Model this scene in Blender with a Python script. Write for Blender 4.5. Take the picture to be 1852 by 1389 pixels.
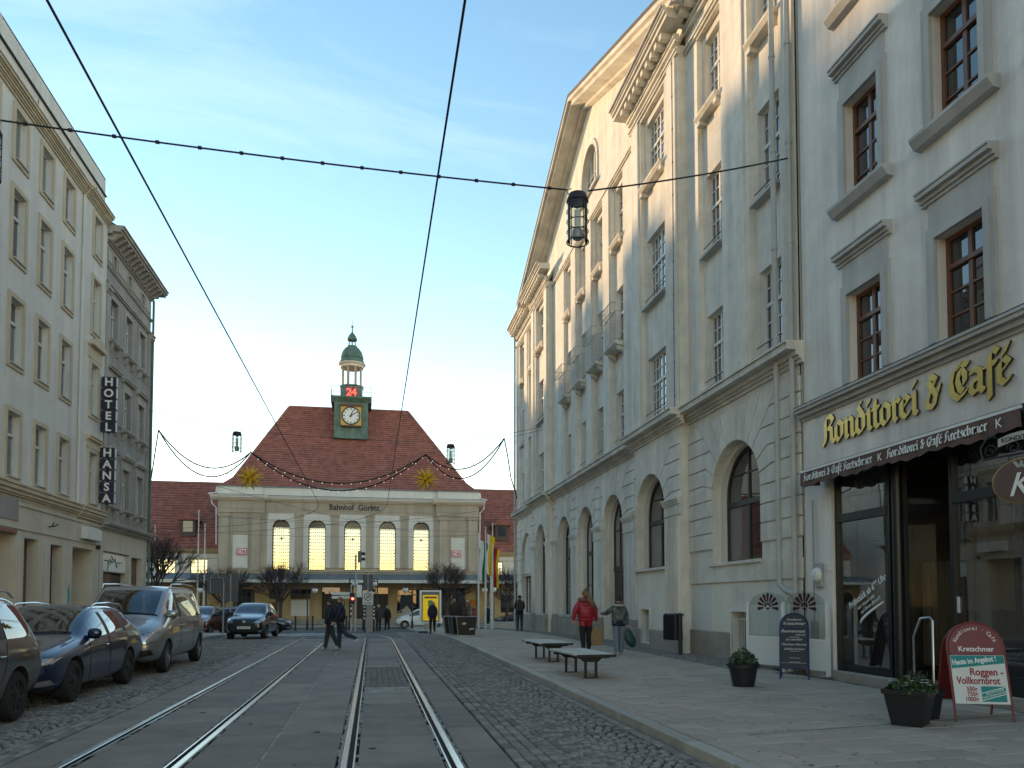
import bpy, bmesh, math, random
from mathutils import Vector, Matrix
from mathutils.bvhtree import BVHTree
random.seed(7)
R = math.radians
for o in list(bpy.data.objects):
    bpy.data.objects.remove(o)
S = bpy.context.scene
C = S.collection

# ---------------------------------------------------------------- camera
FPX = 1400.0
YAW = math.atan(253 / FPX)
cam_d = bpy.data.cameras.new('camera')
cam = bpy.data.objects.new('camera', cam_d)
C.objects.link(cam)
cam.location = (0, 0, 1.51)
cam.rotation_euler = (R(92.5), 0, -YAW)
cam_d.sensor_width = 36
cam_d.lens = 36 * FPX / 1852
cam_d.shift_y = (1088 - FPX * math.tan(R(2.5)) - 694.5) / 1852
cam_d.clip_end = 6000
S.camera = cam

# ---------------------------------------------------------------- sky, sun, exposure
SUN_AZ = -27      # degrees from +Y, negative = towards -X
SUN_EL = 7.5
W = bpy.data.worlds.new('World')
S.world = W
W.use_nodes = True
wn = W.node_tree
for n in list(wn.nodes):
    wn.nodes.remove(n)
def wnode(t, **k):
    n = wn.nodes.new(t)
    for a, b in k.items():
        setattr(n, a, b)
    return n
sky = wnode('ShaderNodeTexSky', sky_type='NISHITA')
sky.sun_disc = False
sky.sun_elevation = R(SUN_EL)
sky.sun_rotation = R(SUN_AZ)
sky.air_density = 1.0
sky.dust_density = 0.0
sky.ozone_density = 1.2
# thin cirrus and a bank of cumulus low over the horizon
tc = wnode('ShaderNodeTexCoord')
mp = wnode('ShaderNodeMapping')
mp.inputs['Scale'].default_value = (1.0, 1.0, 3.2)
wn.links.new(tc.outputs['Generated'], mp.inputs['Vector'])
n1 = wnode('ShaderNodeTexNoise')
n1.inputs['Scale'].default_value = 1.7
n1.inputs['Detail'].default_value = 7
n1.inputs['Roughness'].default_value = 0.62
n1.inputs['Distortion'].default_value = 0.9
wn.links.new(mp.outputs[0], n1.inputs['Vector'])
r1 = wnode('ShaderNodeMapRange')
r1.inputs['From Min'].default_value = 0.52
r1.inputs['From Max'].default_value = 0.86
r1.inputs['To Max'].default_value = 0.14
wn.links.new(n1.outputs['Fac'], r1.inputs['Value'])
sep = wnode('ShaderNodeSeparateXYZ')
wn.links.new(tc.outputs['Generated'], sep.inputs[0])
n2 = wnode('ShaderNodeTexNoise')
n2.inputs['Scale'].default_value = 4.2
n2.inputs['Detail'].default_value = 8
n2.inputs['Roughness'].default_value = 0.55
mp2 = wnode('ShaderNodeMapping')
mp2.inputs['Scale'].default_value = (1, 1, 2.2)
mp2.inputs['Location'].default_value = (3.1, 1.7, 0.4)
wn.links.new(tc.outputs['Generated'], mp2.inputs['Vector'])
wn.links.new(mp2.outputs[0], n2.inputs['Vector'])
# cumulus only near the horizon
hz = wnode('ShaderNodeMapRange')
hz.inputs['From Min'].default_value = 0.02
hz.inputs['From Max'].default_value = 0.22
hz.inputs['To Min'].default_value = 0.12
hz.inputs['To Max'].default_value = -0.22
wn.links.new(sep.outputs['Z'], hz.inputs['Value'])
ad = wnode('ShaderNodeMath', operation='ADD')
wn.links.new(n2.outputs['Fac'], ad.inputs[0])
wn.links.new(hz.outputs[0], ad.inputs[1])
r2 = wnode('ShaderNodeMapRange')
r2.inputs['From Min'].default_value = 0.54
r2.inputs['From Max'].default_value = 0.78
wn.links.new(ad.outputs[0], r2.inputs['Value'])
mx = wnode('ShaderNodeMath', operation='MAXIMUM')
wn.links.new(r1.outputs[0], mx.inputs[0])
wn.links.new(r2.outputs[0], mx.inputs[1])
cl = wnode('ShaderNodeMix', data_type='RGBA')
wn.links.new(mx.outputs[0], cl.inputs['Factor'])
hs = wnode('ShaderNodeHueSaturation')
hs.inputs['Saturation'].default_value = 1.30
hs.inputs['Value'].default_value = 1.0
wn.links.new(sky.outputs[0], hs.inputs['Color'])
tintn = wnode('ShaderNodeMix', data_type='RGBA', blend_type='MULTIPLY')
tintn.inputs['Factor'].default_value = 1.0
tintn.inputs['B'].default_value = (1.29, 0.965, 0.825, 1)
wn.links.new(hs.outputs[0], tintn.inputs['A'])
wn.links.new(tintn.outputs['Result'], cl.inputs['A'])
cl.inputs['B'].default_value = (5.6, 5.2, 4.4, 1)
bg = wnode('ShaderNodeBackground')
bg.inputs['Strength'].default_value = 0.15
wn.links.new(cl.outputs['Result'], bg.inputs['Color'])
ow = wnode('ShaderNodeOutputWorld')
wn.links.new(bg.outputs[0], ow.inputs['Surface'])

sl = bpy.data.lights.new('sun', 'SUN')
sl.energy = 2.0
sl.angle = R(0.6)
sl.color = (1.0, 0.67, 0.36)
so = bpy.data.objects.new('sun', sl)
C.objects.link(so)
sd = Vector((math.sin(R(SUN_AZ)) * math.cos(R(SUN_EL)), math.cos(R(SUN_AZ)) * math.cos(R(SUN_EL)), math.sin(R(SUN_EL))))
so.rotation_euler = (-sd).to_track_quat('-Z', 'Y').to_euler()
so.location = sd * 200

S.render.engine = 'CYCLES'
S.view_settings.view_transform = 'Standard'
S.view_settings.look = 'None'
S.view_settings.gamma = 1
S.view_settings.use_curve_mapping = False
S.view_settings.exposure = 1.8
S.cycles.max_bounces = 6
S.cycles.transparent_max_bounces = 24

# ---------------------------------------------------------------- helpers
def ccw(p):
    a = sum(p[i-1][0]*p[i][1]-p[i][0]*p[i-1][1] for i in range(len(p)))
    return list(p) if a > 0 else list(p)[::-1]
class MB:
    """collects geometry, links it as one mesh object"""
    def __init__(s):
        s.v = []; s.f = []; s.m = []; s.mi = 0
    def add(s, vs, fs):
        n = len(s.v)
        s.v += [tuple(p) for p in vs]
        s.f += [tuple(i + n for i in f) for f in fs]
        s.m += [s.mi] * len(fs)
        return s
    def box(s, x0, x1, y0, y1, z0, z1):
        if x0 > x1: x0, x1 = x1, x0
        if y0 > y1: y0, y1 = y1, y0
        if z0 > z1: z0, z1 = z1, z0
        return s.add([(x0,y0,z0),(x1,y0,z0),(x1,y1,z0),(x0,y1,z0),(x0,y0,z1),(x1,y0,z1),(x1,y1,z1),(x0,y1,z1)],
                     [(0,3,2,1),(4,5,6,7),(0,1,5,4),(1,2,6,5),(2,3,7,6),(3,0,4,7)])
    def cbox(s, x0, x1, y0, y1, z0, z1, b=0.01):
        """box with chamfered upright and top edges"""
        a = [(x0+b,y0),(x1-b,y0),(x1,y0+b),(x1,y1-b),(x1-b,y1),(x0+b,y1),(x0,y1-b),(x0,y0+b)]
        i = [(x0+b,y0+b),(x1-b,y0+b),(x1-b,y0+b),(x1-b,y1-b),(x1-b,y1-b),(x0+b,y1-b),(x0+b,y1-b),(x0+b,y0+b)]
        vs = [(p[0],p[1],z0) for p in a] + [(p[0],p[1],z1-b) for p in a] + [(x0+b,y0+b,z1),(x1-b,y0+b,z1),(x1-b,y1-b,z1),(x0+b,y1-b,z1)]
        fs = [tuple(range(7,-1,-1))]
        for k in range(8):
            fs.append((k,(k+1)%8,8+(k+1)%8,8+k))
        t = [16,17,17,18,18,19,19,16]
        for k in range(8):
            A, B = t[k], t[(k+1)%8]
            fs.append((8+k,8+(k+1)%8,B,A) if A != B else (8+k,8+(k+1)%8,A))
        fs.append((16,17,18,19))
        return s.add(vs, fs)
    def prism_x(s, prof, x0, x1):
        """profile of (y,z), counter-clockwise seen from +x, run along x"""
        prof = ccw(prof)
        n = len(prof)
        vs = [(x0,y,z) for y,z in prof] + [(x1,y,z) for y,z in prof]
        fs = [(k,n+k,n+(k+1)%n,(k+1)%n)[::-1] for k in range(n)]
        fs += [tuple(range(n))[::-1], tuple(range(n,2*n))]
        return s.add(vs, fs)
    def prism_y(s, poly, y0, y1):
        """polygon of (x,z), counter-clockwise seen from -y, y0<y1"""
        poly = ccw(poly)
        n = len(poly)
        vs = [(x,y0,z) for x,z in poly] + [(x,y1,z) for x,z in poly]
        fs = [tuple(range(n)), tuple(range(n,2*n))[::-1]] + [(k,n+k,n+(k+1)%n,(k+1)%n) for k in range(n)]
        return s.add(vs, fs)
    def prism_z(s, poly, z0, z1):
        poly = ccw(poly)
        n = len(poly)
        vs = [(x,y,z0) for x,y in poly] + [(x,y,z1) for x,y in poly]
        fs = [tuple(range(n))[::-1], tuple(range(n,2*n))] + [(k,(k+1)%n,n+(k+1)%n,n+k) for k in range(n)]
        return s.add(vs, fs)
    def tube(s, pts, r, n=8, cap=True, ry=None):
        pts = [Vector(p) for p in pts]
        rs = r if isinstance(r, (list, tuple)) else [r] * len(pts)
        vs = []; fs = []
        up = None
        for i, p in enumerate(pts):
            t = (pts[min(i+1,len(pts)-1)] - pts[max(i-1,0)])
            if t.length < 1e-9: t = Vector((0,0,1))
            t.normalize()
            if up is None:
                up = Vector((0,0,1)) if abs(t.z) < 0.9 else Vector((1,0,0))
            a = t.cross(up)
            if a.length < 1e-6: a = t.cross(Vector((0,1,0)))
            a.normalize()
            b = a.cross(t).normalized(); up = b
            for k in range(n):
                w = 2*math.pi*k/n
                vs.append(p + a*(rs[i]*math.cos(w)) + b*(rs[i]*math.sin(w)))
        for i in range(len(pts)-1):
            for k in range(n):
                k2 = (k+1) % n
                fs.append((i*n+k,(i+1)*n+k,(i+1)*n+k2,i*n+k2))
        if cap:
            fs.append(tuple(range(n))); fs.append(tuple(range((len(pts)-1)*n,len(pts)*n))[::-1])
        return s.add(vs, fs)
    def lathe(s, prof, c=(0,0,0), n=16, a0=0.0):
        """prof of (r,z) from the bottom up"""
        vs = []; fs = []
        for r, z in prof:
            for k in range(n):
                w = a0 + 2*math.pi*k/n
                vs.append((c[0]+r*math.cos(w), c[1]+r*math.sin(w), c[2]+z))
        for i in range(len(prof)-1):
            for k in range(n):
                k2 = (k+1) % n
                fs.append((i*n+k,i*n+k2,(i+1)*n+k2,(i+1)*n+k))
        fs.append(tuple(range(n))[::-1]); m = (len(prof)-1)*n
        fs.append(tuple(range(m, m+n)))
        return s.add(vs, fs)
    def disc_y(s, cx, cz, r, y0, y1, n=24):
        return s.prism_y([(cx+r*math.cos(2*math.pi*k/n), cz+r*math.sin(2*math.pi*k/n)) for k in range(n)], y0, y1)
    def ring_y(s, cx, cz, r0, r1, y0, y1, n=32, a0=0, a1=2*math.pi):
        full = abs(a1-a0) > 6.28
        for k in range(n):
            p, q = a0+(a1-a0)*k/n, a0+(a1-a0)*(k+1)/n
            s.prism_y([(cx+r0*math.cos(p),cz+r0*math.sin(p)),(cx+r1*math.cos(p),cz+r1*math.sin(p)),
                       (cx+r1*math.cos(q),cz+r1*math.sin(q)),(cx+r0*math.cos(q),cz+r0*math.sin(q))], y0, y1)
        return s
    def xf(s, M):
        s.v = [tuple(M @ Vector(p)) for p in s.v]; return s
    def mesh(s, name, mat, smooth=False):
        me = bpy.data.meshes.new(name)
        me.from_pydata(s.v, [], s.f)
        for m in (mat if isinstance(mat, (list, tuple)) else [mat]):
            me.materials.append(m)
        if isinstance(mat, (list, tuple)) and len(mat) > 1:
            me.polygons.foreach_set('material_index', s.m)
        if smooth:
            me.polygons.foreach_set('use_smooth', [True]*len(me.polygons))
            if smooth != 'all':
                try: me.set_sharp_from_angle(angle=R(38))
                except Exception: pass
        me.update()
        return me
    def build(s, name, mat, parent=None, smooth=False, loc=(0,0,0), rot=(0,0,0)):
        return link(name, s.mesh(name, mat, smooth), parent, loc, rot)

def link(name, me, parent=None, loc=(0,0,0), rot=(0,0,0), sc=None):
    o = bpy.data.objects.new(name, me)
    C.objects.link(o)
    o.location = loc; o.rotation_euler = rot
    if sc: o.scale = sc
    if parent: o.parent = parent
    return o
def tag(o, label=None, cat=None, group=None, kind=None):
    if label: o['label'] = label
    if cat: o['category'] = cat
    if group: o['group'] = group
    if kind: o['kind'] = kind
    return o
def thing(name, label, cat, loc=(0,0,0), rz=0.0, group=None):
    o = bpy.data.objects.new(name, None)
    C.objects.link(o)
    o.location = loc; o.rotation_euler = (0,0,rz)
    o.empty_display_size = 0.2
    return tag(o, label, cat, group)
def copy_tree(o, parent=None, label=None):
    c = o.copy(); C.objects.link(c); c.parent = parent
    if label: c['label'] = label
    for ch in o.children:
        copy_tree(ch, c)
    return c
def eval_mesh(o, name):
    # evaluated in a scratch scene so that the big one is not re-evaluated each time
    TS = bpy.data.scenes.new('scratch')
    for q in [o]+[m.object for m in o.modifiers if getattr(m, 'object', None)]:
        for c in list(q.users_collection): c.objects.unlink(q)
        TS.collection.objects.link(q)
    vl = TS.view_layers[0]; vl.update()
    dg = vl.depsgraph; dg.update()
    me = bpy.data.meshes.new_from_object(o.evaluated_get(dg))
    bpy.data.scenes.remove(TS)
    return me
def boxes(name, m, parent, lst):
    for q in lst:
        b_ = MB(); b_.box(*q); b_.build(name, MT[m], parent)
def inset(poly, d):
    """inward offset of a simple counter-clockwise polygon"""
    n = len(poly); out = []
    for i in range(n):
        p0, p1, p2 = poly[i-1], poly[i], poly[(i+1) % n]
        a = Vector((p1[0]-p0[0], p1[1]-p0[1])); b = Vector((p2[0]-p1[0], p2[1]-p1[1]))
        if a.length < 1e-6 or b.length < 1e-6:
            continue
        a.normalize(); b.normalize()
        na = Vector((-a.y, a.x)); nb = Vector((-b.y, b.x))
        m = na + nb
        k = max(0.35, 1 + na.dot(nb))
        out.append((p1[0]+m.x*d/k, p1[1]+m.y*d/k))
    return out
def text_mesh(txt, size, extrude=0.01, mat=None, align='LEFT', bold=0.0, shear=0.0, sx=1.0, spacing=1.0):
    cu = bpy.data.curves.new('txt', 'FONT')
    cu.body = txt; cu.size = size; cu.extrude = extrude; cu.align_x = align
    cu.offset = bold; cu.shear = shear; cu.resolution_u = 3; cu.space_character = spacing
    o = bpy.data.objects.new('txt', cu); C.objects.link(o)
    me = eval_mesh(o, 'lettering')
    bpy.data.objects.remove(o)
    if sx != 1.0:
        for v in me.vertices: v.co.x *= sx
    me.materials.clear()
    if mat: me.materials.append(mat)
    return me
def sstep(a, b, x):
    t = min(1, max(0, (x-a)/(b-a))); return t*t*(3-2*t)
def gz(y):
    """the street falls half a metre towards the station"""
    return -0.55*sstep(28, 62, y)
def pz(x, y):
    """surface of the right-hand pavement"""
    return gz(y) + 0.10 + 0.085*min(1, max(0, (x-3.2)/4.9))

# ---------------------------------------------------------------- materials
MT = {}
def mat(name, col, rough=0.8, metal=0.0, var=0.0, scale=3.0, bump=0.0, bscale=None, streak=0.0, spec=0.5, dirt=0.0, dirtcol=(0.06,0.055,0.05), tint=False, coat=0.0, rnd=0.0, emit=0.0):
    m = bpy.data.materials.new(name); m.use_nodes = True
    nt = m.node_tree; N = nt.nodes; L = nt.links
    b = N['Principled BSDF']
    b.inputs['Roughness'].default_value = rough
    b.inputs['Metallic'].default_value = metal
    b.inputs['Specular IOR Level'].default_value = spec
    if coat: b.inputs['Coat Weight'].default_value = coat; b.inputs['Coat Roughness'].default_value = 0.04
    c4 = (*col, 1)
    b.inputs['Base Color'].default_value = c4
    if emit:
        b.inputs['Emission Color'].default_value = c4; b.inputs['Emission Strength'].default_value = emit
    last = None
    def noise(sc, det=6, rgh=0.6, stretch=None):
        n = N.new('ShaderNodeTexNoise'); n.inputs['Scale'].default_value = sc
        n.inputs['Detail'].default_value = det; n.inputs['Roughness'].default_value = rgh
        t = N.new('ShaderNodeTexCoord')
        if stretch:
            mpn = N.new('ShaderNodeMapping'); mpn.inputs['Scale'].default_value = stretch
            L.new(t.outputs['Object'], mpn.inputs['Vector']); L.new(mpn.outputs[0], n.inputs['Vector'])
        else:
            L.new(t.outputs['Object'], n.inputs['Vector'])
        return n
    def scaled(src, factor_socket, lo, hi, f0=0.3, f1=0.7):
        mr = N.new('ShaderNodeMapRange')
        mr.inputs['From Min'].default_value = f0; mr.inputs['From Max'].default_value = f1
        mr.inputs['To Min'].default_value = lo; mr.inputs['To Max'].default_value = hi
        L.new(factor_socket, mr.inputs['Value'])
        vm = N.new('ShaderNodeVectorMath'); vm.operation = 'SCALE'
        if src is None: vm.inputs[0].default_value = col
        else: L.new(src, vm.inputs[0])
        L.new(mr.outputs[0], vm.inputs['Scale'])
        return vm.outputs[0]
    if var:
        last = scaled(last, noise(scale).outputs['Fac'], 1-var, 1+var)
    if streak:
        last = scaled(last, noise(1.0, 5, 0.65, (1.6,1.6,0.12)).outputs['Fac'], 1-streak, 1+streak*0.6)
    if dirt:
        n = noise(scale*0.35, 8, 0.7)
        mr = N.new('ShaderNodeMapRange'); mr.inputs['From Min'].default_value = 0.52; mr.inputs['From Max'].default_value = 0.8
        mr.inputs['To Max'].default_value = dirt; L.new(n.outputs['Fac'], mr.inputs['Value'])
        mi = N.new('ShaderNodeMix'); mi.data_type = 'RGBA'
        L.new(mr.outputs[0], mi.inputs['Factor'])
        if last is None: mi.inputs['A'].default_value = c4
        else: L.new(last, mi.inputs['A'])
        mi.inputs['B'].default_value = (*dirtcol, 1)
        last = mi.outputs['Result']
    if tint:
        at = N.new('ShaderNodeAttribute'); at.attribute_name = 'tint'
        last = scaled(last, at.outputs['Fac'], 0.62, 1.45, 0.0, 1.0)
    if rnd:
        oi = N.new('ShaderNodeObjectInfo')
        last = scaled(last, oi.outputs['Random'], 1-rnd, 1+rnd, 0.0, 1.0)
    if last is not None:
        L.new(last, b.inputs['Base Color'])
    if bump:
        n = noise(bscale or scale*6, 8, 0.7)
        bp = N.new('ShaderNodeBump'); bp.inputs['Strength'].default_value = bump; bp.inputs['Distance'].default_value = 0.02
        L.new(n.outputs['Fac'], bp.inputs['Height']); L.new(bp.outputs[0], b.inputs['Normal'])
    MT[name] = m
    return m
def glassmat(name, col, ior=1.5, trans=0.0, rough=0.02, bump=0.0):
    """window glass: fresnel reflection over a dark or see-through body"""
    m = bpy.data.materials.new(name); m.use_nodes = True
    nt = m.node_tree; N = nt.nodes; L = nt.links
    for n in list(N): N.remove(n)
    out = N.new('ShaderNodeOutputMaterial'); mixs = N.new('ShaderNodeMixShader')
    gl = N.new('ShaderNodeBsdfGlossy'); gl.inputs['Roughness'].default_value = rough
    gl.inputs['Color'].default_value = (0.95,0.97,1,1)
    fr = N.new('ShaderNodeFresnel'); fr.inputs['IOR'].default_value = ior
    ge = N.new('ShaderNodeNewGeometry')
    # use the front-facing normal so both faces of the pane behave the same
    body = N.new('ShaderNodeBsdfDiffuse'); body.inputs['Color'].default_value = (*col,1)
    last = body.outputs[0]
    if trans:
        tr = N.new('ShaderNodeBsdfTransparent'); tr.inputs['Color'].default_value = (0.86,0.9,0.88,1)
        mx_ = N.new('ShaderNodeMixShader'); mx_.inputs[0].default_value = trans
        L.new(last, mx_.inputs[1]); L.new(tr.outputs[0], mx_.inputs[2]); last = mx_.outputs[0]
    # boost reflection a little: two surfaces of the pane
    ma = N.new('ShaderNodeMath'); ma.operation = 'MULTIPLY'; ma.inputs[1].default_value = 3.2 if name == 'glass_shop' else 1.8; ma.use_clamp = True
    L.new(fr.outputs[0], ma.inputs[0])
    L.new(ma.outputs[0], mixs.inputs[0]); L.new(last, mixs.inputs[1]); L.new(gl.outputs[0], mixs.inputs[2])
    if bump:
        t = N.new('ShaderNodeTexCoord'); n = N.new('ShaderNodeTexNoise'); n.inputs['Scale'].default_value = 1.3
        L.new(t.outputs['Object'], n.inputs['Vector'])
        bp = N.new('ShaderNodeBump'); bp.inputs['Strength'].default_value = bump; bp.inputs['Distance'].default_value = 0.02
        L.new(n.outputs['Fac'], bp.inputs['Height']); L.new(bp.outputs[0], gl.inputs['Normal'])
    L.new(mixs.outputs[0], out.inputs['Surface'])
    MT[name] = m
    return m

mat('plaster_bank', (0.73,0.68,0.59), 0.9, var=0.11, scale=2.2, bump=0.55, bscale=7, streak=0.23, dirt=0.45, dirtcol=(0.48,0.43,0.35))
mat('plaster_bank_trim', (0.69,0.645,0.56), 0.88, var=0.08, scale=1.2, bump=0.25, bscale=14, streak=0.26, dirt=0.5, dirtcol=(0.33,0.29,0.24))
mat('plinth_stone', (0.33,0.30,0.25), 0.9, var=0.16, scale=1.5, bump=0.35, bscale=18, dirt=0.5, dirtcol=(0.13,0.115,0.095))
mat('plaster_cafe', (0.77,0.72,0.655), 0.9, var=0.08, scale=1.8, bump=0.5, bscale=10, streak=0.26, dirt=0.35, dirtcol=(0.45,0.43,0.40))
mat('cafe_trim', (0.50,0.485,0.455), 0.85, var=0.08, scale=1.5, bump=0.15, streak=0.2, dirt=0.3, dirtcol=(0.28,0.27,0.25))
mat('plaster_left', (0.68,0.66,0.60), 0.92, var=0.08, scale=0.9, bump=0.5, bscale=7, streak=0.12, dirt=0.35, dirtcol=(0.46,0.43,0.36))
mat('left_trim', (0.56,0.475,0.34), 0.88, var=0.1, scale=1.5, bump=0.3, streak=0.15)
mat('left_shop', (0.58,0.52,0.42), 0.92, var=0.1, scale=0.8, bump=0.4, bscale=9, streak=0.12, dirt=0.5, dirtcol=(0.28,0.24,0.18))
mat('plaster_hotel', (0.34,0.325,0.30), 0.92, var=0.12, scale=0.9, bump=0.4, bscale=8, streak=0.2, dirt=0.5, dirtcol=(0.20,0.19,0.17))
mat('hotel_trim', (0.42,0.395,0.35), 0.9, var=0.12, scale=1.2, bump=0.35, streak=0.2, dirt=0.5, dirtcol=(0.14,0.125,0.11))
mat('sandstone', (0.45,0.375,0.28), 0.9, var=0.12, scale=0.7, bump=0.2, bscale=6, streak=0.16, dirt=0.4, dirtcol=(0.31,0.25,0.18))
mat('station_white', (0.70,0.65,0.56), 0.85, var=0.05, scale=0.8, streak=0.08)
mat('station_yellow', (0.46,0.35,0.19), 0.9, var=0.1, scale=0.9, streak=0.1)
mat('roof_tile', (0.33,0.118,0.082), 0.85, var=0.32, scale=2.2, bump=0.3, bscale=9, streak=0.2, dirt=0.75, dirtcol=(0.15,0.08,0.058))
mat('copper_green', (0.10,0.165,0.13), 0.6, var=0.35, scale=2.0, streak=0.25, dirt=0.6, dirtcol=(0.055,0.07,0.055))
mat('lead_grey', (0.17,0.19,0.195), 0.55, var=0.12, scale=1.5, streak=0.1)
mat('roof_dark', (0.085,0.07,0.06), 0.85, var=0.2, scale=2)
mat('white_paint', (0.74,0.73,0.69), 0.5, var=0.04, scale=2)
mat('white_frame', (0.66,0.65,0.61), 0.5, var=0.06, scale=3)
mat('brown_frame', (0.165,0.065,0.03), 0.42, var=0.2, scale=5)
mat('dark_frame', (0.035,0.03,0.026), 0.5, var=0.15, scale=4)
mat('black_alu', (0.012,0.014,0.016), 0.35)
mat('dark_metal', (0.03,0.032,0.036), 0.5, metal=0.4, var=0.2, scale=6)
mat('zinc', (0.46,0.45,0.42), 0.6, metal=0.0, var=0.12, scale=2, streak=0.15)
mat('steel', (0.55,0.55,0.54), 0.28, metal=1.0, var=0.08, scale=5)
mat('rail_steel', (0.62,0.61,0.58), 0.24, metal=1.0, var=0.1, scale=4)
mat('rust', (0.022,0.016,0.012), 0.85, var=0.3, scale=9)
mat('galv', (0.38,0.385,0.385), 0.5, metal=0.5, var=0.1, scale=5)
mat('gold', (0.60,0.42,0.13), 0.3, metal=1.0, var=0.08, scale=9)
mat('gold_paint', (0.42,0.25,0.06), 0.45, metal=0.5, var=0.1, scale=6)
mat('star_yellow', (0.70,0.42,0.03), 0.55)
mat('red_letter', (0.30,0.012,0.03), 0.5)
mat('red_lit', (0.85,0.05,0.03), 0.4, emit=1.1)
mat('red_signal', (1.0,0.03,0.015), 0.4, emit=9.0)
mat('white_text', (0.82,0.81,0.77), 0.5)
mat('chalk', (0.70,0.70,0.68), 0.9)
mat('chalkboard', (0.012,0.016,0.022), 0.55)
mat('blue_frame', (0.012,0.022,0.12), 0.35)
mat('red_frame', (0.19,0.032,0.026), 0.4)
mat('red_panel', (0.20,0.012,0.014), 0.45)
mat('teal_print', (0.0,0.22,0.21), 0.5)
mat('poster_white', (0.66,0.66,0.63), 0.6)
mat('awning_cloth', (0.135,0.085,0.07), 0.9, var=0.12, scale=5, bump=0.15)
mat('pot_black', (0.012,0.014,0.016), 0.42, var=0.15, scale=4)
mat('soil', (0.03,0.022,0.016), 0.95)
mat('leaf_dark', (0.035,0.07,0.022), 0.55, var=0.3, scale=9, rnd=0.2)
mat('leaf_mid', (0.06,0.10,0.03), 0.55, var=0.3, scale=9)
mat('petal_white', (0.72,0.68,0.62), 0.6)
mat('bark', (0.062,0.05,0.042), 0.92, var=0.25, scale=5, bump=0.5)
mat('twig', (0.060,0.045,0.040), 0.9, var=0.3, scale=2)
mat('wood_bench', (0.56,0.535,0.47), 0.85, var=0.2, scale=4, bump=0.3, streak=0.1, rnd=0.18)
mat('plywood', (0.20,0.115,0.065), 0.85, var=0.28, scale=2.5, bump=0.2, streak=0.2, rnd=0.15)
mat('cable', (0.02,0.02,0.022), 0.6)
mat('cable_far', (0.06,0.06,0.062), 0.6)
mat('bulb', (0.9,0.82,0.62), 0.3, emit=0.3)
mat('clear_white', (0.78,0.77,0.72), 0.25)
mat('lamp_globe', (0.72,0.71,0.68), 0.25)
mat('concrete_panel', (0.215,0.178,0.142), 0.75, var=0.22, scale=1.7, bump=0.35, bscale=60, dirt=0.4, dirtcol=(0.10,0.085,0.068), rnd=0.17)
mat('asphalt', (0.12,0.108,0.095), 0.85, var=0.15, scale=1.2, bump=0.4, bscale=70)
mat('joint_dirt', (0.026,0.024,0.021), 0.95, var=0.3, scale=7)
mat('mortar', (0.30,0.28,0.25), 0.9, var=0.45, scale=14, bump=0.8, bscale=40)
mat('cobble', (0.205,0.186,0.162), 0.8, var=0.2, scale=11, bump=0.4, bscale=70, tint=True)
mat('slab', (0.40,0.332,0.262), 0.82, var=0.11, scale=2.2, bump=0.35, bscale=55, dirt=0.35, dirtcol=(0.26,0.22,0.175), tint=True)
mat('kerb', (0.39,0.355,0.30), 0.75, var=0.14, scale=4, bump=0.4, bscale=40, rnd=0.12)
mat('road_paint', (0.55,0.54,0.50), 0.8, var=0.2, scale=8)
mat('tyre', (0.012,0.012,0.012), 0.8, var=0.2, scale=10)
mat('rim', (0.30,0.30,0.31), 0.35, metal=0.9)
mat('rim_dark', (0.05,0.05,0.052), 0.45, metal=0.6)
mat('plastic_black', (0.014,0.014,0.015), 0.55)
mat('plate', (0.70,0.70,0.66), 0.5)
mat('chrome', (0.72,0.72,0.72), 0.15, metal=1.0)
mat('headlamp', (0.42,0.43,0.44), 0.12, metal=0.55, coat=1.0)
mat('headlamp_dark', (0.09,0.095,0.10), 0.12, metal=0.3, coat=1.0)
mat('taillamp', (0.22,0.008,0.008), 0.15, coat=1.0)
mat('paint_blue', (0.005,0.014,0.055), 0.3, metal=0.35, coat=1.0)
mat('paint_silver', (0.34,0.33,0.32), 0.33, metal=0.75, coat=1.0)
mat('paint_grey', (0.085,0.082,0.078), 0.33, metal=0.6, coat=1.0)
mat('paint_green', (0.012,0.022,0.028), 0.3, metal=0.4, coat=1.0)
mat('paint_dark', (0.022,0.020,0.026), 0.3, metal=0.4, coat=1.0)
mat('paint_red', (0.10,0.022,0.018), 0.3, metal=0.2, coat=1.0)
mat('paint_white', (0.72,0.72,0.70), 0.35, coat=1.0)
mat('skin', (0.50,0.30,0.21), 0.6)
mat('hair_blond', (0.20,0.125,0.06), 0.7, var=0.3, scale=14)
mat('hair_dark', (0.018,0.013,0.010), 0.6)
mat('hair_grey', (0.42,0.40,0.36), 0.7)
mat('fur', (0.20,0.13,0.075), 0.95, var=0.3, scale=25, bump=0.8, bscale=40)
mat('coat_red', (0.33,0.012,0.025), 0.42, var=0.15, scale=6, bump=0.5, bscale=13)
mat('coat_navy', (0.010,0.014,0.030), 0.75, var=0.2, scale=8, bump=0.3)
mat('coat_black', (0.012,0.012,0.013), 0.75, var=0.2, scale=8, bump=0.3)
mat('coat_grey', (0.045,0.043,0.045), 0.8, var=0.25, scale=8, bump=0.3)
mat('coat_beige', (0.36,0.32,0.26), 0.8, var=0.15, scale=8, bump=0.3)
mat('camo', (0.10,0.105,0.10), 0.7, var=0.95, scale=7, bump=0.4)
mat('jeans_light', (0.155,0.19,0.24), 0.85, var=0.2, scale=8)
mat('jeans_dark', (0.022,0.035,0.06), 0.85, var=0.2, scale=8)
mat('trousers_black', (0.012,0.012,0.014), 0.85)
mat('trousers_olive', (0.035,0.035,0.026), 0.85)
mat('shoe_white', (0.5,0.5,0.47), 0.7)
mat('shoe_dark', (0.02,0.018,0.016), 0.7)
mat('paper_bag', (0.30,0.185,0.09), 0.9, var=0.2, scale=12, bump=0.5, bscale=16)
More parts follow.
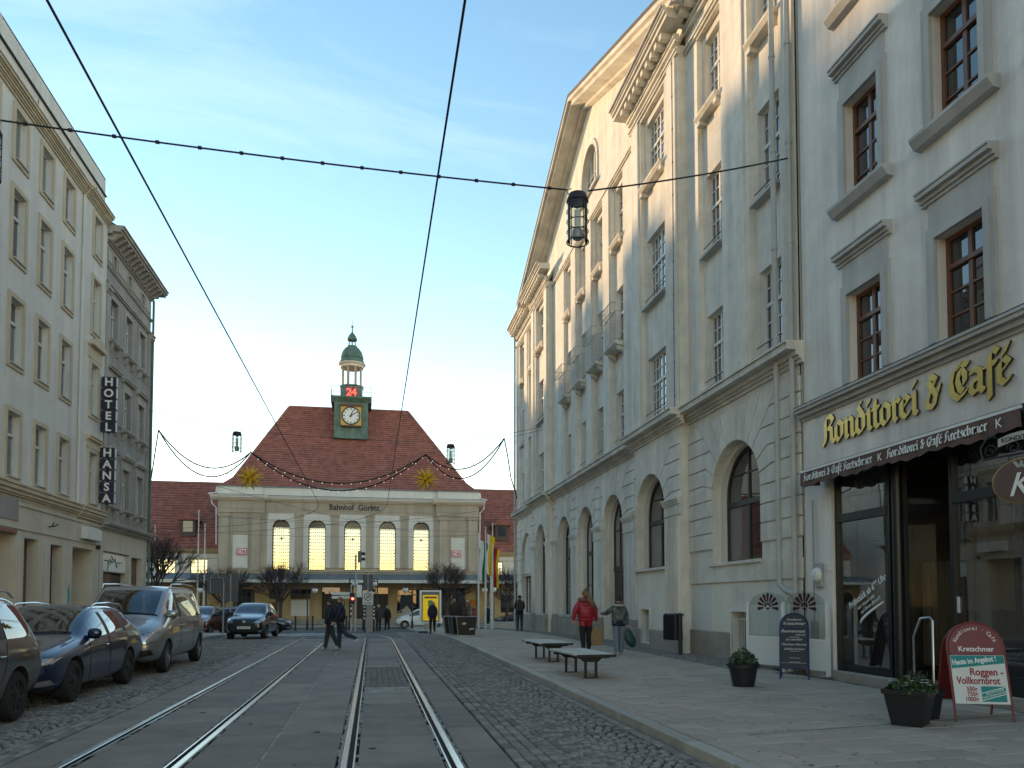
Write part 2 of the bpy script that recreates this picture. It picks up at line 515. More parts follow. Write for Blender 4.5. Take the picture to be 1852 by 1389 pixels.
mat('teal_bag', (0.006,0.05,0.055), 0.5, bump=0.4, bscale=12)
mat('ad_yellow', (0.72,0.46,0.0), 0.35, emit=0.12)
mat('ad_green', (0.05,0.28,0.05), 0.4)
mat('flag_green', (0.01,0.16,0.085), 0.8)
mat('flag_white', (0.72,0.71,0.66), 0.8)
mat('flag_yellow', (0.75,0.47,0.01), 0.8)
mat('flag_red', (0.45,0.01,0.015), 0.8)
mat('flag_black', (0.012,0.012,0.012), 0.8)
mat('sign_blue', (0.016,0.02,0.045), 0.4)
mat('sign_back', (0.10,0.105,0.11), 0.6)
mat('db_red', (0.62,0.01,0.02), 0.45)
mat('interior_dark', (0.02,0.018,0.016), 0.9)
mat('interior_warm', (0.40,0.31,0.21), 0.9)
mat('curtain', (0.42,0.40,0.34), 0.9, streak=0.3)
mat('graffiti', (0.05,0.30,0.33), 0.7)
mat('shell_dark', (0.055,0.006,0.012), 0.4)
mat('door_brown', (0.045,0.026,0.018), 0.5, var=0.2, scale=4)
mat('orange_paint', (0.55,0.19,0.02), 0.7)
glassmat('glass_dark', (0.018,0.019,0.020), 1.55, 0, 0.015, 0.06)
glassmat('glass_curtain', (0.12,0.118,0.108), 1.55, 0, 0.015, 0.06)
glassmat('glass_shop', (0.012,0.012,0.012), 1.62, 0.93, 0.01, 0.03)
glassmat('glass_hall', (0.55,0.50,0.38), 1.3, 0.52, 0.05)
glassmat('glass_blind', (0.34,0.325,0.29), 1.55, 0, 0.015, 0.06)
mat('seat_cloth', (0.03,0.03,0.032), 0.9)
glassmat('glass_car', (0.006,0.007,0.008), 1.55, 0.55, 0.01)
glassmat('glass_screen', (0.6,0.62,0.6), 1.25, 0.965, 0.02)
mat('paving_block', (0.15,0.13,0.11), 0.8, var=0.15, scale=6, bump=0.3, bscale=50, tint=True)
mat('patch_grey', (0.66,0.645,0.60), 0.9, var=0.05, scale=1.0, streak=0.08)
mat('patch_cream', (0.74,0.69,0.575), 0.9, var=0.05, scale=1.0, streak=0.08)
mat('joint_pale', (0.30,0.275,0.235), 0.9, var=0.5, scale=5)
# ---------------------------------------------------------------- ground, tracks, paving
YS = [-300,-60,-20,0,28] + [28+2*k for k in range(1,18)] + [64,70,80,120,300,3000]
def sheet(name, x0, x1, ys, dz, m, parent=None, kind='structure', th=0.0):
    b = MB()
    for k in range(len(ys)-1):
        ya, yb = ys[k], ys[k+1]
        b.add([(x0,ya,gz(ya)+dz),(x1,ya,gz(ya)+dz),(x1,yb,gz(yb)+dz),(x0,yb,gz(yb)+dz)], [(0,1,2,3)])
    o = b.build(name, m, parent)
    if parent is None: o['kind'] = kind
    return o
ground = sheet('ground', -1500, 1500, YS, -0.060, MT['joint_dirt'])
# asphalt crossing street in front of the station
plaza = sheet('plaza_road', -120, 120, [47.5]+[48+2*k for k in range(8)]+[66], -0.004, MT['asphalt'])
forecourt = sheet('station_forecourt', -120, 120, [64,66,70,74], 0.10, MT['slab'])
kb = MB(); kb.box(-120,120,63.86,64.0,gz(64)-0.05,gz(64)+0.104)
kb.build('kerb_edge', MT['kerb'], forecourt)

def set_tint(me, vals):
    a = me.attributes.new('tint', 'FLOAT', 'FACE')
    a.data.foreach_set('value', vals)
def stone(b, cx, cy, w, l, rot, h, zc, tilt=(0,0)):
    """one sett: chamfered, slightly domed; returns its face count"""
    c, s_ = math.cos(rot), math.sin(rot)
    def P(x, y, z):
        return (cx + x*c - y*s_, cy + x*s_ + y*c, zc + z + x*tilt[0] + y*tilt[1])
    a, d = w/2, l/2
    i = 0.011
    vs = [P(-a,-d,-h),P(a,-d,-h),P(a,d,-h),P(-a,d,-h),
          P(-a,-d,-0.012),P(a,-d,-0.012),P(a,d,-0.012),P(-a,d,-0.012),
          P(-a+i,-d+i,0),P(a-i,-d+i,0),P(a-i,d-i,0),P(-a+i,d-i,0)]
    fs = [(8,9,10,11)]
    for k in range(4):
        k2 = (k+1) % 4
        fs += [(k,k2,4+k2,4+k),(4+k,4+k2,8+k2,8+k)]
    b.add(vs, fs)
    return len(fs)
def stones_to_objects(parent, items, m, name, limit, keyfun, stuff_name):
    """items: (cx,cy,w,l,rot,z,tilt,tint); nearest ones are objects, the rest one mesh"""
    items = sorted(items, key=keyfun)
    near, rest = items[:limit], items[limit:]
    protos = {}
    for (cx,cy,w,l,rot,z,tl,ti) in near:
        key = (round(w,2), round(l,2), int(ti*7.99))
        if key not in protos:
            b = MB(); n = stone(b,0,0,key[0],key[1],0,0.06,0)
            me = b.mesh(name, m); set_tint(me, [(key[2]+0.5)/8]*n); protos[key] = me
        link(name, protos[key], parent, (cx,cy,z), (tl[1]*1.0, -tl[0]*1.0, rot))
    if rest:
        b = MB(); vals = []
        for (cx,cy,w,l,rot,z,tl,ti) in rest:
            vals += [ti]*stone(b,cx,cy,w,l,rot,0.06,z,tl)
        me = b.mesh(stuff_name, m); set_tint(me, vals)
        o = link(stuff_name, me, parent); o['kind'] = 'stuff'
def visible_key(it):
    cx, cy = it[0], it[1]
    f = cx*math.sin(YAW) + cy*math.cos(YAW); r = cx*math.cos(YAW) - cy*math.sin(YAW)
    px = 926 + FPX*r/max(f,0.1)
    py = 1088 + FPX*1.5/max(f,0.1)
    bad = 0 if (-10 < px < 1860 and py < 1400 and f > 1) else 1000
    return bad + f
rg = random.Random(3)
def arc_field(x0, x1, y0, y1, s=0.090, sag=0.42, period=1.3, excl=None):
    out = []
    y = y0 - sag
    while y < y1 + sag:
        x = x0
        while x < x1 - 0.03:
            w = s*rg.uniform(0.82,1.16)
            if x + w > x1: w = x1 - x
            if w < 0.045: break
            xc = x + w/2
            ph = ((xc - x0) % period)/period
            yc = y + sag*math.sin(math.pi*ph)
            dy = sag*math.pi/period*math.cos(math.pi*ph)
            if y0 + 0.04 < yc < y1 - 0.04 and not (excl and excl(xc,yc)):
                out.append((xc, yc, (w-0.013), (s*rg.uniform(0.9,1.05)-0.013), math.atan(dy)*0.9+rg.uniform(-.06,.06),
                            gz(yc)+rg.uniform(-0.008,0.002), (rg.uniform(-.035,.035),rg.uniform(-.035,.035)), rg.random()))
            x += w
        y += s
    return out
def row_field(x0, x1, y0, y1, wx, ly, stag=True):
    out = []; x = x0; k = 0
    while x < x1 - 0.02:
        y = y0 + (ly/2 if k % 2 and stag else 0)
        while y < y1:
            l = ly*rg.uniform(0.85,1.15)
            out.append((x+wx/2, y+l/2, wx-0.012, l-0.012, rg.uniform(-.02,.02), gz(y)+rg.uniform(-.008,.002), (rg.uniform(-.03,.03),rg.uniform(-.03,.03)), rg.random()))
            y += l
        x += wx; k += 1
    return out
cob_r = sheet('cobbled_lane', 1.33, 3.10, [-3,0,28]+[28+2*k for k in range(1,11)], -0.045, MT['joint_dirt'])
it = row_field(1.35,1.71,4.4,47,0.12,0.19) + arc_field(1.72,2.96,4.4,47) + row_field(2.97,3.09,4.4,47,0.12,0.16)
stones_to_objects(cob_r, it, MT['cobble'], 'cobblestone', 300, visible_key, 'cobblestones_far')
cob_l = sheet('parking_lane', -6.62, -3.36, [-3,0,28]+[28+2*k for k in range(1,11)], -0.045, MT['joint_dirt'])
it = row_field(-3.72,-3.37,6.5,47,0.115,0.19) + arc_field(-6.6,-3.73,6.5,47,s=0.094)
stones_to_objects(cob_l, it, MT['cobble'], 'cobblestone', 220, visible_key, 'cobblestones_far')

# --- tram tracks
Y_CURVE = 33.0
def track_path(xc, rad, side, y0=-3.0):
    """centre line offset by side (positive = right rail): straight, then a left-hand curve, then along the plaza"""
    pts = []
    y = y0
    while y < Y_CURVE:
        pts.append((xc+side, y)); y += 1.5
    cx = xc - rad
    n = 22
    for k in range(n+1):
        a = math.pi/2*k/n
        r = rad + side
        pts.append((cx + r*math.cos(a), Y_CURVE + r*math.sin(a)))
    x, yy = pts[-1]
    for k in range(1,14): pts.append((x-4*k, yy))
    return [(p[0],p[1],gz(p[1])) for p in pts]
def sweep(b, path, prof):
    """prof of (offset to the right, height), open strip"""
    n = len(prof); vs = []; fs = []
    for i, p in enumerate(path):
        a = Vector(path[max(i-1,0)]); c = Vector(path[min(i+1,len(path)-1)])
        t = (c-a); t.z = 0; t.normalize()
        rt = Vector((t.y,-t.x,0))
        for o_, h in prof:
            vs.append((p[0]+rt.x*o_, p[1]+rt.y*o_, p[2]+h))
    for i in range(len(path)-1):
        for k in range(n-1):
            fs.append((i*n+k,i*n+k+1,(i+1)*n+k+1,(i+1)*n+k))
    b.add(vs, fs)
tracks = sheet('track_bed', -3.35, 1.32, [-3,0,28,30,32,34,36,38,40,42,44,46,48], -0.055, MT['joint_dirt'])
for fx0, fx1, fys in ((-3.345,-2.885,(-3,28,30.5,33.2)),(-2.675,-1.885,(-3,28,30.5,33.2)),(-1.685,-0.325,(-3,28,30.5,33.2)),(-0.115,0.675,(-3,14.03)),(-0.115,0.675,(18.25,28,30.5,33.2)),(0.885,1.32,(-3,28,30.5,33.2))):
    sheet('joint_filler', fx0, fx1, fys, -0.0075, MT['joint_pale'], tracks)
for xc, rad in ((-2.28,13.5),(0.28,16.0)):
    for side in (-0.5,0.5):
        p = track_path(xc, rad, side)
        s = 1 if side > 0 else -1
        b = MB(); sweep(b, p, [(x*s,z) for x,z in [(-0.006,-0.045),(-0.006,0.001),(0.0,0.006),(0.052,0.006),(0.058,0.0),(0.058,-0.03)]][::s])
        b.build('rail_head', MT['rail_steel'], tracks)
        b = MB(); sweep(b, p, [(x*s,z) for x,z in [(-0.074,-0.03),(-0.074,0.001),(-0.056,0.001),(-0.056,-0.045)]][::s])
        b.build('rail_guard', MT['rail_steel'], tracks)
        b = MB(); sweep(b, p, [(x*s,z) for x,z in [(-0.057,-0.042),(-0.005,-0.042)]][::s])
        b.build('rail_groove', MT['rust'], tracks)
        # crumbling mortar beside the rail
        b = MB(); pr = random.Random(int((xc+9)*10+side*2))
        q = [pt for pt in p if pt[1] < 34]
        fine = []
        for i in range(len(q)-1):
            for t in range(12):
                fine.append([q[i][c_]+(q[i+1][c_]-q[i][c_])*t/12 for c_ in range(3)])
        for sgn, off in ((1,0.06),(-1,-0.078)):
            vs = []; fs = []
            for i, pt in enumerate(fine):
                wdt = 0.016 + 0.04*pr.random()**2
                vs += [(pt[0]+s*off, pt[1], pt[2]-0.006+0.004*pr.random()), (pt[0]+s*(off+sgn*wdt), pt[1], pt[2]-0.004+0.006*pr.random())]
            for i in range(len(fine)-1):
                if sgn == -1 and pr.random() < 0.3: continue
                fs.append((2*i,2*i+1,2*i+3,2*i+2))
            b.add(vs, fs)
        o = b.build('mortar_joint', MT['mortar'], tracks)
# panels between and beside the rails
def panel(x0, x1, y0, y1):
    b = MB(); c = 0.008
    z = lambda y: gz(y) - 0.003
    vs = [(x0,y0,z(y0)-.03),(x1,y0,z(y0)-.03),(x1,y1,z(y1)-.03),(x0,y1,z(y1)-.03),
          (x0,y0,z(y0)-c),(x1,y0,z(y0)-c),(x1,y1,z(y1)-c),(x0,y1,z(y1)-c),
          (x0+c,y0+c,z(y0)),(x1-c,y0+c,z(y0)),(x1-c,y1-c,z(y1)),(x0+c,y1-c,z(y1))]
    fs = [(8,9,10,11)]
    for k in range(4):
        k2 = (k+1) % 4
        fs += [(k,k2,4+k2,4+k),(4+k,4+k2,8+k2,8+k)]
    b.add(vs, fs)
    b.build('concrete_panel', MT['concrete_panel'], tracks)
cols = [(-3.345,-2.885),(-2.675,-1.885),(-1.685,-1.042),(-1.024,-0.325),(-0.115,0.675),(0.885,1.32)]
for ci, (x0,x1) in enumerate(cols):
    y = 3.2 + (0.5 if ci in (0,5) else 0) + (0.35 if ci in (2,3) else 0)
    while y < 32.5:
        l = 1.42*(2 if ci in (2,3) else 1)
        if not (ci == 4 and y + l > 13.4 and y < 18.6):
            panel(x0, x1, y+0.006, min(y+l-0.006, 33.2))
        y += l
# blocks let in between the rails of the near track
it = [(x,y,w,l,0.0,z+0.0,(0,0),0.3+ti*0.4) for (x,y,w,l,r_,z,t,ti) in row_field(-0.115,0.67,14.04,18.2,0.1125,0.14)]
sheet('block_bed', -0.115, 0.675, (14.03,18.25), -0.017, MT['asphalt'], tracks)
stones_to_objects(tracks, it, MT['paving_block'], 'paving_block', 200, visible_key, 'paving_blocks_far')
# asphalt where the tracks swing round
b = MB()
ys = [33.2+1.1*k for k in range(14)]
for k in range(len(ys)-1):
    b.add([(-40,ys[k],gz(ys[k])-0.008),(3.0,ys[k],gz(ys[k])-0.008),(3.0,ys[k+1],gz(ys[k+1])-0.008),(-40,ys[k+1],gz(ys[k+1])-0.008)], [(0,1,2,3)])
tag(b.build('junction_asphalt', MT['asphalt']), kind='structure')
b = MB()
for (x,y,w,l) in ((0.42,18.9,0.26,0.06),(1.5,27.5,0.45,0.05),(2.1,19.2,0.14,0.10),(-5.1,26.6,0.9,0.08),(-4.2,30.6,0.6,0.1)):
    b.add([(x,y,gz(y)+0.006),(x+w,y,gz(y)+0.006),(x+w,y+l,gz(y+l)+0.006),(x,y+l,gz(y+l)+0.006)], [(0,1,2,3)])
b.build('paint_mark', MT['road_paint'], tracks)

# --- right pavement: kerb stones, slabs laid in rows, mosaic strip along the wall
pave = MB()
ys = [-3,0,28]+[28+1.7*k for k in range(1,20)]
for k in range(len(ys)-1):
    a, c = ys[k], ys[k+1]
    pave.add([(3.12,a,pz(3.2,a)-0.05),(8.6,a,pz(8.1,a)-0.05),(8.6,c,pz(8.1,c)-0.05),(3.12,c,pz(3.2,c)-0.05)], [(0,1,2,3)])
pavement = tag(pave.build('pavement', MT['joint_dirt']), kind='structure')
y = 2.0; kr = random.Random(5)
while y < 46:
    l = kr.uniform(0.9,1.25)
    b = MB(); b.cbox(-0.085,0.085,0.004,l-0.004,-0.2,0.0,0.012)
    o = b.build('kerb_stone', MT['kerb'], pavement, loc=(3.20, y, pz(3.2,y+l/2)+0.004+kr.uniform(-.004,.004)), rot=(math.atan((gz(y+l)-gz(y))/l), 0, kr.uniform(-.004,.004)))
    y += l
items = []
y = 3.0; row = 0
while y < 46:
    d = 0.345
    xe = 7.05 if y > 14.3 else 7.7
    x = 3.30 - kr.uniform(0,0.5)
    while x < xe:
        l = kr.choice((0.5,0.6,0.6,0.75,0.9))
        a, c = max(x,3.30), min(x+l, xe)
        if c - a > 0.08:
            xm = (a+c)/2
            items.append((xm, y+d/2, c-a-0.024, d-0.022, 0, pz(xm,y+d/2)+kr.uniform(-.003,.003), (0.0173,(gz(y+d)-gz(y))/d), 0.36+0.26*kr.random()))
        x += l
    y += d; row += 1
def slab_key(it): return visible_key(it)
stones_to_objects(pavement, items, MT['slab'], 'paving_slab', 300, slab_key, 'paving_slabs_far')
ms = []
y = 14.35
while y < 46:
    x = 7.08
    while x < 8.2:
        w = 0.062*kr.uniform(.85,1.15)
        ms.append((x+w/2, y+kr.uniform(-.01,.01), w-0.012, 0.052, kr.uniform(-.2,.2), pz(x,y)+kr.uniform(-.006,.002), (0.0173,0), kr.random()*0.9))
        x += w
    y += 0.064
b = MB(); vals = []
for (cx,cy,w,l,rot,z,tl,ti) in ms: vals += [ti]*stone(b,cx,cy,w,l,rot,0.05,z,tl)
me = b.mesh('mosaic_strip', MT['cobble']); set_tint(me, vals)
o = link('mosaic_strip', me, pavement); o['kind'] = 'stuff'
b = MB(); b.add([(3.9,7.62,pz(3.9,7.6)+.003),(8.0,8.02,pz(8,8)+.003),(8.0,8.035,pz(8,8)+.003),(3.9,7.637,pz(3.9,7.6)+.003)],[(0,1,2,3)])
b.build('drain_slot', MT['rust'], pavement)
# --- left pavement
pl = MB()
for k in range(len(ys)-1):
    a, c = ys[k], min(ys[k+1], 41)
    if a >= 41: break
    pl.add([(-9.9,a,gz(a)+0.14),(-6.66,a,gz(a)+0.11),(-6.66,c,gz(c)+0.11),(-9.9,c,gz(c)+0.14)], [(0,1,2,3)])
    pl.add([(-6.66,a,gz(a)+0.11),(-6.66,a,gz(a)-0.06),(-6.66,c,gz(c)-0.06),(-6.66,c,gz(c)+0.11)], [(0,1,2,3)])
pl.add([(-9.9,41,gz(41)+.14),(-6.66,41,gz(41)+.11),(-6.66,41,gz(41)-.06),(-9.9,41,gz(41)-.06)], [(3,2,1,0)])
lp = tag(pl.build('left_pavement', MT['slab']), kind='structure')
y = 2.0
while y < 40:
    l = kr.uniform(0.9,1.2)
    b = MB(); b.cbox(-0.07,0.07,0.004,l-0.004,-0.2,0.0,0.012)
    b.build('kerb_stone', MT['kerb'], lp, loc=(-6.70,y,gz(y+l/2)+0.125), rot=(math.atan((gz(y+l)-gz(y))/l),0,0))
    y += l
# plaza pavement on the right, with the flag steps
pr_ = MB()
for a, c in ((44.0,48),(48,52),(52,56),(56,60)):
    pr_.add([(2.6,a,gz(a)+0.09),(40,a,gz(a)+0.11),(40,c,gz(c)+0.11),(2.6,c,gz(c)+0.09)], [(0,1,2,3)])
pr_.add([(2.6,60,gz(60)+.09),(40,60,gz(60)+.11),(40,60,gz(60)-.06),(2.6,60,gz(60)-.06)], [(3,2,1,0)])
for a, c in ((44.0,48),(48,52),(52,56),(56,60)):
    pr_.add([(2.6,a,gz(a)+.09),(2.6,a,gz(a)-.06),(2.6,c,gz(c)-.06),(2.6,c,gz(c)+.09)], [(0,3,2,1)])
tag(pr_.build('plaza_pavement', MT['slab']), kind='structure')

# gum spots, leaves and scraps trodden into the paving
lr = random.Random(21)
def scraps(name, m, n, xr, yr, zf, s0, s1, parent):
    b = MB()
    for k in range(n):
        x, y = lr.uniform(*xr), yr[0]+(yr[1]-yr[0])*lr.random()**1.6
        r = lr.uniform(s0,s1); q = lr.randint(5,8); a0 = lr.uniform(0,6)
        b.add([(x+r*lr.uniform(.7,1.2)*math.cos(a0+6.283*i/q), y+r*lr.uniform(.7,1.2)*math.sin(a0+6.283*i/q), zf(x,y)+0.0045+0.0002*(k%7)) for i in range(q)], [tuple(range(q))])
    o = b.build(name, MT[m], parent); o['kind'] = 'stuff'
scraps('gum_spots','rust',150,(3.5,7.6),(4,30),pz,0.010,0.024,pavement)
scraps('gum_spots','mortar',60,(3.5,7.6),(4,30),pz,0.010,0.022,pavement)
scraps('dry_leaves','fur',26,(3.3,7.8),(4,34),pz,0.015,0.035,pavement)
scraps('grit','mortar',90,(-3.3,1.3),(4.5,30),lambda x,y: gz(y),0.008,0.022,tracks)
scraps('stains','rust',36,(-2.6,1.3),(4.5,26),lambda x,y: gz(y)-0.002,0.02,0.06,tracks)
# ---------------------------------------------------------------- facade kit: x runs left to right along the front, y into the house, z up
def wall(b, x0, x1, z0, z1, y, holes=(), depth=0.25, n=12):
    """front face with rectangular or arched holes (xa,xb,za,zb,arch) and their reveals"""
    xs = sorted({x0,x1,*[h[0] for h in holes],*[h[1] for h in holes]})
    zs = sorted({z0,z1,*[h[2] for h in holes],*[h[3] for h in holes]})
    xs = [x for x in xs if x0-1e-6 <= x <= x1+1e-6]; zs = [z for z in zs if z0-1e-6 <= z <= z1+1e-6]
    for i in range(len(xs)-1):
        run = None
        for k in range(len(zs)-1):
            cx, cz = (xs[i]+xs[i+1])/2, (zs[k]+zs[k+1])/2
            solid = not any(h[0] < cx < h[1] and h[2] < cz < h[3] for h in holes)
            if solid and run is None: run = zs[k]
            if run is not None and (not solid or k == len(zs)-2):
                top = zs[k+1] if solid else zs[k]
                b.add([(xs[i],y,run),(xs[i+1],y,run),(xs[i+1],y,top),(xs[i],y,top)], [(0,1,2,3)])
                run = None
    for h in holes:
        xa, xb, za, zb = h[:4]; d = h[5] if len(h) > 5 else depth
        arch = len(h) > 4 and h[4]
        r = (xb-xa)/2; xc = (xa+xb)/2; zs_ = zb-r if arch else zb
        b.add([(xa,y,za),(xa,y+d,za),(xa,y+d,zs_),(xa,y,zs_)], [(0,1,2,3)])
        b.add([(xb,y,za),(xb,y,zs_),(xb,y+d,zs_),(xb,y+d,za)], [(0,1,2,3)])
        b.add([(xa,y,za),(xb,y,za),(xb,y+d,za),(xa,y+d,za)], [(0,1,2,3)])
        if not arch:
            b.add([(xa,y,zb),(xa,y+d,zb),(xb,y+d,zb),(xb,y,zb)], [(0,1,2,3)])
        else:
            pts = [(xc-r*math.cos(math.pi*k/n/1.0), zs_+r*math.sin(math.pi*k/n)) for k in range(n+1)]
            for k in range(n):
                p, q = pts[k], pts[k+1]
                corner = (xa,zb) if k < n/2 else (xb,zb)
                b.add([(corner[0],y,corner[1]),(p[0],y,p[1]),(q[0],y,q[1])], [(0,1,2)])
                b.add([(p[0],y,p[1]),(p[0],y+d,p[1]),(q[0],y+d,q[1]),(q[0],y,q[1])], [(0,1,2,3)])
    return b
PANES = {}; WR = random.Random(17)
def pane_mesh(w, h, m, arch=None):
    key = (round(w,3), round(h,3), m.name, arch)
    if key not in PANES:
        b = MB()
        if arch is None:
            b.add([(0,0,0),(w,0,0),(w,0,h),(0,0,h)], [(0,1,2,3)])
        else:
            # slice of a half disc between fractions a..c of the width
            r, a, c, nn = arch
            pts = [(a,0.0),(c,0.0)]
            for k in range(nn+1):
                x = c+(a-c)*k/nn
                pts.append((x, math.sqrt(max(0, r*r-x*x))))
            b.add([(x,0,z) for x,z in pts], [tuple(range(len(pts)))])
        PANES[key] = b.mesh('pane', m)
    return PANES[key]
def window(parent, xc, z0, w, h, y, cols=(0.5,), rows=(0.65,), fm='white_frame', gm='glass_dark', fw=0.06, bw=0.028, majc=(), majr=(), arch=False, name='window', gms=None, dep=0.06, panes=True, bigr=0.075):
    """frame with bars, each pane an object of its own"""
    x0, x1 = xc-w/2, xc+w/2
    b = MB()
    if gms is None and gm == 'glass_dark':
        q = WR.random()
        alt = 'glass_blind' if WR.random() < 0.4 else 'glass_curtain'
        nc, nr = len(cols)+1, len(rows)+1
        if q < 0.22: gms = {(0,k):alt for k in range(nr)}; gms.update({(nc-1,k):alt for k in range(nr)})
        elif q < 0.38: gms = {(i,0):alt for i in range(nc)}
        elif q < 0.50: gms = {(i,nr-1):alt for i in range(nc)}
    r = w/2
    hs_ = h-r if arch else h
    b.box(x0,x0+fw,y,y+dep,z0,z0+hs_); b.box(x1-fw,x1,y,y+dep,z0,z0+hs_)
    b.box(x0+fw,x1-fw,y,y+dep,z0,z0+fw)
    if arch: b.ring_y(xc,z0+hs_,r-fw,r,y,y+dep,16,0,math.pi)
    else: b.box(x0+fw,x1-fw,y,y+dep,z0+h-fw,z0+h)
    ix0, ix1, iz0 = x0+fw, x1-fw, z0+fw
    iz1 = z0+h-fw
    cx = [ix0]+[x0+w*c for c in cols]+[ix1]
    rz = [iz0]+[z0+h*c for c in rows]+[iz1]
    for i, c in enumerate(cols):
        t = (0.075 if c in majc else bw)/2
        x = x0+w*c
        top = z0+hs_+math.sqrt(max(0,(r-fw)**2-(x-xc)**2)) if arch else iz1
        b.box(x-t,x+t,y+0.004,y+dep-0.012 if c not in majc else y+dep-0.004,iz0,top)
    for c in rows:
        t = (bigr if c in majr else bw)/2
        z = z0+h*c
        hw = (ix1-ix0)/2
        if arch and z > z0+hs_: hw = math.sqrt(max(0,(r-fw)**2-(z-z0-hs_)**2))
        b.box(xc-hw,xc+hw,y+0.006 if c not in majr else y-0.02,y+dep-0.014,z-t,z+t)
    o = b.build(name, MT[fm], parent)
    yp = y+dep*0.55
    for i in range(len(cx)-1):
        for k in range(len(rz)-1):
            if rz[k] >= rz[k+1]: continue
            g = (gms or {}).get((i,k), gm)
            za, zb = rz[k], rz[k+1]
            if arch and zb > z0+hs_+0.01:
                if za < z0+hs_ - 0.01:
                    link('pane', pane_mesh(cx[i+1]-cx[i], z0+hs_-za, MT[g]), o, (cx[i],yp,za))
                    za = z0+hs_
                if k == len(rz)-2:
                    link('pane', pane_mesh(0,0,MT[g],(r-fw*0.5,round(cx[i]-xc,3),round(cx[i+1]-xc,3),6)), o, (xc,yp,z0+hs_))
                continue
            link('pane', pane_mesh(cx[i+1]-cx[i], zb-za, MT[g]), o, (cx[i],yp,za))
    return o
def frame_trim(b, x0, x1, z0, z1, y, t=0.14, p=0.05, bottom=True):
    """flat surround of an opening, proud by p"""
    b.box(x0-t,x0,y-p,y,z0-(t if bottom else 0),z1+t); b.box(x1,x1+t,y-p,y,z0-(t if bottom else 0),z1+t)
    b.box(x0,x1,y-p,y,z1,z1+t)
    if bottom: b.box(x0,x1,y-p,y,z0-t,z0)
def sill(b, xc, w, z, y, p=0.09, h=0.07):
    b.prism_x([(y,z),(y-p,z-0.015),(y-p,z-h),(y,z-h-0.01)], xc-w/2, xc+w/2)
def cornice(b, x0, x1, z, y, steps):
    """stack of mouldings: steps of (height, projection) upwards from z"""
    prof = [(y+0.02,z)]
    for h, p in steps:
        prof += [(y-p, z), (y-p, z+h)]
        z += h
    prof.append((y+0.02, z+0.02))
    b.prism_x(prof, x0, x1)
def arch_blocks(parent, xc, r, zs, z0, ztop, xl, xr, y, p=0.045, h=0.4, j=0.024, m='plaster_bank', nfan=7, low=True, name='stone_block'):
    """rusticated front of one arched bay: courses kinked into the voussoirs and a fan above"""
    polys = []
    ro = r+0.52
    K = int((ro-0.12)//h)
    th = [math.asin(min(0.98, k*h/ro)) for k in range(K+1)]
    for sgn in (-1, 1):
        xe = xl if sgn < 0 else xr
        P = lambda rr, a: (xc+sgn*rr*math.cos(a), zs+rr*math.sin(a))
        for k in range(K):
            a, c = th[k], th[k+1]
            pts = [(xe, zs+k*h)]
            if k == 0: pts.append((xc+sgn*r, zs))
            else:
                q = P(ro, a)
                if (q[0]-xe)*sgn < -0.02: pts.append(q)
                pts.append(P(r, a))
            for t in range(1,5): pts.append(P(r, a+(c-a)*t/4))
            q = P(ro, c)
            if (q[0]-xe)*sgn < -0.02: pts.append(q)
            pts.append((xe, zs+(k+1)*h))
            polys.append(pts)
        if low:
            zz = zs
            while zz - h > z0 - 0.05:
                polys.append([(xe,zz-h),(xc+sgn*r,zz-h),(xc+sgn*r,zz),(xe,zz)])
                zz -= h
        # piece above the last course, beside the fan
        a = th[K]; q = P(ro, a)
        rt = (ztop-zs)/math.sin(a)
        qq = P(rt, a)
        zc_ = zs+K*h
        while zc_ < ztop - 0.12:
            zn = min(zc_+h, ztop)
            if ztop-zn < 0.15: zn = ztop
            r0_, r1_ = (zc_-zs)/math.sin(a), (zn-zs)/math.sin(a)
            A, B = P(r0_,a), P(r1_,a)
            if (A[0]-xe)*sgn < -0.05:
                pl_ = [(xe,zc_),A,B,(xe,zn)]
                if (B[0]-xe)*sgn >= -0.02: pl_ = [(xe,zc_),A,(xe,min(zn, A[1]+(xe-A[0])*math.tan(a)*sgn))]
                polys.append(pl_)
            zc_ = zn
    a0, a1 = th[K], math.pi-th[K]
    for k in range(nfan):
        a, c = a0+(a1-a0)*k/nfan, a0+(a1-a0)*(k+1)/nfan
        pts = [(xc+r*math.cos(a+(c-a)*t/3), zs+r*math.sin(a+(c-a)*t/3)) for t in range(4)]
        ra, rc = (ztop-zs)/math.sin(a), (ztop-zs)/math.sin(c)
        xa, xb = xc+rc*math.cos(c), xc+ra*math.cos(a)
        pts += [(max(xa,xl),ztop),(min(xb,xr),ztop)]
        polys.append(pts)
    for pl_ in polys:
        q = inset(ccw(pl_), j/2)
        if len(q) < 3: continue
        q2 = inset(ccw(q), 0.008)
        b = MB(); n = len(q)
        if len(q2) != n:
            b.prism_y(q, y-p, y+0.01)
        else:
            vs = [(x,y-p,z) for x,z in q2]+[(x,y-p+0.012,z) for x,z in q]+[(x,y+0.01,z) for x,z in q]
            fs = [tuple(range(n))]+[(k,n+k,n+(k+1)%n,(k+1)%n) for k in range(n)]+[(n+k,2*n+k,2*n+(k+1)%n,n+(k+1)%n) for k in range(n)]
            b.add(vs, fs)
        b.build(name, MT[m], parent)
def courses(parent, x0, x1, z0, z1, y, h=0.4, p=0.045, m='plaster_bank', j=0.024, name='stone_block'):
    z = z0
    while z < z1-0.05:
        zn = min(z+h, z1)
        if z1-zn < 0.12: zn = z1
        b = MB(); b.cbox(x0+j/2,x1-j/2,y-p,y+0.01,z+j/2,zn-j/2,0.004); b.build(name, MT[m], parent)
        z = zn
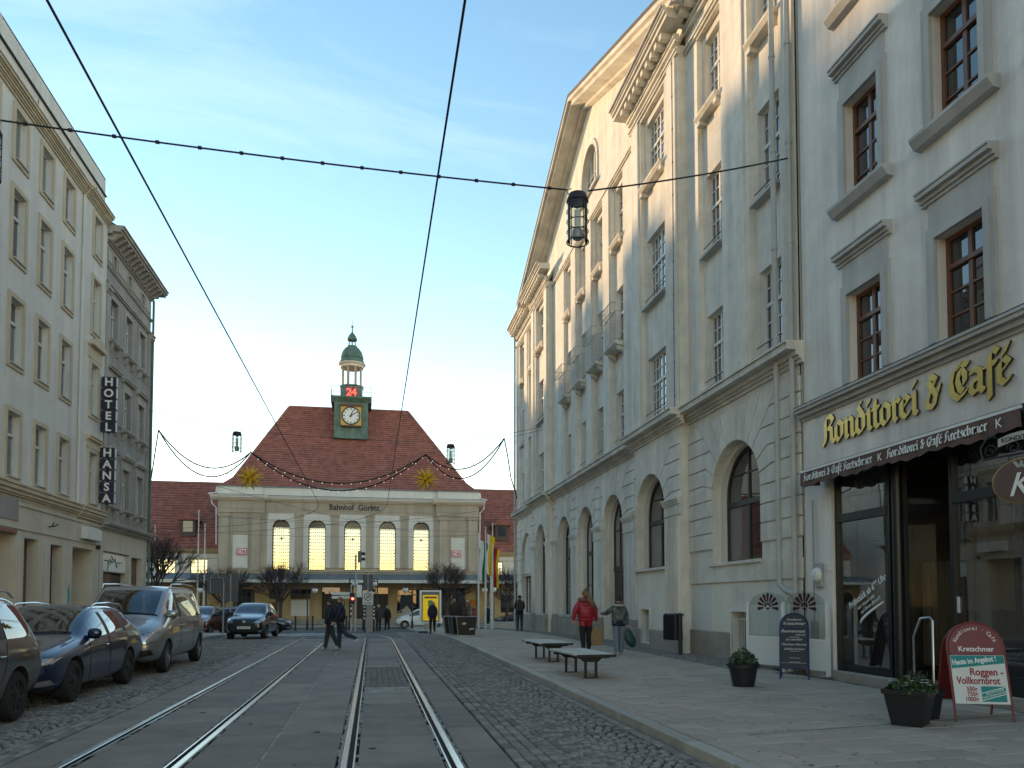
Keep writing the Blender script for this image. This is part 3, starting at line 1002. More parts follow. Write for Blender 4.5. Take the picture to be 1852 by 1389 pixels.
def downpipe(b, x, y, pts_z, r=0.055):
    b.tube([(x,y,pts_z[0]),(x,y,pts_z[1])], r, 10)
    z = pts_z[0]+0.6
    while z < pts_z[1]:
        b.lathe([(r+0.012,0),(r+0.012,0.05)], (x,y,z), 10); z += 2.0
# ---------------------------------------------------------------- right: the long pale bank building
bank = thing('bank_building', 'long cream plastered office building with gable, pilasters and ground floor arches', 'building', (8.1,28.35,0), R(-90))
ZC = 6.1          # underside of the first-floor cornice
WY = -0.25        # the two wings stand forward
ROWS = ((6.75,8.64),(10.15,12.2),(13.78,15.72))
b = MB()
upper = MB()
def bay(xc, w, y, rec=0.16, rdepth=0.14, rows=ROWS, top=15.92):
    return (xc-w/2-rec, xc+w/2+rec, 6.6, top, False, rdepth)
secs = [(-14.85,-9.5,0.0,[(-13.4,1.0),(-10.9,1.0)]), (-9.5,-5.9,WY,[(-7.6,1.6)]), (-5.9,5.9,0.0,[(-3.2,1.0),(-0.95,1.0),(1.3,1.0),(3.55,1.0)]),
        (5.9,9.5,WY,[(7.6,1.6)]), (9.5,14.85,0.0,[(10.87,1.0),(13.52,1.0)])]
for (x0,x1,y,wins) in secs:
    ztop = 16.62 if y == 0 else 16.3
    recs = [bay(xc,w,y) for xc,w in wins]
    wall(upper, x0, x1, ZC+0.35, ztop, y, recs)
    for (xc,w) in wins:
        wall(upper, xc-w/2-0.16, xc+w/2+0.16, 6.6, 15.92, y+0.14, [(xc-w/2,xc+w/2,a,c) for a,c in ROWS], 0.24)
# returns of the wings
for xx, f in ((-9.5,0),(-5.9,1),(5.9,0),(9.5,1)):
    q = [(xx,WY,0.1),(xx,0,0.1),(xx,0,16.3),(xx,WY,16.3)]
    upper.add(q, [(0,1,2,3)] if f == 1 else [(3,2,1,0)])
upper.build('wall', MT['plaster_bank'], bank)
bk = MB(); bk.box(-14.85,14.85,0.5,11.5,0.0,16.6); bk.box(-14.85,-14.80,0,0.5,0,16.6); bk.box(14.80,14.85,0.0,0.5,0,16.6)
bk.build('core_wall', MT['plaster_bank_trim'], bank)
# windows
for (x0,x1,y,wins) in secs:
    for (xc,w) in wins:
        near = xc > 5
        for ri,(a,c) in enumerate(ROWS):
            h = c-a
            yy = y+0.14+0.13
            if w > 1.2:
                cols = (0.167,0.333,0.5,0.667,0.833) if near else (0.25,0.5,0.75)
                rows = (0.16,0.32,0.48,0.6,0.8) if near else (0.3,0.6,0.8)
                gs = {}
                if near:
                    for i in range(6):
                        for k in range(6):
                            if i >= 3 and (ri > 0 or i >= 4): gs[(i,k)] = 'glass_curtain'
                window(bank, xc, a, w, h, yy, cols, rows, majc=(0.5,), majr=(0.6,), gms=gs, bw=0.03, fw=0.07)
            else:
                cols = (0.25,0.5,0.75) if near else (0.5,)
                rows = (0.2,0.4,0.6,0.8) if near else (0.3,0.6,0.8)
                window(bank, xc, a, w, h, yy, cols, rows, majc=(0.5,), majr=(0.6,), gm='glass_dark' if (ri+int(xc)) % 3 else 'glass_curtain')
            sb = MB()
            if ri == 2:
                sb.prism_x([(y+0.3,a+0.02),(y-0.13,a),(y-0.13,a-0.05),(y-0.06,a-0.13),(y+0.15,a-0.15)], xc-w/2-0.10, xc+w/2+0.10)
                for s in (-1,1): sb.box(xc+s*(w/2-0.02)-0.08, xc+s*(w/2-0.02)+0.08, y-0.07, y+0.15, a-0.25, a-0.12)
            else:
                sb.prism_x([(y+0.3,a+0.015),(y-0.05,a),(y-0.05,a-0.05),(y+0.15,a-0.06)], xc-w/2-0.06, xc+w/2+0.06)
            sb.build('window_sill', MT['plaster_bank_trim'] if ri == 2 else MT['zinc'], bank)
            if ri < 2:
                gb = MB(); gb.tube([(xc-w/2,y+0.06,a+0.22),(xc+w/2,y+0.06,a+0.22)], 0.012, 6)
                gb.build('guard_rail', MT['dark_metal'], bank)
# balconettes on the four middle columns
for xc in (-3.2,-0.95,1.3,3.55):
    a = 10.15
    bb = MB()
    for zz in (a+0.05, a+0.98):
        bb.tube([(xc-0.6,-0.03,zz),(xc-0.6,-0.25,zz),(xc+0.6,-0.25,zz),(xc+0.6,-0.03,zz)], 0.012, 5)
    for k in range(11): bb.tube([(xc-0.58+0.116*k,-0.25,a+0.05),(xc-0.58+0.116*k,-0.25,a+0.98)], 0.007, 4)
    for zz in (a+0.9,a+1.25):
        bb.tube([(xc-0.6,-0.25,zz),(xc-0.6,-0.42,zz),(xc+0.6,-0.42,zz),(xc+0.6,-0.25,zz)], 0.014, 5)
    for k in range(9): bb.tube([(xc-0.6+0.15*k,-0.25,a+0.9),(xc-0.6+0.15*k,-0.42,a+0.9),(xc-0.6+0.15*k,-0.42,a+1.25)], 0.010, 4)
    bb.build('balcony_railing', MT['galv'], bank)
    bs = MB()
    bs.prism_x([(0.1,a-0.02),(-0.30,a-0.02),(-0.30,a-0.08),(-0.22,a-0.14),(0.1,a-0.18)], xc-0.64, xc+0.64)
    for s in (-1,1): bs.prism_x([(0.1,a-0.18),(-0.18,a-0.15),(-0.14,a-0.26),(0.1,a-0.38)], xc+s*0.48-0.08, xc+s*0.48+0.08)
    bs.build('balcony_slab', MT['plaster_bank_trim'], bank)
# cornices
cb = MB()
for (x0,x1,y,_) in secs:
    e0, e1 = (0.22 if y < 0 else 0.0), (0.22 if y < 0 else 0.0)
    cornice(cb, x0-e0, x1+e1+(0.10 if x1 > 14 else 0), ZC, y, ((0.07,0.05),(0.06,0.10),(0.10,0.17),(0.13,0.36),(0.04,0.40)))
cb.build('first_floor_cornice', MT['plaster_bank_trim'], bank)
cb = MB()
for (x0,x1,y,_) in secs:
    if y < 0:
        cornice(cb, x0-0.1, x1+0.1, 16.0, y, ((0.07,0.06),(0.06,0.10)))
        cornice(cb, x0-0.12, x1+0.12, 16.3, y, ((0.10,0.10),(0.10,0.14)))
        cornice(cb, x0-0.45, x1+0.45, 16.67, y, ((0.12,0.46),(0.08,0.52),(0.04,0.56)))
    elif abs(x0) > 6 or abs(x1) > 6:
        cornice(cb, x0+(0 if x0 < 0 else 0.1), x1-(0.1 if x1 < 0 else 0), 16.45, y, ((0.10,0.10),(0.10,0.14)))
        cornice(cb, x0, x1, 16.82, y, ((0.12,0.46),(0.08,0.52),(0.04,0.56)))
        cornice(cb, x0+0.05, x1-0.05, 15.98, y, ((0.07,0.06),(0.06,0.10)))
    else:
        cornice(cb, x0+0.1, x1-0.1, 15.98, y, ((0.06,0.05),(0.06,0.09)))
cb.build('main_cornice', MT['plaster_bank_trim'], bank)
db = MB(); db.box(-0.08,0.08,-0.30,0.0,0.0,0.165); dm = db.mesh('dentil', MT['plaster_bank_trim'])
for (x0,x1,y,_) in secs:
    if abs(x0+x1) > 6:
        n = int((x1-x0)/0.36)
        for k in range(n):
            link('dentil', dm, bank, (x0+(x1-x0)*(k+0.5)/n, y-0.1, 16.5 if y < 0 else 16.65))
# pilasters flanking the sections (stepped edges)
pb = MB()
for xx in (-9.5,-5.9,5.9,9.5):
    s = 1 if xx in (-9.5,5.9) else -1
    boxes('pilaster','plaster_bank',bank,[(xx+s*0.06, xx+s*0.62, WY-0.05, WY, 6.55, 16.0)])
for xx in (-14.85,):
    boxes('pilaster','plaster_bank',bank,[(xx, xx+0.4, -0.05, 0, 6.55, 15.98)])
for xa,xb in ((11.72,12.68),(14.36,14.80),(-12.5,-11.8)):
    boxes('pilaster','plaster_bank',bank,[(xa, xb, -0.04, 0, 6.55, 15.98)])
for xc in (-2.08,0.18,2.43):
    boxes('pilaster','plaster_bank',bank,[(xc-0.36,xc+0.36,-0.05,0,6.55,15.98)])
# gable
zr = lambda u: 20.60-0.38*abs(u)
g = MB()
lc, lw = 0.3, 1.0
wall(g, lc-1.5, lc+1.5, 16.62, 19.5, 0.0, [(lc-lw,lc+lw,17.15,18.95,True,0.3)], 0.3, 16)
g.prism_y([(-10.3,16.62),(lc-1.5,16.62),(lc-1.5,zr(lc-1.5)),(-10.3,zr(-10.3))], 0.0, 0.3)
g.prism_y([(lc+1.5,16.62),(10.3,16.62),(10.3,zr(10.3)),(lc+1.5,zr(lc+1.5))], 0.0, 0.3)
g.prism_y([(lc-1.5,19.5),(lc+1.5,19.5),(lc+1.5,zr(lc+1.5)),(0,zr(0)),(lc-1.5,zr(lc-1.5))], 0.0, 0.3)
g.build('gable_wall', MT['plaster_bank'], bank)
window(bank, lc, 17.15, 2.0, 1.8, 0.18, (0.25,0.5,0.75), (0.45,), arch=True, majc=(0.5,))
gt = MB(); gt.ring_y(lc,17.95,1.0,1.16,-0.05,0.0,16,0,math.pi)
gt.box(lc-1.16,lc-1.0,-0.05,0,17.15,17.95); gt.box(lc+1.0,lc+1.16,-0.05,0,17.15,17.95)
gt.build('window_surround', MT['plaster_bank_trim'], bank)
gt = MB(); gt.box(lc-1.2,lc+1.2,-0.12,0.2,17.05,17.15); gt.build('window_sill', MT['zinc'], bank)
rk = MB()
def chev(zt, th, half, y0, y1):
    s = 0.38
    rk.prism_y([(0,zt),(half,zt-s*half),(half,zt-s*half-th),(0,zt-th)], y0, y1)
    rk.prism_y([(0,zt),(-half,zt-s*half),(-half,zt-s*half-th),(0,zt-th)], y0, y1)
chev(21.08,0.20,10.7,-0.78,0.5)
chev(20.878,0.14,10.5,-0.66,0.5)
chev(20.736,0.12,10.3,-0.22,0.4)
rk.build('gable_cornice', MT['plaster_bank_trim'], bank)
rf = MB()
rf.prism_y([(0,21.14),(10.75,17.05),(10.75,16.95),(0,21.02),(-10.75,16.95),(-10.75,17.05)], -0.80, 9.0)
rf.build('gable_roof', MT['roof_dark'], bank)
rf = MB(); rf.prism_x([(0.2,16.9),(5.8,19.6),(11.5,16.9)], -14.8, 14.8)
rf.build('roof', MT['roof_tile'], bank)
for (x0,x1,y,_) in secs:
    if abs(x0+x1) > 6: boxes('gutter','zinc',bank,[(x0-(0.44 if y<0 else 0),x1+(0.44 if y<0 else 0),y-0.62,y-0.48,16.92 if y<0 else 17.07,16.97 if y<0 else 17.12)])

# ground floor
AR = [  # centre, half width, sill, y of the wall, kind
    (-12.0,1.35,0.9,0.0,'shop'), (-7.4,1.08,0.92,WY,'plain'), (-3.85,1.08,0.92,0.0,'plain'), (-0.45,1.08,0.92,0.0,'plain'),
    (3.0,1.10,0.18,0.0,'door'), (7.30,1.14,2.46,WY,'window'), (12.05,1.19,2.42,0.0,'window')]
CROWN = 5.15
gf = MB()
for (x0,x1,y,_) in secs:
    holes = [(c-r_,c+r_,s,CROWN,True,0.42) for c,r_,s,yy,k in AR if x0 < c < x1]
    for bx in (6.85,12.2):
        if x0 < bx < x1: holes.append((bx-0.36,bx+0.36,0.32,1.28,False,0.3))
    wall(gf, x0, x1, 0.0, ZC+0.3, y, holes, 0.42, 20)
gfo = gf.build('ground_floor_wall', MT['plaster_bank'], bank)
SPL = {0:(-14.85,-9.5),1:(-9.5,-5.9),2:(-5.9,-2.15),3:(-2.15,1.28),4:(1.28,5.9),5:(5.9,9.5),6:(9.5,14.85)}
for i,(c,r_,s,y,k) in enumerate(AR):
    xl, xr = SPL[i]
    arch_blocks(gfo, c, r_, CROWN-r_, max(s,2.3) if i in (5,6) else (4.2 if i else 2.6), 5.88, xl+(0.004), xr-(0.004), y, nfan=7, low=(i in (0,6)))
    if i in (6,):
        courses(gfo, xl+0.004, xr-0.004, 1.95, 2.37, y, 0.42)
    if i == 5:
        courses(gfo, xl+0.004, c-r_, 2.6, CROWN-r_-0.02, y, 0.4)
# piers between the middle arches: capitals, roughcast shafts, base blocks
def pier(x0, x1, y):
    p = MB(); p.box(x0,x1,y-0.05,y,0.95,3.72); p.build('pier_shaft', MT['plinth_stone'] if False else MT['plaster_bank_trim'], gfo)
    p = MB(); p.box(x0-0.02,x1+0.02,y-0.075,y,3.72,4.06)
    cornice(p, x0-0.05, x1+0.05, 4.06, y, ((0.06,0.10),(0.06,0.13),(0.05,0.15)))
    p.build('capital', MT['plaster_bank_trim'], gfo)
    p = MB(); p.cbox(x0-0.05,x1+0.05,y-0.14,y,-0.1,0.72,0.02); p.box(x0-0.03,x1+0.03,y-0.10,y,0.72,0.95)
    p.build('pier_base', MT['plinth_stone'], gfo)
for x0,x1,y in ((-9.4,-8.62,WY),(-6.2,-5.98,WY),(-5.8,-5.05,0.0),(-2.65,-1.65,0.0),(0.75,1.8,0.0),(4.22,5.82,0.0),(5.98,6.1,WY)):
    pier(x0,x1,y)
# fluted pilaster beside the last wing arch
p = MB(); p.box(8.5,9.48,WY-0.03,WY,0.75,4.0); 
p.build('fluted_pilaster', MT['plaster_bank_trim'], gfo)
p = MB()
for k in range(8):
    xx = 8.53+0.122*k
    p = MB(); p.prism_z([(xx,WY-0.03),(xx+0.02,WY-0.085),(xx+0.065,WY-0.085),(xx+0.085,WY-0.03)], 0.95, 3.75)
    p.build('fluting', MT['plaster_bank_trim'], gfo)
p = MB(); p.box(8.48,9.53,WY-0.07,WY,3.78,4.05); cornice(p, 8.46, 9.56, 4.05, WY, ((0.06,0.10),(0.06,0.13),(0.05,0.16)))
p.build('capital', MT['plaster_bank_trim'], gfo)
# plinth
def plinth_piece(*q):
    p = MB(); p.cbox(*q); p.build('plinth', MT['plinth_stone'], bank)
for x0,x1,y in ((-9.5,-5.9,WY),(-5.05,-2.65,0),(-1.65,0.75,0)):
    plinth_piece(x0+0.01,x1-0.01,y-0.05,y,-0.3,0.86,0.015)
for x0,x1 in ((9.5,11.84),(12.56,14.85)): plinth_piece(x0,x1,-0.04,0,-0.3,0.80,0.015)
plinth_piece(11.84,12.56,-0.04,0,-0.3,0.31,0.01)
for x0,x1 in ((5.95,6.49),(7.21,9.55)): plinth_piece(x0,x1,WY-0.05,WY,-0.3,0.72,0.015)
plinth_piece(6.49,7.21,WY-0.05,WY,-0.3,0.31,0.01)
plinth_piece(-14.85,-9.6,-0.06,0,-0.4,0.86,0.015)
# arch fillings
for i,(c,r_,s,y,k) in enumerate(AR):
    inner = MB()
    inner.ring_y(c,CROWN-r_,r_-0.10,r_+0.0,y+0.20,y+0.42,18,0,math.pi)
    inner.box(c-r_,c-r_+0.10,y+0.20,y+0.42,s,CROWN-r_); inner.box(c+r_-0.10,c+r_,y+0.20,y+0.42,s,CROWN-r_)
    inner.build('arch_moulding', MT['plaster_bank_trim'], gfo)
    w, h = 2*r_-0.2, CROWN-0.10-s
    if k == 'shop':
        sh = MB(); sh.prism_y([(c-r_+0.1,3.05)]+[(c-(r_-0.1)*math.cos(math.pi*t/16), CROWN-r_+(r_-0.1)*math.sin(math.pi*t/16)) for t in range(17)]+[(c+r_-0.1,3.05)], y+0.10, y+0.2)
        sh.build('blind_arch', MT['plaster_bank'], gfo)
        sh = MB(); cornice(sh, c-r_+0.0, c+r_-0.0, 2.86, y+0.1, ((0.12,0.06),(0.08,0.12))); sh.build('shop_lintel', MT['plaster_bank_trim'], gfo)
        window(bank, c, s, w, 2.86-s, y+0.22, (0.33,0.66), (0.86,), fm='black_alu', gm='glass_shop', name='shop_window')
        sb = MB(); sb.box(c-r_,c+r_,y+1.2,y+1.25,s,2.86); sb.box(c-0.9,c-0.5,y+0.7,y+0.9,s,s+1.2); sb.build('shop_interior', MT['interior_warm'], bank)
        pm = MB(); pm.box(c+0.1,c+0.5,y+0.40,y+0.41,s+0.25,s+1.5); pm.build('shop_poster', MT['poster_white'], bank)
    elif k == 'door':
        dd = MB(); dd.box(c-w/2,c+w/2,y+0.36,y+0.42,s,2.55); dd.box(c-w/2,c+w/2,y+0.33,y+0.42,2.55,2.68)
        do = dd.build('door', MT['door_brown'], bank)
        pp = MB()
        for xx in (c-w/4,c+w/4):
            for za,zb in ((s+0.25,s+0.9),(s+1.05,s+2.2)):
                pp.cbox(xx-w/4+0.12,xx+w/4-0.12,y+0.345,y+0.37,za,zb,0.008)
        pp.build('door_panel', MT['door_brown'], do)
        hb = MB(); hb.tube([(c+0.06,y+0.30,s+1.05),(c+0.06,y+0.30,s+1.35)],0.014,6); hb.build('handle', MT['steel'], do)
        window(bank, c, 2.68, w, CROWN-0.10-2.68, y+0.34, (0.33,0.66), (0.55,), fm='dark_frame', gm='glass_dark', arch=True)
    else:
        tr = 0.52 if k == 'window' else 0.6
        window(bank, c, s, w, h, y+0.32, (0.5,) if k == 'window' else (0.33,0.66), (tr,0.78) if k == 'window' else (0.3,tr), fm='dark_frame', gm='glass_dark', arch=True, majc=(0.5,), majr=(tr,), bigr=0.12, gms={(0,0):'glass_curtain'} if k == 'window' else None, fw=0.07)
    if k == 'window':
        sb = MB(); sb.prism_x([(y+0.35,s+0.03),(y-0.10,s),(y-0.10,s-0.07),(y,s-0.08)], c-r_-0.06, c+r_+0.06); sb.build('window_sill', MT['plaster_bank_trim'], bank)
    elif k == 'plain':
        sb = MB(); sb.prism_x([(y+0.35,s+0.03),(y-0.07,s),(y-0.07,s-0.06),(y,s-0.07)], c-r_-0.02, c+r_+0.02); sb.build('window_sill', MT['zinc'], bank)
# barred cellar windows
for bx, y in ((6.85,WY),(12.2,0.0)):
    fr = MB(); frame_trim(fr, bx-0.36,bx+0.36,0.32,1.28,y,0.05,0.045); wo = fr.build('cellar_window', MT['plaster_bank'], bank)
    gl = MB(); gl.box(bx-0.36,bx+0.36,y+0.26,y+0.28,0.32,1.28); gl.build('pane', MT['glass_dark'], wo)
    for k in range(6):
        bb = MB(); xx = bx-0.30+0.12*k; bb.box(xx-0.012,xx+0.012,y+0.12,y+0.144,0.32,1.28); bb.build('bar', MT['white_frame'], wo)
    bb = MB(); bb.box(bx-0.36,bx+0.36,y+0.115,y+0.15,1.1,1.13); bb.box(bx-0.36,bx+0.36,y+0.115,y+0.15,0.46,0.49); bb.build('bar', MT['white_frame'], wo)
# patches of newer paint low on the wall
for q,m in (((9.55,10.75,-0.0025,0.0,0.805,1.93),'patch_grey'),((10.75,11.80,-0.003,0.0,0.805,1.93),'patch_cream'),((12.62,13.45,-0.0025,0.0,0.805,1.90),'patch_cream'),((13.45,14.1,-0.0035,0.0,0.805,1.95),'patch_grey')):
    boxes('paint_patch', m, gfo, [q])
boxes('paint_patch', 'patch_cream', gfo, [(6.18,6.48,WY-0.003,WY,0.73,2.37),(6.48,7.22,WY-0.003,WY,1.34,2.37),(7.22,8.45,WY-0.003,WY,0.73,2.37)])
# notices, box and pipes
p = MB(); p.box(1.15,1.5,-0.09,-0.05,1.28,1.95); p.build('notice_board', MT['poster_white'], bank)
p = MB(); p.box(5.3,5.5,-0.08,-0.05,2.0,2.2); p.build('number_plate', MT['white_text'], bank)
p = MB(); downpipe(p, 14.2, -0.16, (2.0,16.7)); p.tube([(14.2,-0.16,2.0),(14.22,-0.16,1.85),(14.45,-0.16,1.72),(14.72,-0.16,1.66)],0.055,10)
p.build('downpipe', MT['zinc'], bank, smooth=True)
p = MB(); downpipe(p, 14.72, -0.12, (-0.1,16.7)); p.build('downpipe', MT['zinc'], bank, smooth=True)
p = MB(); downpipe(p, -14.80, -0.14, (0.0,16.7)); p.build('downpipe', MT['zinc'], bank, smooth=True)
p = MB(); p.tube([(9.28,WY-0.06,6.6),(9.28,WY-0.06,16.2)],0.008,5)
for k in range(11): p.box(9.26,9.30,WY-0.07,WY,6.9+0.9*k,6.93+0.9*k)
p.build('lightning_conductor', MT['dark_metal'], bank)
# ---------------------------------------------------------------- blackletter drawn with a broad nib
GL = {
 'o': (0.72, [[(0,.78),(0,.2),(.22,.02)],[(0,.78),(.22,.98),(.48,.8),(.48,.22),(.22,.02)]]),
 'n': (0.92, [[(-.05,.86),(.1,.96),(.1,.12),(.22,.02)],[(.1,.75),(.38,.98),(.55,.82),(.55,.12),(.7,.02)]]),
 'm': (1.36, [[(-.05,.86),(.1,.96),(.1,.12),(.22,.02)],[(.1,.75),(.38,.98),(.55,.82),(.55,.12),(.66,.02)],[(.55,.75),(.83,.98),(1.0,.82),(1.0,.12),(1.14,.02)]]),
 'd': (0.76, [[(0,.75),(0,.2),(.22,.02),(.5,.2),(.5,.8),(.12,1.32)],[(0,.75),(.25,.95),(.44,.85)],[(.12,1.32),(.3,1.48)]]),
 'i': (0.46, [[(0,.88),(.12,.97),(.12,.12),(.26,.02)],[(.05,1.26),(.18,1.42)]]),
 't': (0.55, [[(.12,1.28),(.12,.15),(.3,.02),(.4,.1)],[(-.06,.95),(.34,.95)]]),
 'r': (0.60, [[(0,.86),(.12,.96),(.12,.12),(.26,.02)],[(.14,.78),(.32,.98),(.45,.86)]]),
 'e': (0.66, [[(0,.78),(0,.2),(.22,.02),(.45,.16)],[(0,.78),(.24,.98),(.44,.78),(.08,.48)]]),
 'c': (0.58, [[(0,.78),(0,.2),(.22,.02),(.42,.14)],[(0,.78),(.24,.98),(.42,.88)]]),
 's': (0.60, [[(.4,.9),(.2,.98),(.05,.8),(.4,.4),(.38,.12),(.15,.02),(0,.12)]]),
 'h': (0.78, [[(.05,1.42),(.05,.12),(.18,.02)],[(.05,.75),(.32,.98),(.48,.8),(.48,.1),(.3,-.28)]]),
 'a': (0.80, [[(.05,.9),(.28,.98),(.48,.85),(.48,.12),(.62,.02)],[(.46,.62),(.1,.5),(0,.22),(.15,.02),(.46,.2)]]),
 'f': (0.56, [[(.12,.95),(.12,-.38)],[(.12,.95),(.14,1.3),(.34,1.48),(.5,1.36)],[(-.08,.95),(.4,.95)]]),
 '&': (0.86, [[(.5,1.2),(.26,1.4),(.08,1.18),(.5,.5),(.36,.06),(0,.12)],[(.5,1.2),(.1,.62),(-.02,.3),(.0,.12)],[(.5,.5),(.64,.86)]]),
 'K': (1.02, [[(.34,1.45),(.14,1.2),(.16,.3),(.02,.02),(-.12,.06)],[(.34,1.45),(.62,1.42),(.76,1.2),(.54,.95),(.34,.82)],[(.34,.86),(.62,.74),(.64,.2),(.84,.02)]]),
 'C': (1.02, [[(.5,1.42),(.16,1.18),(.02,.75),(.1,.28),(.42,0),(.78,.22)],[(.46,1.12),(.36,.75),(.5,.36),(.62,.3)],[(.4,1.3),(.62,1.42),(.88,1.34)],[(.56,1.2),(.74,.95),(.72,.62)]]),
}
GL['é'] = (0.66, GL['e'][1]+[[(.18,1.14),(.40,1.48)]])
def hull2(pts):
    pts = sorted(set((round(a,5),round(c,5)) for a,c in pts))
    def half(ps):
        h = []
        for p in ps:
            while len(h) > 1 and (h[-1][0]-h[-2][0])*(p[1]-h[-2][1])-(h[-1][1]-h[-2][1])*(p[0]-h[-2][0]) <= 0: h.pop()
            h.append(p)
        return h
    a, c = half(pts), half(pts[::-1])
    return a[:-1]+c[:-1]
def nib_glyph(b, ch, x, z, sx, sz, y0, y1, nib=0.27):
    ca, sa = math.cos(R(42)), math.sin(R(42))
    N = [(ca*nib/2-sa*.035, sa*nib/2+ca*.035),(ca*nib/2+sa*.035, sa*nib/2-ca*.035),(-ca*nib/2-sa*.035,-sa*nib/2+ca*.035),(-ca*nib/2+sa*.035,-sa*nib/2-ca*.035)]
    k = 0
    for st in GL[ch][1]:
        for p, q in zip(st, st[1:]):
            h = hull2([(p[0]+a,p[1]+c) for a,c in N]+[(q[0]+a,q[1]+c) for a,c in N])
            b.mi = 1; nf = len(b.f); b.prism_y([(x+u*sx, z+v*sz) for u,v in h], y0+0.0006*k, y1); b.m[nf] = 0; b.mi = 0
            k += 1
def fraktur_len(t): return sum(0.42 if c == ' ' else GL[c][0] for c in t)
# ---------------------------------------------------------------- right front: the cafe house
CAFE_Y = 13.42
cafe = thing('cafe_house', 'pale grey plastered house with brown windows above a dark cafe shopfront', 'building', (8.1,CAFE_Y,0), R(-90))
CW = [1.92,4.05,6.18,8.31]
CROWS = ((5.28,6.82),(8.46,10.2),(11.96,13.7))
b = MB()
wall(b, 0.0, 18.0, 4.95, 17.0, 0.0, [(c-0.46,c+0.46,a,t) for c in CW for a,t in CROWS], 0.22)
b.build('wall', MT['plaster_cafe'], cafe)
bk = MB(); bk.box(0.02,18,0.35,11,4.0,17.0); bk.box(0.02,18,5.6,11,0,4.0); bk.build('core_wall', MT['interior_dark'], cafe)
for c in CW:
    for ri,(a,t) in enumerate(CROWS):
        h = t-a
        gs = {(1,0):'glass_curtain',(1,1):'glass_curtain',(1,2):'glass_curtain'} if (ri == 1 and c < 3) else {}
        window(cafe, c, a, 0.92, h, 0.14, (0.5,), (0.23,0.46,0.70), fm='brown_frame', gm='glass_dark', majc=(0.5,), majr=(0.70,), fw=0.065, bw=0.03, gms=gs, bigr=0.07)
        tb = MB()
        frame_trim(tb, c-0.46, c+0.46, a, t, 0.0, 0.18, 0.045, bottom=False)
        frame_trim(tb, c-0.46, c+0.46, a, t, -0.045, 0.10, 0.02, bottom=False)
        tb.box(c-0.60,c+0.60,-0.03,0,t+0.19,t+0.55)
        cornice(tb, c-0.70, c+0.70, t+0.55, 0.0, ((0.05,0.06),(0.06,0.10),(0.07,0.17),(0.03,0.19)))
        tb.build('window_surround', MT['cafe_trim'], cafe)
        if ri:
            sb = MB(); sb.prism_x([(0.2,a+0.03),(-0.20,a),(-0.20,a-0.05),(-0.12,a-0.17),(0,a-0.19)], c-0.76, c+0.76)
            sb.build('window_sill', MT['cafe_trim'], cafe)
# sign band and its cornice
b = MB(); wall(b, 0.0, 18.0, 3.86, 4.96, -0.03, [], 0.1); b.add([(0,-0.03,3.86),(18,-0.03,3.86),(18,0.3,3.86),(0,0.3,3.86)],[(3,2,1,0)])
b.build('sign_band', MT['plaster_cafe'], cafe)
b = MB(); cornice(b, 0.02, 18.0, 4.92, 0.0, ((0.06,0.07),(0.08,0.14),(0.06,0.22),(0.04,0.25))); b.build('shop_cornice', MT['cafe_trim'], cafe)
b = MB(); b.box(0.02,18,-0.252,0.0,5.163,5.175); b.build('flashing', MT['dark_metal'], cafe)
# gilt lettering, each letter a part
txt = 'Konditorei & Café'
sx = 4.22/fraktur_len(txt); x = 0.72
for ch in txt:
    if ch == ' ': x += 0.42*sx; continue
    b = MB(); nib_glyph(b, ch, x+0.12*sx, 4.33, sx, 0.335, -0.085, -0.05); b.build('gilt_letter', [MT['gold'],MT['dark_frame']], cafe)
    x += GL[ch][0]*sx
# awning cassette and valance
b = MB(); b.prism_x([(-0.03,3.98),(-0.40,3.90),(-0.46,3.86),(-0.46,3.80),(-0.03,3.80)], 0.62, 5.46)
aw = b.build('awning', MT['black_alu'], cafe)
b = MB(); b.box(0.60,5.48,-0.485,-0.462,3.825,3.865); b.build('front_bar', MT['white_paint'], aw)
b = MB(); n = 120; vs = []; fs = []
x0, x1 = 0.62, 5.46
for k in range(n+1):
    x = x0+(x1-x0)*k/n
    ph = (x-x0)/0.30
    zb = 3.60-0.035*abs(math.sin(math.pi*ph))+0.018*math.sin(x*5)
    wv = 0.018*math.sin(x*9.3)+0.012*math.sin(x*21)
    vs += [(x,-0.475,3.83),(x,-0.475+wv*0.5,3.72),(x,-0.475+wv,zb)]
for k in range(n):
    for j in range(2): fs.append((3*k+j+1,3*k+3+j+1,3*k+3+j,3*k+j))
b.add(vs, fs)
for k in range(3): pass
b.build('valance', MT['awning_cloth'], aw, smooth='all')
b = MB(); b.add([(0.62,-0.475,3.83),(0.62,-0.08,3.83),(0.62,-0.08,3.62),(0.62,-0.475,3.60)],[(0,1,2,3)]); b.build('valance_end', MT['awning_cloth'], aw)
x = 0.78
for word in ('Konditorei & Café Kretschmer','|','Konditorei & Café Kretschmer','|'):
    if word == '|':
        me = text_mesh('K', 0.17, 0.001, MT['white_text']); link('lettering', me, aw, (x+0.07,-0.503,3.655), (R(90),0,0)); x += 0.30; continue
    b = MB(); s = 1.93/fraktur_len(word)
    for ch in word:
        if ch != ' ': nib_glyph(b, ch, x, 3.665, s, 0.088, -0.501, -0.498, nib=0.25)
        x += (0.42 if ch == ' ' else GL[ch][0])*s
        if ch == ' ': b.build('lettering', MT['white_text'], aw); b = MB()
    b.build('lettering', MT['white_text'], aw)
    x += 0.05
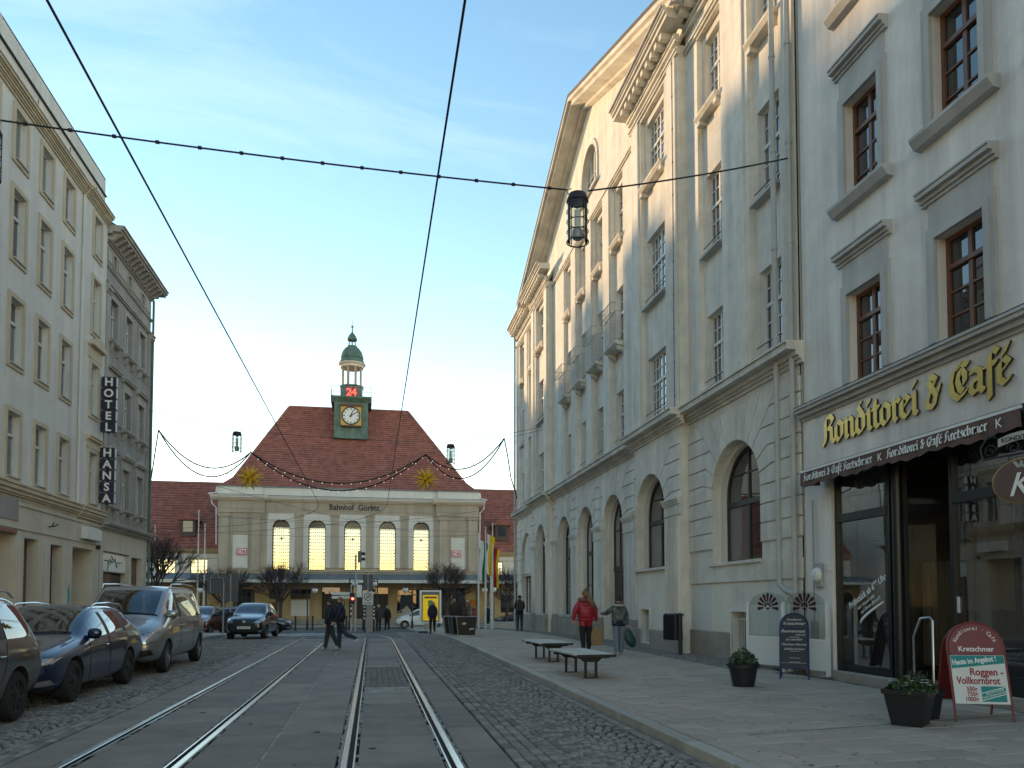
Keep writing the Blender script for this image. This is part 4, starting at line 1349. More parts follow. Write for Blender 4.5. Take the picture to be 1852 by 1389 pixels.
# shopfront: pier, plinth, display windows, recessed entrance
b = MB(); b.box(0.02,0.86,-0.03,0.45,-0.1,3.86); b.box(0.0,0.05,0.0,0.45,0,4.95); b.build('shop_pier', MT['plaster_cafe'], cafe)
b = MB(); b.cbox(0.80,2.50,-0.10,0.40,-0.1,0.30,0.015); b.cbox(2.50,3.62,-0.16,1.6,-0.1,0.26,0.015); b.cbox(3.62,17.9,-0.10,0.40,-0.1,0.30,0.015)
b.build('threshold', MT['plinth_stone'], cafe)
def shopwin(x0, x1, z0, z1, y, tr):
    b = MB(); f = 0.07
    b.box(x0,x1,y-0.03,y+0.06,z0,z0+0.13); b.box(x0,x1,y-0.03,y+0.06,z1-f,z1); b.box(x0,x0+f,y-0.03,y+0.06,z0+0.13,z1-f); b.box(x1-f,x1,y-0.03,y+0.06,z0+0.13,z1-f)
    b.box(x0+f,x1-f,y-0.04,y+0.06,tr-0.07,tr+0.07)
    o = b.build('shop_window', MT['black_alu'], cafe)
    link('pane', pane_mesh(x1-x0-2*f, tr-0.07-z0-0.13, MT['glass_shop']), o, (x0+f,y+0.02,z0+0.13))
    link('pane', pane_mesh(x1-x0-2*f, z1-f-tr-0.07, MT['glass_shop']), o, (x0+f,y+0.02,tr+0.07))
    return o
sw = shopwin(0.88,2.36,0.30,3.86,0.06,2.98)
b = MB(); b.lathe([(0.085,0.22),(0.085,3.86)], (2.46,0.10,0), 20); b.build('shop_column', MT['black_alu'], cafe, smooth=True)
# angled entrance: side light, door
def angled(xa, ya, xb, yb, z0, z1, name, tr=2.98):
    L_ = math.hypot(xb-xa,yb-ya); a = math.atan2(yb-ya,xb-xa)
    b = MB(); f = 0.07
    b.box(0,L_,-0.03,0.03,z0,z0+0.16); b.box(0,L_,-0.03,0.03,z1-f,z1); b.box(0,f,-0.03,0.03,z0+0.16,z1-f); b.box(L_-f,L_,-0.03,0.03,z0+0.16,z1-f); b.box(f,L_-f,-0.035,0.03,tr-0.07,tr+0.07)
    o = b.build(name, MT['black_alu'], cafe, loc=(xa,ya,0), rot=(0,0,a))
    link('pane', pane_mesh(L_-2*f, tr-0.07-z0-0.16, MT['glass_shop']), o, (f,0,z0+0.16))
    link('pane', pane_mesh(L_-2*f, z1-f-tr-0.07, MT['glass_shop']), o, (f,0,tr+0.07))
    return o
angled(2.50,0.16,2.82,1.25,0.27,3.86,'side_light')
do = angled(2.84,1.27,3.56,1.27,0.27,3.86,'door')
b = MB(); b.tube([(0.62,-0.10,0.9),(0.62,-0.10,1.7)],0.018,8); b.build('handle', MT['steel'], do)
angled(3.58,1.25,3.66,0.10,0.27,3.86,'side_light')
b = MB(); b.box(2.4,3.7,-0.02,1.4,3.80,3.86); b.build('porch_ceiling', MT['black_alu'], cafe)
b = MB(); b.box(2.9,2.98,0.92,0.94,1.15,1.5); b.build('door_sticker', MT['ad_yellow'], do) if False else None
sw2 = shopwin(3.66,6.9,0.55,3.86,0.06,2.98)
b = MB(); b.box(3.66,17.9,-0.06,0.30,0.30,0.55); b.build('stall_riser', MT['black_alu'], cafe)
b = MB(); b.box(6.9,7.4,-0.03,0.45,-0.1,3.86); b.box(11.5,18,-0.03,0.45,-0.1,3.86); b.build('shop_pier', MT['plaster_cafe'], cafe)
shopwin(7.4,11.5,0.55,3.86,0.06,2.98)
# the room behind the glass
b = MB(); b.add([(0.5,0.1,0.28),(17.5,0.1,0.28),(17.5,5.5,0.28),(0.5,5.5,0.28)],[(0,1,2,3)]); b.build('cafe_floor', MT['interior_warm'], cafe)
b = MB(); b.box(0.5,17.5,4.9,5.0,0.28,3.9); b.box(0.45,0.5,0.45,5,0.28,3.9); b.box(12,12.1,0.5,5,0.28,3.9); b.build('cafe_room_wall', MT['interior_warm'], cafe)
b = MB(); b.box(0.5,17.5,0.3,5.0,3.9,3.95); b.build('cafe_ceiling', MT['interior_warm'], cafe)
b = MB(); b.cbox(1.5,2.7,2.2,2.9,0.3,1.35,0.02); b.cbox(4.2,8.0,3.0,3.7,0.3,1.35,0.02); b.build('cafe_counter', MT['plywood'], cafe)
def swag(xa, xb, zt, y):
    b = MB(); nx, nz = 28, 10; vs = []; fs = []
    for i in range(nx+1):
        u = i/nx
        for j in range(nz+1):
            v = j/nz
            drop = 0.30+0.45*(4*u*(1-u))
            vs.append((xa+(xb-xa)*u, y+0.03*math.sin(u*40)*(0.3+v)+0.035*math.sin(v*22+6*(4*u*(1-u))), zt-drop*v))
    for i in range(nx):
        for j in range(nz):
            a = i*(nz+1)+j; fs.append((a,a+1,a+nz+2,a+nz+1))
    b.add(vs, fs); b.build('curtain', MT['curtain'], cafe, smooth='all')
swag(0.98,1.65,3.80,0.30); swag(1.65,2.30,3.80,0.32)
for k in range(4): swag(3.75+0.78*k,4.52+0.78*k,3.80,0.30+0.02*(k%2))
def drape(xa, xb, z0, z1, y, m='curtain'):
    b = MB(); n = 24; vs = []; fs = []
    for i in range(n+1):
        x = xa+(xb-xa)*i/n
        vs += [(x,y+0.035*math.sin(i*1.6),z0),(x,y+0.03*math.sin(i*1.6+0.3),z1)]
    for i in range(n): fs.append((2*i,2*i+2,2*i+3,2*i+1))
    b.add(vs, fs); b.build('curtain', MT[m], cafe, smooth='all')
drape(0.98,1.12,0.5,2.9,0.45); drape(3.76,3.95,0.7,2.9,0.4); drape(3.3,4.3,0.4,3.5,2.2,'red_panel'); drape(1.2,2.2,0.4,2.2,1.5,'interior_warm')
b = MB(); b.lathe([(0.04,0),(0.12,0.02),(0.14,0.2),(0.10,0.24)], (1.9,0.55,0.45), 12); b.build('display_bowl', MT['teal_print'], cafe, smooth=True)
b = MB()
for k in range(18):
    b.box(4.75+0.11*k,4.80+0.11*k,0.22,0.28,0.56,1.02)
b.build('radiator', MT['leaf_mid'] if False else MT['clear_white'], cafe)
b = MB(); b.box(4.4,6.8,0.20,0.50,1.03,1.08); b.build('window_shelf', MT['red_panel'], cafe)
b = MB(); b.lathe([(0.10,0),(0.14,0.1),(0.12,0.22),(0.05,0.26)], (4.95,0.36,1.08), 12); b.build('display_bowl', MT['white_paint'], cafe, smooth=True)
# writing on the panes
def write(parent, t, size, x, z, y, rot=0.0, m='white_text', sh=0.0, sxx=1.0, name='lettering', bold=0.0, align='LEFT'):
    me = text_mesh(t, size, 0.0008, MT[m], shear=sh, sx=sxx, bold=bold, align=align)
    return link(name, me, parent, (x,y,z), (R(90), -rot, 0))
sl_ = math.radians(27)
write(sw, 'Frühstück ab 6\u00b0\u00b0 Uhr', 0.155, 1.22, 1.38, 0.070, sl_, sh=0.1, bold=0.003, sxx=0.82)
write(sw, 'wir freuen uns', 0.095, 1.44, 1.36, 0.070, sl_, sh=0.35, sxx=0.9)
write(sw, 'auf Ihren Besuch', 0.095, 1.53, 1.30, 0.070, sl_, sh=0.35, sxx=0.9)
b = MB(); n = 14; P0 = [(1.50+0.62*k/n, 1.13+0.36*(k/n)**0.75) for k in range(n+1)]
b.prism_y([(x,z+0.002) for x,z in P0]+[(x,z+0.05*(1-k/n*0.6)+0.012) for k,(x,z) in reversed(list(enumerate(P0)))], 0.068, 0.071); b.build('brush_stroke', MT['white_text'], sw)
hrs = [('Wir haben für Sie geöffnet:',0.055),('Montag bis Freitag',0.075),('7.00 - 18.00 Uhr',0.065),('Samstag',0.075),('7.00 - 18.00 Uhr',0.065)]
def on_door(xs, z, rows):
    for t,s in rows:
        me = text_mesh(t, s, 0.0008, MT['white_text'], align='CENTER', shear=0.2)
        link('lettering', me, do, (xs,-0.012,z), (R(90),0,0)); z -= s*1.35
on_door(0.36, 1.86, hrs)
b = MB(); b.box(3.72,3.78,0.06,0.072,1.35,1.58); b.build('sticker', MT['poster_white'], sw2)
# wall lamp, hanging sign
b = MB(); b.cbox(0.34,0.62,-0.09,-0.03,1.78,2.22,0.03); b.build('lamp_box', MT['galv'], cafe)
b = MB()
b.lathe([(0.001,0.0),(0.10,0.03),(0.135,0.09),(0.14,0.10)], (0,0,0), 20); b.xf(Matrix.Translation((0.48,-0.19,2.0)) @ Matrix.Rotation(R(-90),4,'X')); b.build('lamp_cover', MT['white_paint'], cafe, smooth=True)
b = MB(); b.box(0.76,0.82,-0.08,-0.03,2.06,2.18); b.build('bell_box', MT['poster_white'], cafe)
b = MB(); b.box(0.30,0.42,-0.12,-0.03,0.45,1.15); b.tube([(0.36,-0.08,1.15),(0.36,-0.08,3.4)],0.015,6); b.build('meter_box', MT['galv'], cafe)
# ironwork sign of the cafe: hangs out over the pavement, seen flat from the street
sg = thing('hanging_sign', 'oval brown cafe sign with white letter K hanging from scrolled iron bracket', 'sign', (7.60,7.93,2.95), R(-78)); sg.scale = (0.78,0.78,0.78)
b = MB(); n = 40
b.prism_y([(0.45*math.cos(2*math.pi*k/n),0.33*math.sin(2*math.pi*k/n)) for k in range(n)], -0.02, 0.02); b.build('board', MT['awning_cloth'], sg)
b = MB()
pts = [(0.455*math.cos(2*math.pi*k/n),0,0.335*math.sin(2*math.pi*k/n)) for k in range(n+1)]; b.tube(pts, 0.018, 6, cap=False); b.build('rim', MT['gold_paint'], sg)
me = text_mesh('K', 0.5, 0.004, MT['white_text'], shear=0.35, align='CENTER', bold=0.004); link('letter', me, sg, (-0.04,-0.03,-0.22), (R(90),0,0))
b = MB()
for a in (-1,0,1): b.prism_y([(a*0.02-0.03,0.20),(a*0.02+0.03,0.20),(a*0.10+0.03,0.30),(a*0.13,0.31)], -0.026, -0.02-0.001*a)
b.build('flower', MT['hair_grey'], sg)
b = MB(); b.tube([(-0.62,0,0.42),(0.75,0,0.42)], 0.016, 6)
def scroll(cx, cz, r0, turns, sgn):
    return [(cx+sgn*r0*(1-0.75*t/30)*math.cos(turns*2*math.pi*t/30), 0, cz+r0*(1-0.75*t/30)*math.sin(turns*2*math.pi*t/30)) for t in range(31)]
for cx, s in ((-0.50,1),(-0.12,-1),(0.25,1),(0.55,-1)): b.tube(scroll(cx,0.53,0.11,1.3,s), 0.012, 5)
b.tube([(-0.62,0,0.42),(-0.66,0,0.60),(-0.52,0,0.78),(-0.40,0,0.74)], 0.014, 6)
b.tube([(-0.2,0,0.42),(-0.2,0,0.32)], 0.008, 5); b.tube([(0.2,0,0.42),(0.2,0,0.32)], 0.008, 5)
b.build('bracket', MT['dark_metal'], sg)
b = MB(); n = 14
top = [(-0.36+0.72*k/n, 0.70+0.06*math.sin(math.pi*k/n)) for k in range(n+1)]
b.prism_y([(x,z) for x,z in top]+[(x,z-0.13) for x,z in top[::-1]], -0.012, 0.012); b.build('banner', MT['hair_grey'], sg)
me = text_mesh('KONDITOREI', 0.10, 0.003, MT['plastic_black'], align='CENTER'); link('lettering', me, sg, (0,-0.016,0.635), (R(90),0,0))
# ---------------------------------------------------------------- left: cream apartment house
lh = thing('apartment_house', 'pale rough plastered house with ochre window frames and boarded shops', 'building', (-9.6,29.7,0), R(90))
LC = [-1.02,-3.42,-5.15,-6.88,-8.6,-10.3,-12.0]
LROWS = ((4.88,6.62),(7.93,9.70),(10.78,12.65),(13.50,14.86))
b = MB()
holes = [(c-0.38,c+0.38,a,t) for c in LC[1:] for a,t in LROWS]
wall(b, -32.0, -2.15, 4.3, 15.4, 0.0, holes, 0.2)
wall(b, -2.15, 0.0, 4.3, 15.4, -0.06, [(LC[0]-0.36,LC[0]+0.36,a,t) for a,t in LROWS], 0.26)
b.add([(-2.15,-0.06,4.3),(-2.15,0,4.3),(-2.15,0,15.4),(-2.15,-0.06,15.4)],[(3,2,1,0)])
b.build('wall', MT['plaster_left'], lh)
bk = MB(); bk.box(-32,0,0.6,11,0,16.8); bk.build('core_wall', MT['left_shop'], lh)
b = MB(); wall(b, -32, 0.0, 15.4, 16.86, 0.05, []); b.box(-32,0.0,0.05,0.6,16.80,16.86); b.add([(0,0.05,15.4),(0,0.6,15.4),(0,0.6,16.86),(0,0.05,16.86)],[(0,1,2,3)])
b.build('attic_wall', MT['plaster_left'], lh)
b = MB(); b.prism_x([(0.1,16.8),(5.5,19.4),(11,16.8)], -32, 0); b.build('roof', MT['roof_tile'], lh)
for c in LC:
    for ri,(a,t) in enumerate(LROWS):
        w = 0.76 if c < -2 else 0.72
        y = 0.0 if c < -2 else -0.06
        window(lh, c, a, w, t-a, y+0.13, (0.5,), (0.66,) if ri < 3 else (), fm='white_frame', gm='glass_dark' if (ri*3+int(c*2)) % 4 else 'glass_curtain', fw=0.05, majr=(0.66,), bw=0.05, gms={(0,0):'glass_curtain',(1,0):'glass_curtain'} if (ri+int(c)) % 2 else None)
        tb = MB(); frame_trim(tb, c-w/2, c+w/2, a, t, y, 0.13, 0.045); tb.build('window_surround', MT['left_trim'], lh)
        sb = MB(); sill(sb, c, w, a+0.01, y-0.045, 0.05, 0.04); sb.build('window_sill', MT['zinc'], lh)
        if c > -2 and ri in (0,1):
            pb = MB()
            if ri == 1:
                pb.prism_y([(c-0.68,t+0.55),(c+0.68,t+0.55),(c+0.68,t+0.63),(c,t+0.95),(c-0.68,t+0.63)], y-0.20, y)
                pb.box(c-0.62,c+0.62,y-0.05,y,t+0.14,t+0.55)
            else:
                cornice(pb, c-0.66, c+0.66, t+0.35, y, ((0.06,0.06),(0.08,0.14),(0.05,0.18)))
                pb.box(c-0.60,c+0.60,y-0.05,y,t+0.14,t+0.35)
            pb.build('window_pediment', MT['left_trim'], lh)
            if ri == 0: pass
b = MB()
for y0,x0,x1 in ((0.0,-32,-2.15),(-0.06,-2.2,0.02)):
    cornice(b, x0, x1, 15.12, y0, ((0.07,0.05),(0.05,0.09),(0.07,0.13),(0.05,0.17),(0.08,0.22),(0.04,0.25)))
    cornice(b, x0, x1, 4.30, y0, ((0.08,0.04),(0.06,0.09),(0.10,0.14),(0.12,0.20),(0.05,0.24)))
b.build('cornice', MT['left_trim'], lh)
b = MB(); b.box(-32,0,-0.02,0.05,16.18,16.21)
for k in range(12): b.tube([(-1.2-2.4*k,0.02,15.75),(-1.2-2.4*k,-0.06,15.75),(-1.2-2.4*k,-0.06,15.92)],0.012,5)
b.build('rain_rail', MT['dark_metal'], lh)
b = MB(); b.tube([(-2.24,-0.05,4.7),(-2.24,-0.05,15.1)],0.05,8); b.build('downpipe', MT['plaster_left'], lh, smooth=True)
# ground floor shops
GO = [(-8.6,-6.55,3.42),(-6.03,-5.1,3.3),(-4.22,-3.3,3.25),(-2.48,-0.62,3.3)]
b = MB(); wall(b, -32, 0.0, 0.0, 4.34, -0.02, [(a,c,0.12,t,False,0.35 if k in (1,2) else 0.8) for k,(a,c,t) in enumerate(GO)]+[(-13.5,-10,0.12,3.4,False,0.4)], 0.5)
sf = b.build('shop_wall', MT['left_shop'], lh)
b = MB(); b.box(-32,0,-0.06,-0.02,3.50,3.56); b.box(-6.4,-0.02,-0.06,-0.02,4.15,4.2); b.build('shop_moulding', MT['left_shop'], lh)
b = MB()
for xa,xb in ((-5.05,-4.28),(-3.24,-2.56),(-6.5,-6.1)):
    b = MB(); b.box(xa,xb,-0.045,-0.02,0.12,3.2); b.box(xa+0.12,xb-0.12,-0.065,-0.045,0.4,3.0); b.build('shop_pilaster', MT['left_shop'], lh)
for k,(a,c,t) in enumerate(GO):
    d = 0.30 if k in (1,2) else 0.78
    p = MB()
    if k in (1,2):
        p.box(a,c,d-0.02,d,0.12,t); p.build('boarding', MT['plywood'] if k == 1 else MT['door_brown'], lh)
    else:
        p.box(a,c,d-0.02,d,0.12,t); p.build('back_wall', MT['left_shop'], lh)
b = MB(); b.box(-8.6,-6.55,-0.05,0.1,3.36,3.46); b.build('shop_shutter_box', MT['red_frame'], lh)
b = MB(); b.box(-7.9,-6.5,-0.05,-0.02,3.72,4.32); b.build('patched_plaster', MT['plaster_hotel'], lh)
b = MB(); b.cbox(-1.85,-0.35,-0.22,-0.02,3.62,4.02,0.02); b.build('sign_box', MT['white_frame'], lh)
b = MB(); b.box(-0.3,-0.2,-0.14,-0.02,3.35,3.5); b.tube([(-4.4,-0.02,3.75),(-4.4,-0.2,3.78),(-4.3,-0.24,3.84)],0.02,5); b.tube([(-4.4,-0.12,3.78),(-4.5,-0.2,3.88)],0.016,5); b.build('bracket', MT['dark_metal'], lh)
b = MB(); gr = random.Random(2)
pts = [(-2.95,0.9),(-2.75,0.85),(-2.72,1.2),(-2.8,1.4),(-2.74,1.75),(-2.85,2.05),(-2.95,1.9),(-2.93,1.5),(-3.0,1.3)]
b.prism_y(pts, -0.068, -0.066); b.build('graffiti', MT['graffiti'], lh)
b = MB(); b.prism_y([(-2.92,0.95),(-2.8,0.92),(-2.78,1.2),(-2.86,1.45),(-2.93,1.25)], -0.071, -0.069); b.build('graffiti', MT['white_text'], lh)
# ---------------------------------------------------------------- left: grey former hotel
hh = thing('hotel_house', 'sooty grey four storey corner house with heavy bracketed cornice', 'building', (-9.6,29.74,0), R(90))
HC = [0.98,2.78,4.58]
HR = ((5.06,6.66),(8.18,9.68),(11.15,12.72))
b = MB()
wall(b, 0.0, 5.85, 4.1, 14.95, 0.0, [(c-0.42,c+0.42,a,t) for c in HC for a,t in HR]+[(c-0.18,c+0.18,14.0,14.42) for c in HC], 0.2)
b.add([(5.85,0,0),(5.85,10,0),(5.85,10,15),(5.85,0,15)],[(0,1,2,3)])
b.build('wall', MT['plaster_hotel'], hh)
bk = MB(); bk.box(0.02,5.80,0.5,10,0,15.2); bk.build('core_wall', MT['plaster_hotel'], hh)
for c in HC:
    for ri,(a,t) in enumerate(HR):
        window(hh, c, a, 0.84, t-a, 0.13, (0.5,), (0.66,), fm='white_frame', gm='glass_dark', fw=0.05, majr=(0.66,), bw=0.045, gms={(1,0):'glass_curtain'})
        tb = MB(); frame_trim(tb, c-0.42, c+0.42, a, t, 0.0, 0.13, 0.05, bottom=False); tb.build('window_surround', MT['hotel_trim'], hh)
        sb = MB(); sb.prism_x([(0,a+0.01),(-0.20,a-0.01),(-0.20,a-0.07),(-0.12,a-0.14),(0,a-0.16)], c-0.66, c+0.66)
        for s in (-1,1): sb.prism_x([(0,a-0.16),(-0.13,a-0.15),(-0.16,a-0.26),(-0.07,a-0.42),(0,a-0.44)], c+s*0.44-0.07, c+s*0.44+0.07)
        sb.build('window_sill', MT['hotel_trim'], hh)
        if ri < 2:
            pb = MB(); pb.box(c-0.60,c+0.60,-0.05,0,t+0.13,t+0.32); cornice(pb, c-0.68, c+0.68, t+0.32, 0.0, ((0.05,0.06),(0.07,0.16),(0.04,0.20)))
            if ri == 0: pb.prism_y([(c-0.6,t+0.48),(c+0.6,t+0.48),(c,t+0.75)], -0.12, 0.0)
            pb.build('window_hood', MT['hotel_trim'], hh)
    g_ = MB(); g_.box(c-0.18,c+0.18,0.1,0.12,14.0,14.42); g_.build('attic_window', MT['glass_dark'], hh)
    tb = MB(); frame_trim(tb, c-0.18,c+0.18,14.0,14.42,0.0,0.07,0.04); tb.build('window_surround', MT['hotel_trim'], hh)
b = MB()
for x0,x1 in ((0.1,0.68),(1.28,2.48),(3.08,4.28),(4.88,5.75)):
    b.box(x0+0.06,x1-0.06,-0.03,0,13.98,14.44); 
cornice(b, 0.0, 5.88, 13.70, 0.0, ((0.05,0.05),(0.04,0.08)))
cornice(b, 0.0, 5.88, 14.62, 0.0, ((0.06,0.06),(0.06,0.12)))
cornice(b, 0.0, 5.92, 13.05, 0.0, ((0.06,0.07),(0.06,0.12)))
b.box(0.0,0.35,-0.08,0,4.4,13.2); b.box(5.5,5.86,-0.08,0,4.4,13.2)
for x0 in (-0.02,5.47): cornice(b, x0, x0+0.42, 12.75, 0.0, ((0.1,0.12),(0.14,0.18),(0.06,0.22)))
b.build('band_moulding', MT['hotel_trim'], hh)
b = MB(); cornice(b, 0.0, 6.28, 14.90, 0.0, ((0.08,0.20),(0.09,0.50),(0.10,0.57),(0.04,0.62))); b.box(5.85,6.28,0,10,14.98,15.2); b.build('main_cornice', MT['hotel_trim'], hh)
bm = MB(); bm.prism_x([(0,0.0),(-0.46,0.0),(-0.46,-0.08),(-0.32,-0.16),(-0.16,-0.30),(0,-0.32)], -0.07, 0.07); bme = bm.mesh('console', MT['hotel_trim'])
for k in range(14): link('console', bme, hh, (0.22+0.42*k,0,14.985))
b = MB(); b.prism_x([(-0.35,15.22),(3.5,17.2),(9.9,15.22)], 0.0, 6.2); b.build('roof', MT['roof_dark'], hh)
b = MB(); b.lathe([(0.25,0),(0.25,0.55)],(0.3,-0.3,15.25),4,R(45)); b.build('roof_hatch', MT['roof_dark'], hh) if False else None
b = MB(); wall(b, 0.0, 5.85, 0.0, 4.14, -0.02, [(0.42,3.45,0.15,3.36,False,0.35),(3.75,5.15,0.15,3.3,False,0.3)], 0.3); b.build('shop_wall', MT['left_shop'], hh)
b = MB(); cornice(b, 0.0, 6.05, 4.10, 0.0, ((0.08,0.06),(0.10,0.16),(0.05,0.30),(0.03,0.34))); b.build('shop_cornice', MT['hotel_trim'], hh)
b = MB(); b.box(5.0,6.15,-0.37,-0.02,4.365,4.38); b.build('flashing', MT['white_frame'], hh)
b = MB(); b.box(0.42,1.9,0.20,0.24,0.15,2.6); b.build('boarding', MT['plywood'], hh)
b = MB(); b.box(2.0,3.4,0.28,0.31,0.15,2.55); b.build('boarding', MT['door_brown'], hh)
b = MB(); b.box(0.44,3.43,0.10,0.20,2.62,3.34)
sgn = b.build('shop_sign', MT['white_frame'], hh)
b = MB(); b.box(0.48,3.39,0.085,0.10,2.66,3.30); b.build('sign_panel', MT['clear_white'], sgn)
b = MB()
for pts in ([(0.85,3.02),(1.15,3.05),(1.3,2.98),(1.45,3.1),(1.6,2.96),(1.85,3.0),(2.0,3.14),(2.12,2.95),(2.4,3.02),(2.6,2.98),(2.9,3.04)],[(1.2,2.68),(1.25,2.95),(1.5,2.9)],[(2.15,2.95),(2.2,2.8),(2.35,2.9)],[(1.62,3.22),(1.75,3.1),(1.62,3.0)]):
    b.tube([(x,0.078,z) for x,z in pts], 0.022, 4)
b.build('sign_drawing', MT['copper_green'], sgn)
for k in range(9):
    b = MB(); b.box(3.77,5.13,0.18,0.205,0.17+0.345*k,0.17+0.345*k+0.33); b.build('board', MT['plywood'], hh)
b = MB(); b.tube([(5.45,-0.06,0.5),(5.45,-0.06,1.6)],0.03,6); b.box(5.35,5.55,-0.1,-0.02,1.0,1.3); b.build('meter_box', MT['galv'], hh)
b = MB(); b.tube([(5.72,-0.14,0.1),(5.72,-0.14,14.6)],0.05,8); b.build('downpipe', MT['copper_green'], hh, smooth=True)
# the two blade signs, one lettered box below the other
def blade_sign(word, ztop, label):
    t = thing('blade_sign', label, 'sign', (-9.74,29.42,ztop))
    pitch = 0.405
    for k,ch in enumerate(word):
        z = -pitch*(k+1)
        b = MB(); b.cbox(0.24,0.72,-0.10,0.10,z+0.03,z+0.385,0.012); bo = b.build('letter_box', MT['sign_blue'], t)
        b = MB(); b.box(0.721,0.727,-0.085,0.085,z+0.05,z+0.365); b.build('light_side', MT['white_frame'], bo)
        me = text_mesh(ch, 0.40, 0.006, MT['white_text'], align='CENTER', bold=0.012); link('letter', me, bo, (0.48,-0.108,z+0.065), (R(90),0,0))
        b = MB(); b.tube([(0.02,0,z+0.2),(0.24,0,z+0.2)],0.018,5); b.box(0.44,0.52,-0.05,0.05,z-0.02,z+0.03); b.build('bracket', MT['dark_metal'], t)
    b = MB(); b.box(0.12,0.17,-0.03,0.03,-pitch*len(word),0); b.build('mast', MT['dark_metal'], t)
blade_sign('HOTEL', 9.52, 'upper blade sign spelling HOTEL in white letters on dark blue boxes')
blade_sign('HANSA', 6.98, 'lower blade sign spelling HANSA in white letters on dark blue boxes')
# block added out of view, placed and sized to shade the street
ob = thing('unseen_shade_block', 'unseen tall plastered block added left of the station to shade the street', 'building', (-44,47.5,0))
b = MB(); b.box(-8,8,0,77,-0.6,23.2); b.build('wall', MT['plaster_left'], ob)
b = MB(); b.prism_y([(-8.3,23.2),(8.3,23.2),(6.5,24.6),(-6.5,24.6)], -0.3, 77.3); b.box(5.5,7.2,56,58,22,26.2); b.box(5.8,7.4,63,65,22,26.0); b.box(5.6,7.0,70,71.5,22,26.4); b.build('roof', MT['roof_tile'], ob)
# ---------------------------------------------------------------- the station across the plaza
st = thing('railway_station', 'sandstone railway station with red hipped roof, clock turret and five tall windows', 'building', (-1.8,70,0))
GZ = -0.46
SW = [-6.06,-3.01,0.06,3.12,6.13]
def lapped(b, P, n):
    """lapped tile courses on a quad or triangle: P = (bottom-left, bottom-right, top-right, top-left)"""
    A, B_, C_, D = [Vector(p) for p in P]
    nrm = (B_-A).cross(D-A).normalized()
    for k in range(n):
        t0, t1 = k/n, (k+1)/n
        a, c = A.lerp(D,t0), B_.lerp(C_,t0); d, e = A.lerp(D,t1), B_.lerp(C_,t1)
        up = nrm*0.06
        b.add([a+up, c+up, e+nrm*0.005, d+nrm*0.005], [(0,1,2,3)])
        b.add([a, c, c+up, a+up], [(0,1,2,3)])
# front wall
b = MB()
holes = [(c-0.72,c+0.72,4.26,8.68,True,0.5) for c in SW]
wall(b, -7.5, 7.5, 3.6, 9.45, 0.0, holes, 0.5, 16)
for s in (-1,1):
    x0, x1 = sorted((s*7.5, s*11.25))
    wall(b, x0, x1, 3.6, 9.45, -0.28, [])
    b.add([(s*7.5,-0.28,3.6),(s*7.5,0,3.6),(s*7.5,0,9.45),(s*7.5,-0.28,9.45)], [(0,1,2,3) if s < 0 else (3,2,1,0)])
    b.add([(s*11.25,-0.28,GZ),(s*11.25,16,GZ),(s*11.25,16,11),(s*11.25,-0.28,11)], [(0,1,2,3) if s > 0 else (3,2,1,0)])
b.build('front_wall', MT['sandstone'], st)
# white stone surrounds with keystone
for c in SW:
    s_ = MB()
    wall(s_, c-1.15, c+1.15, 4.48, 9.18, -0.09, [(c-0.74,c+0.74,4.48,8.70,True,0.09)], 0.09, 16)
    for xx in (c-1.15,c+1.15): s_.box(xx-0.02,xx+0.02,-0.092,0,4.48,9.18)
    s_.box(c-1.13,c+1.13,-0.088,0,9.14,9.20)
    s_.ring_y(c,7.96,0.74,0.90,-0.13,-0.085,16,0,math.pi)
    s_.box(c-0.90,c-0.74,-0.13,-0.085,4.5,7.96); s_.box(c+0.74,c+0.90,-0.13,-0.085,4.5,7.96)
    s_.prism_y([(c-0.12,8.62),(c+0.12,8.62),(c+0.17,9.14),(c-0.17,9.14)], -0.19, -0.085)
    s_.build('window_surround', MT['station_white'], st)
    cols = tuple(k/8 for k in range(1,8)); rows = tuple(k/20 for k in range(1,20))
    w = MB(); x0, x1 = c-0.72, c+0.72; zs_ = 7.96
    w.ring_y(c,zs_,0.64,0.72,0.30,0.36,16,0,math.pi); w.box(x0,x0+0.06,0.30,0.36,4.26,zs_); w.box(x1-0.06,x1,0.30,0.36,4.26,zs_); w.box(x0,x1,0.30,0.36,4.26,4.34)
    for f in cols:
        x = x0+1.44*f; top = zs_
        w.box(x-0.018,x+0.018,0.31,0.34,4.34,top)
    z = 4.62
    while z < zs_+0.05: w.box(x0,x1,0.305,0.342,z-0.018,z+0.018); z += 0.30
    for k in range(1,8):
        a = math.pi*k/8; w.prism_y([(c+0.2*math.cos(a)-0.012,zs_+0.2*math.sin(a)),(c+0.2*math.cos(a)+0.012,zs_+0.2*math.sin(a)),(c+0.68*math.cos(a)+0.012,zs_+0.68*math.sin(a)),(c+0.68*math.cos(a)-0.012,zs_+0.68*math.sin(a))], 0.31, 0.34)
    for rr in (0.2,0.42): w.ring_y(c,zs_,rr-0.012,rr+0.012,0.311,0.341,14,0,math.pi)
    # small square ornaments down both edges
    for k in range(13):
        for s in (-1,1): w.box(c+s*0.62-0.03,c+s*0.62+0.03,0.304,0.345,4.45+0.28*k,4.51+0.28*k)
    if c in (SW[0],SW[2],SW[4]): w.prism_y([(c-0.14,7.15),(c-0.05,6.95),(c,6.88),(c+0.05,6.95),(c+0.14,7.15),(c+0.04,7.12),(c,7.3),(c-0.04,7.12)], 0.29, 0.35)
    wo = w.build('hall_window', MT['dark_frame'], st)
    link('pane', pane_mesh(1.44, zs_-4.26, MT['glass_hall']), wo, (x0,0.33,4.26))
    link('pane', pane_mesh(0,0,MT['glass_hall'],(0.70,-0.70,0.70,16)), wo, (c,0.33,zs_))
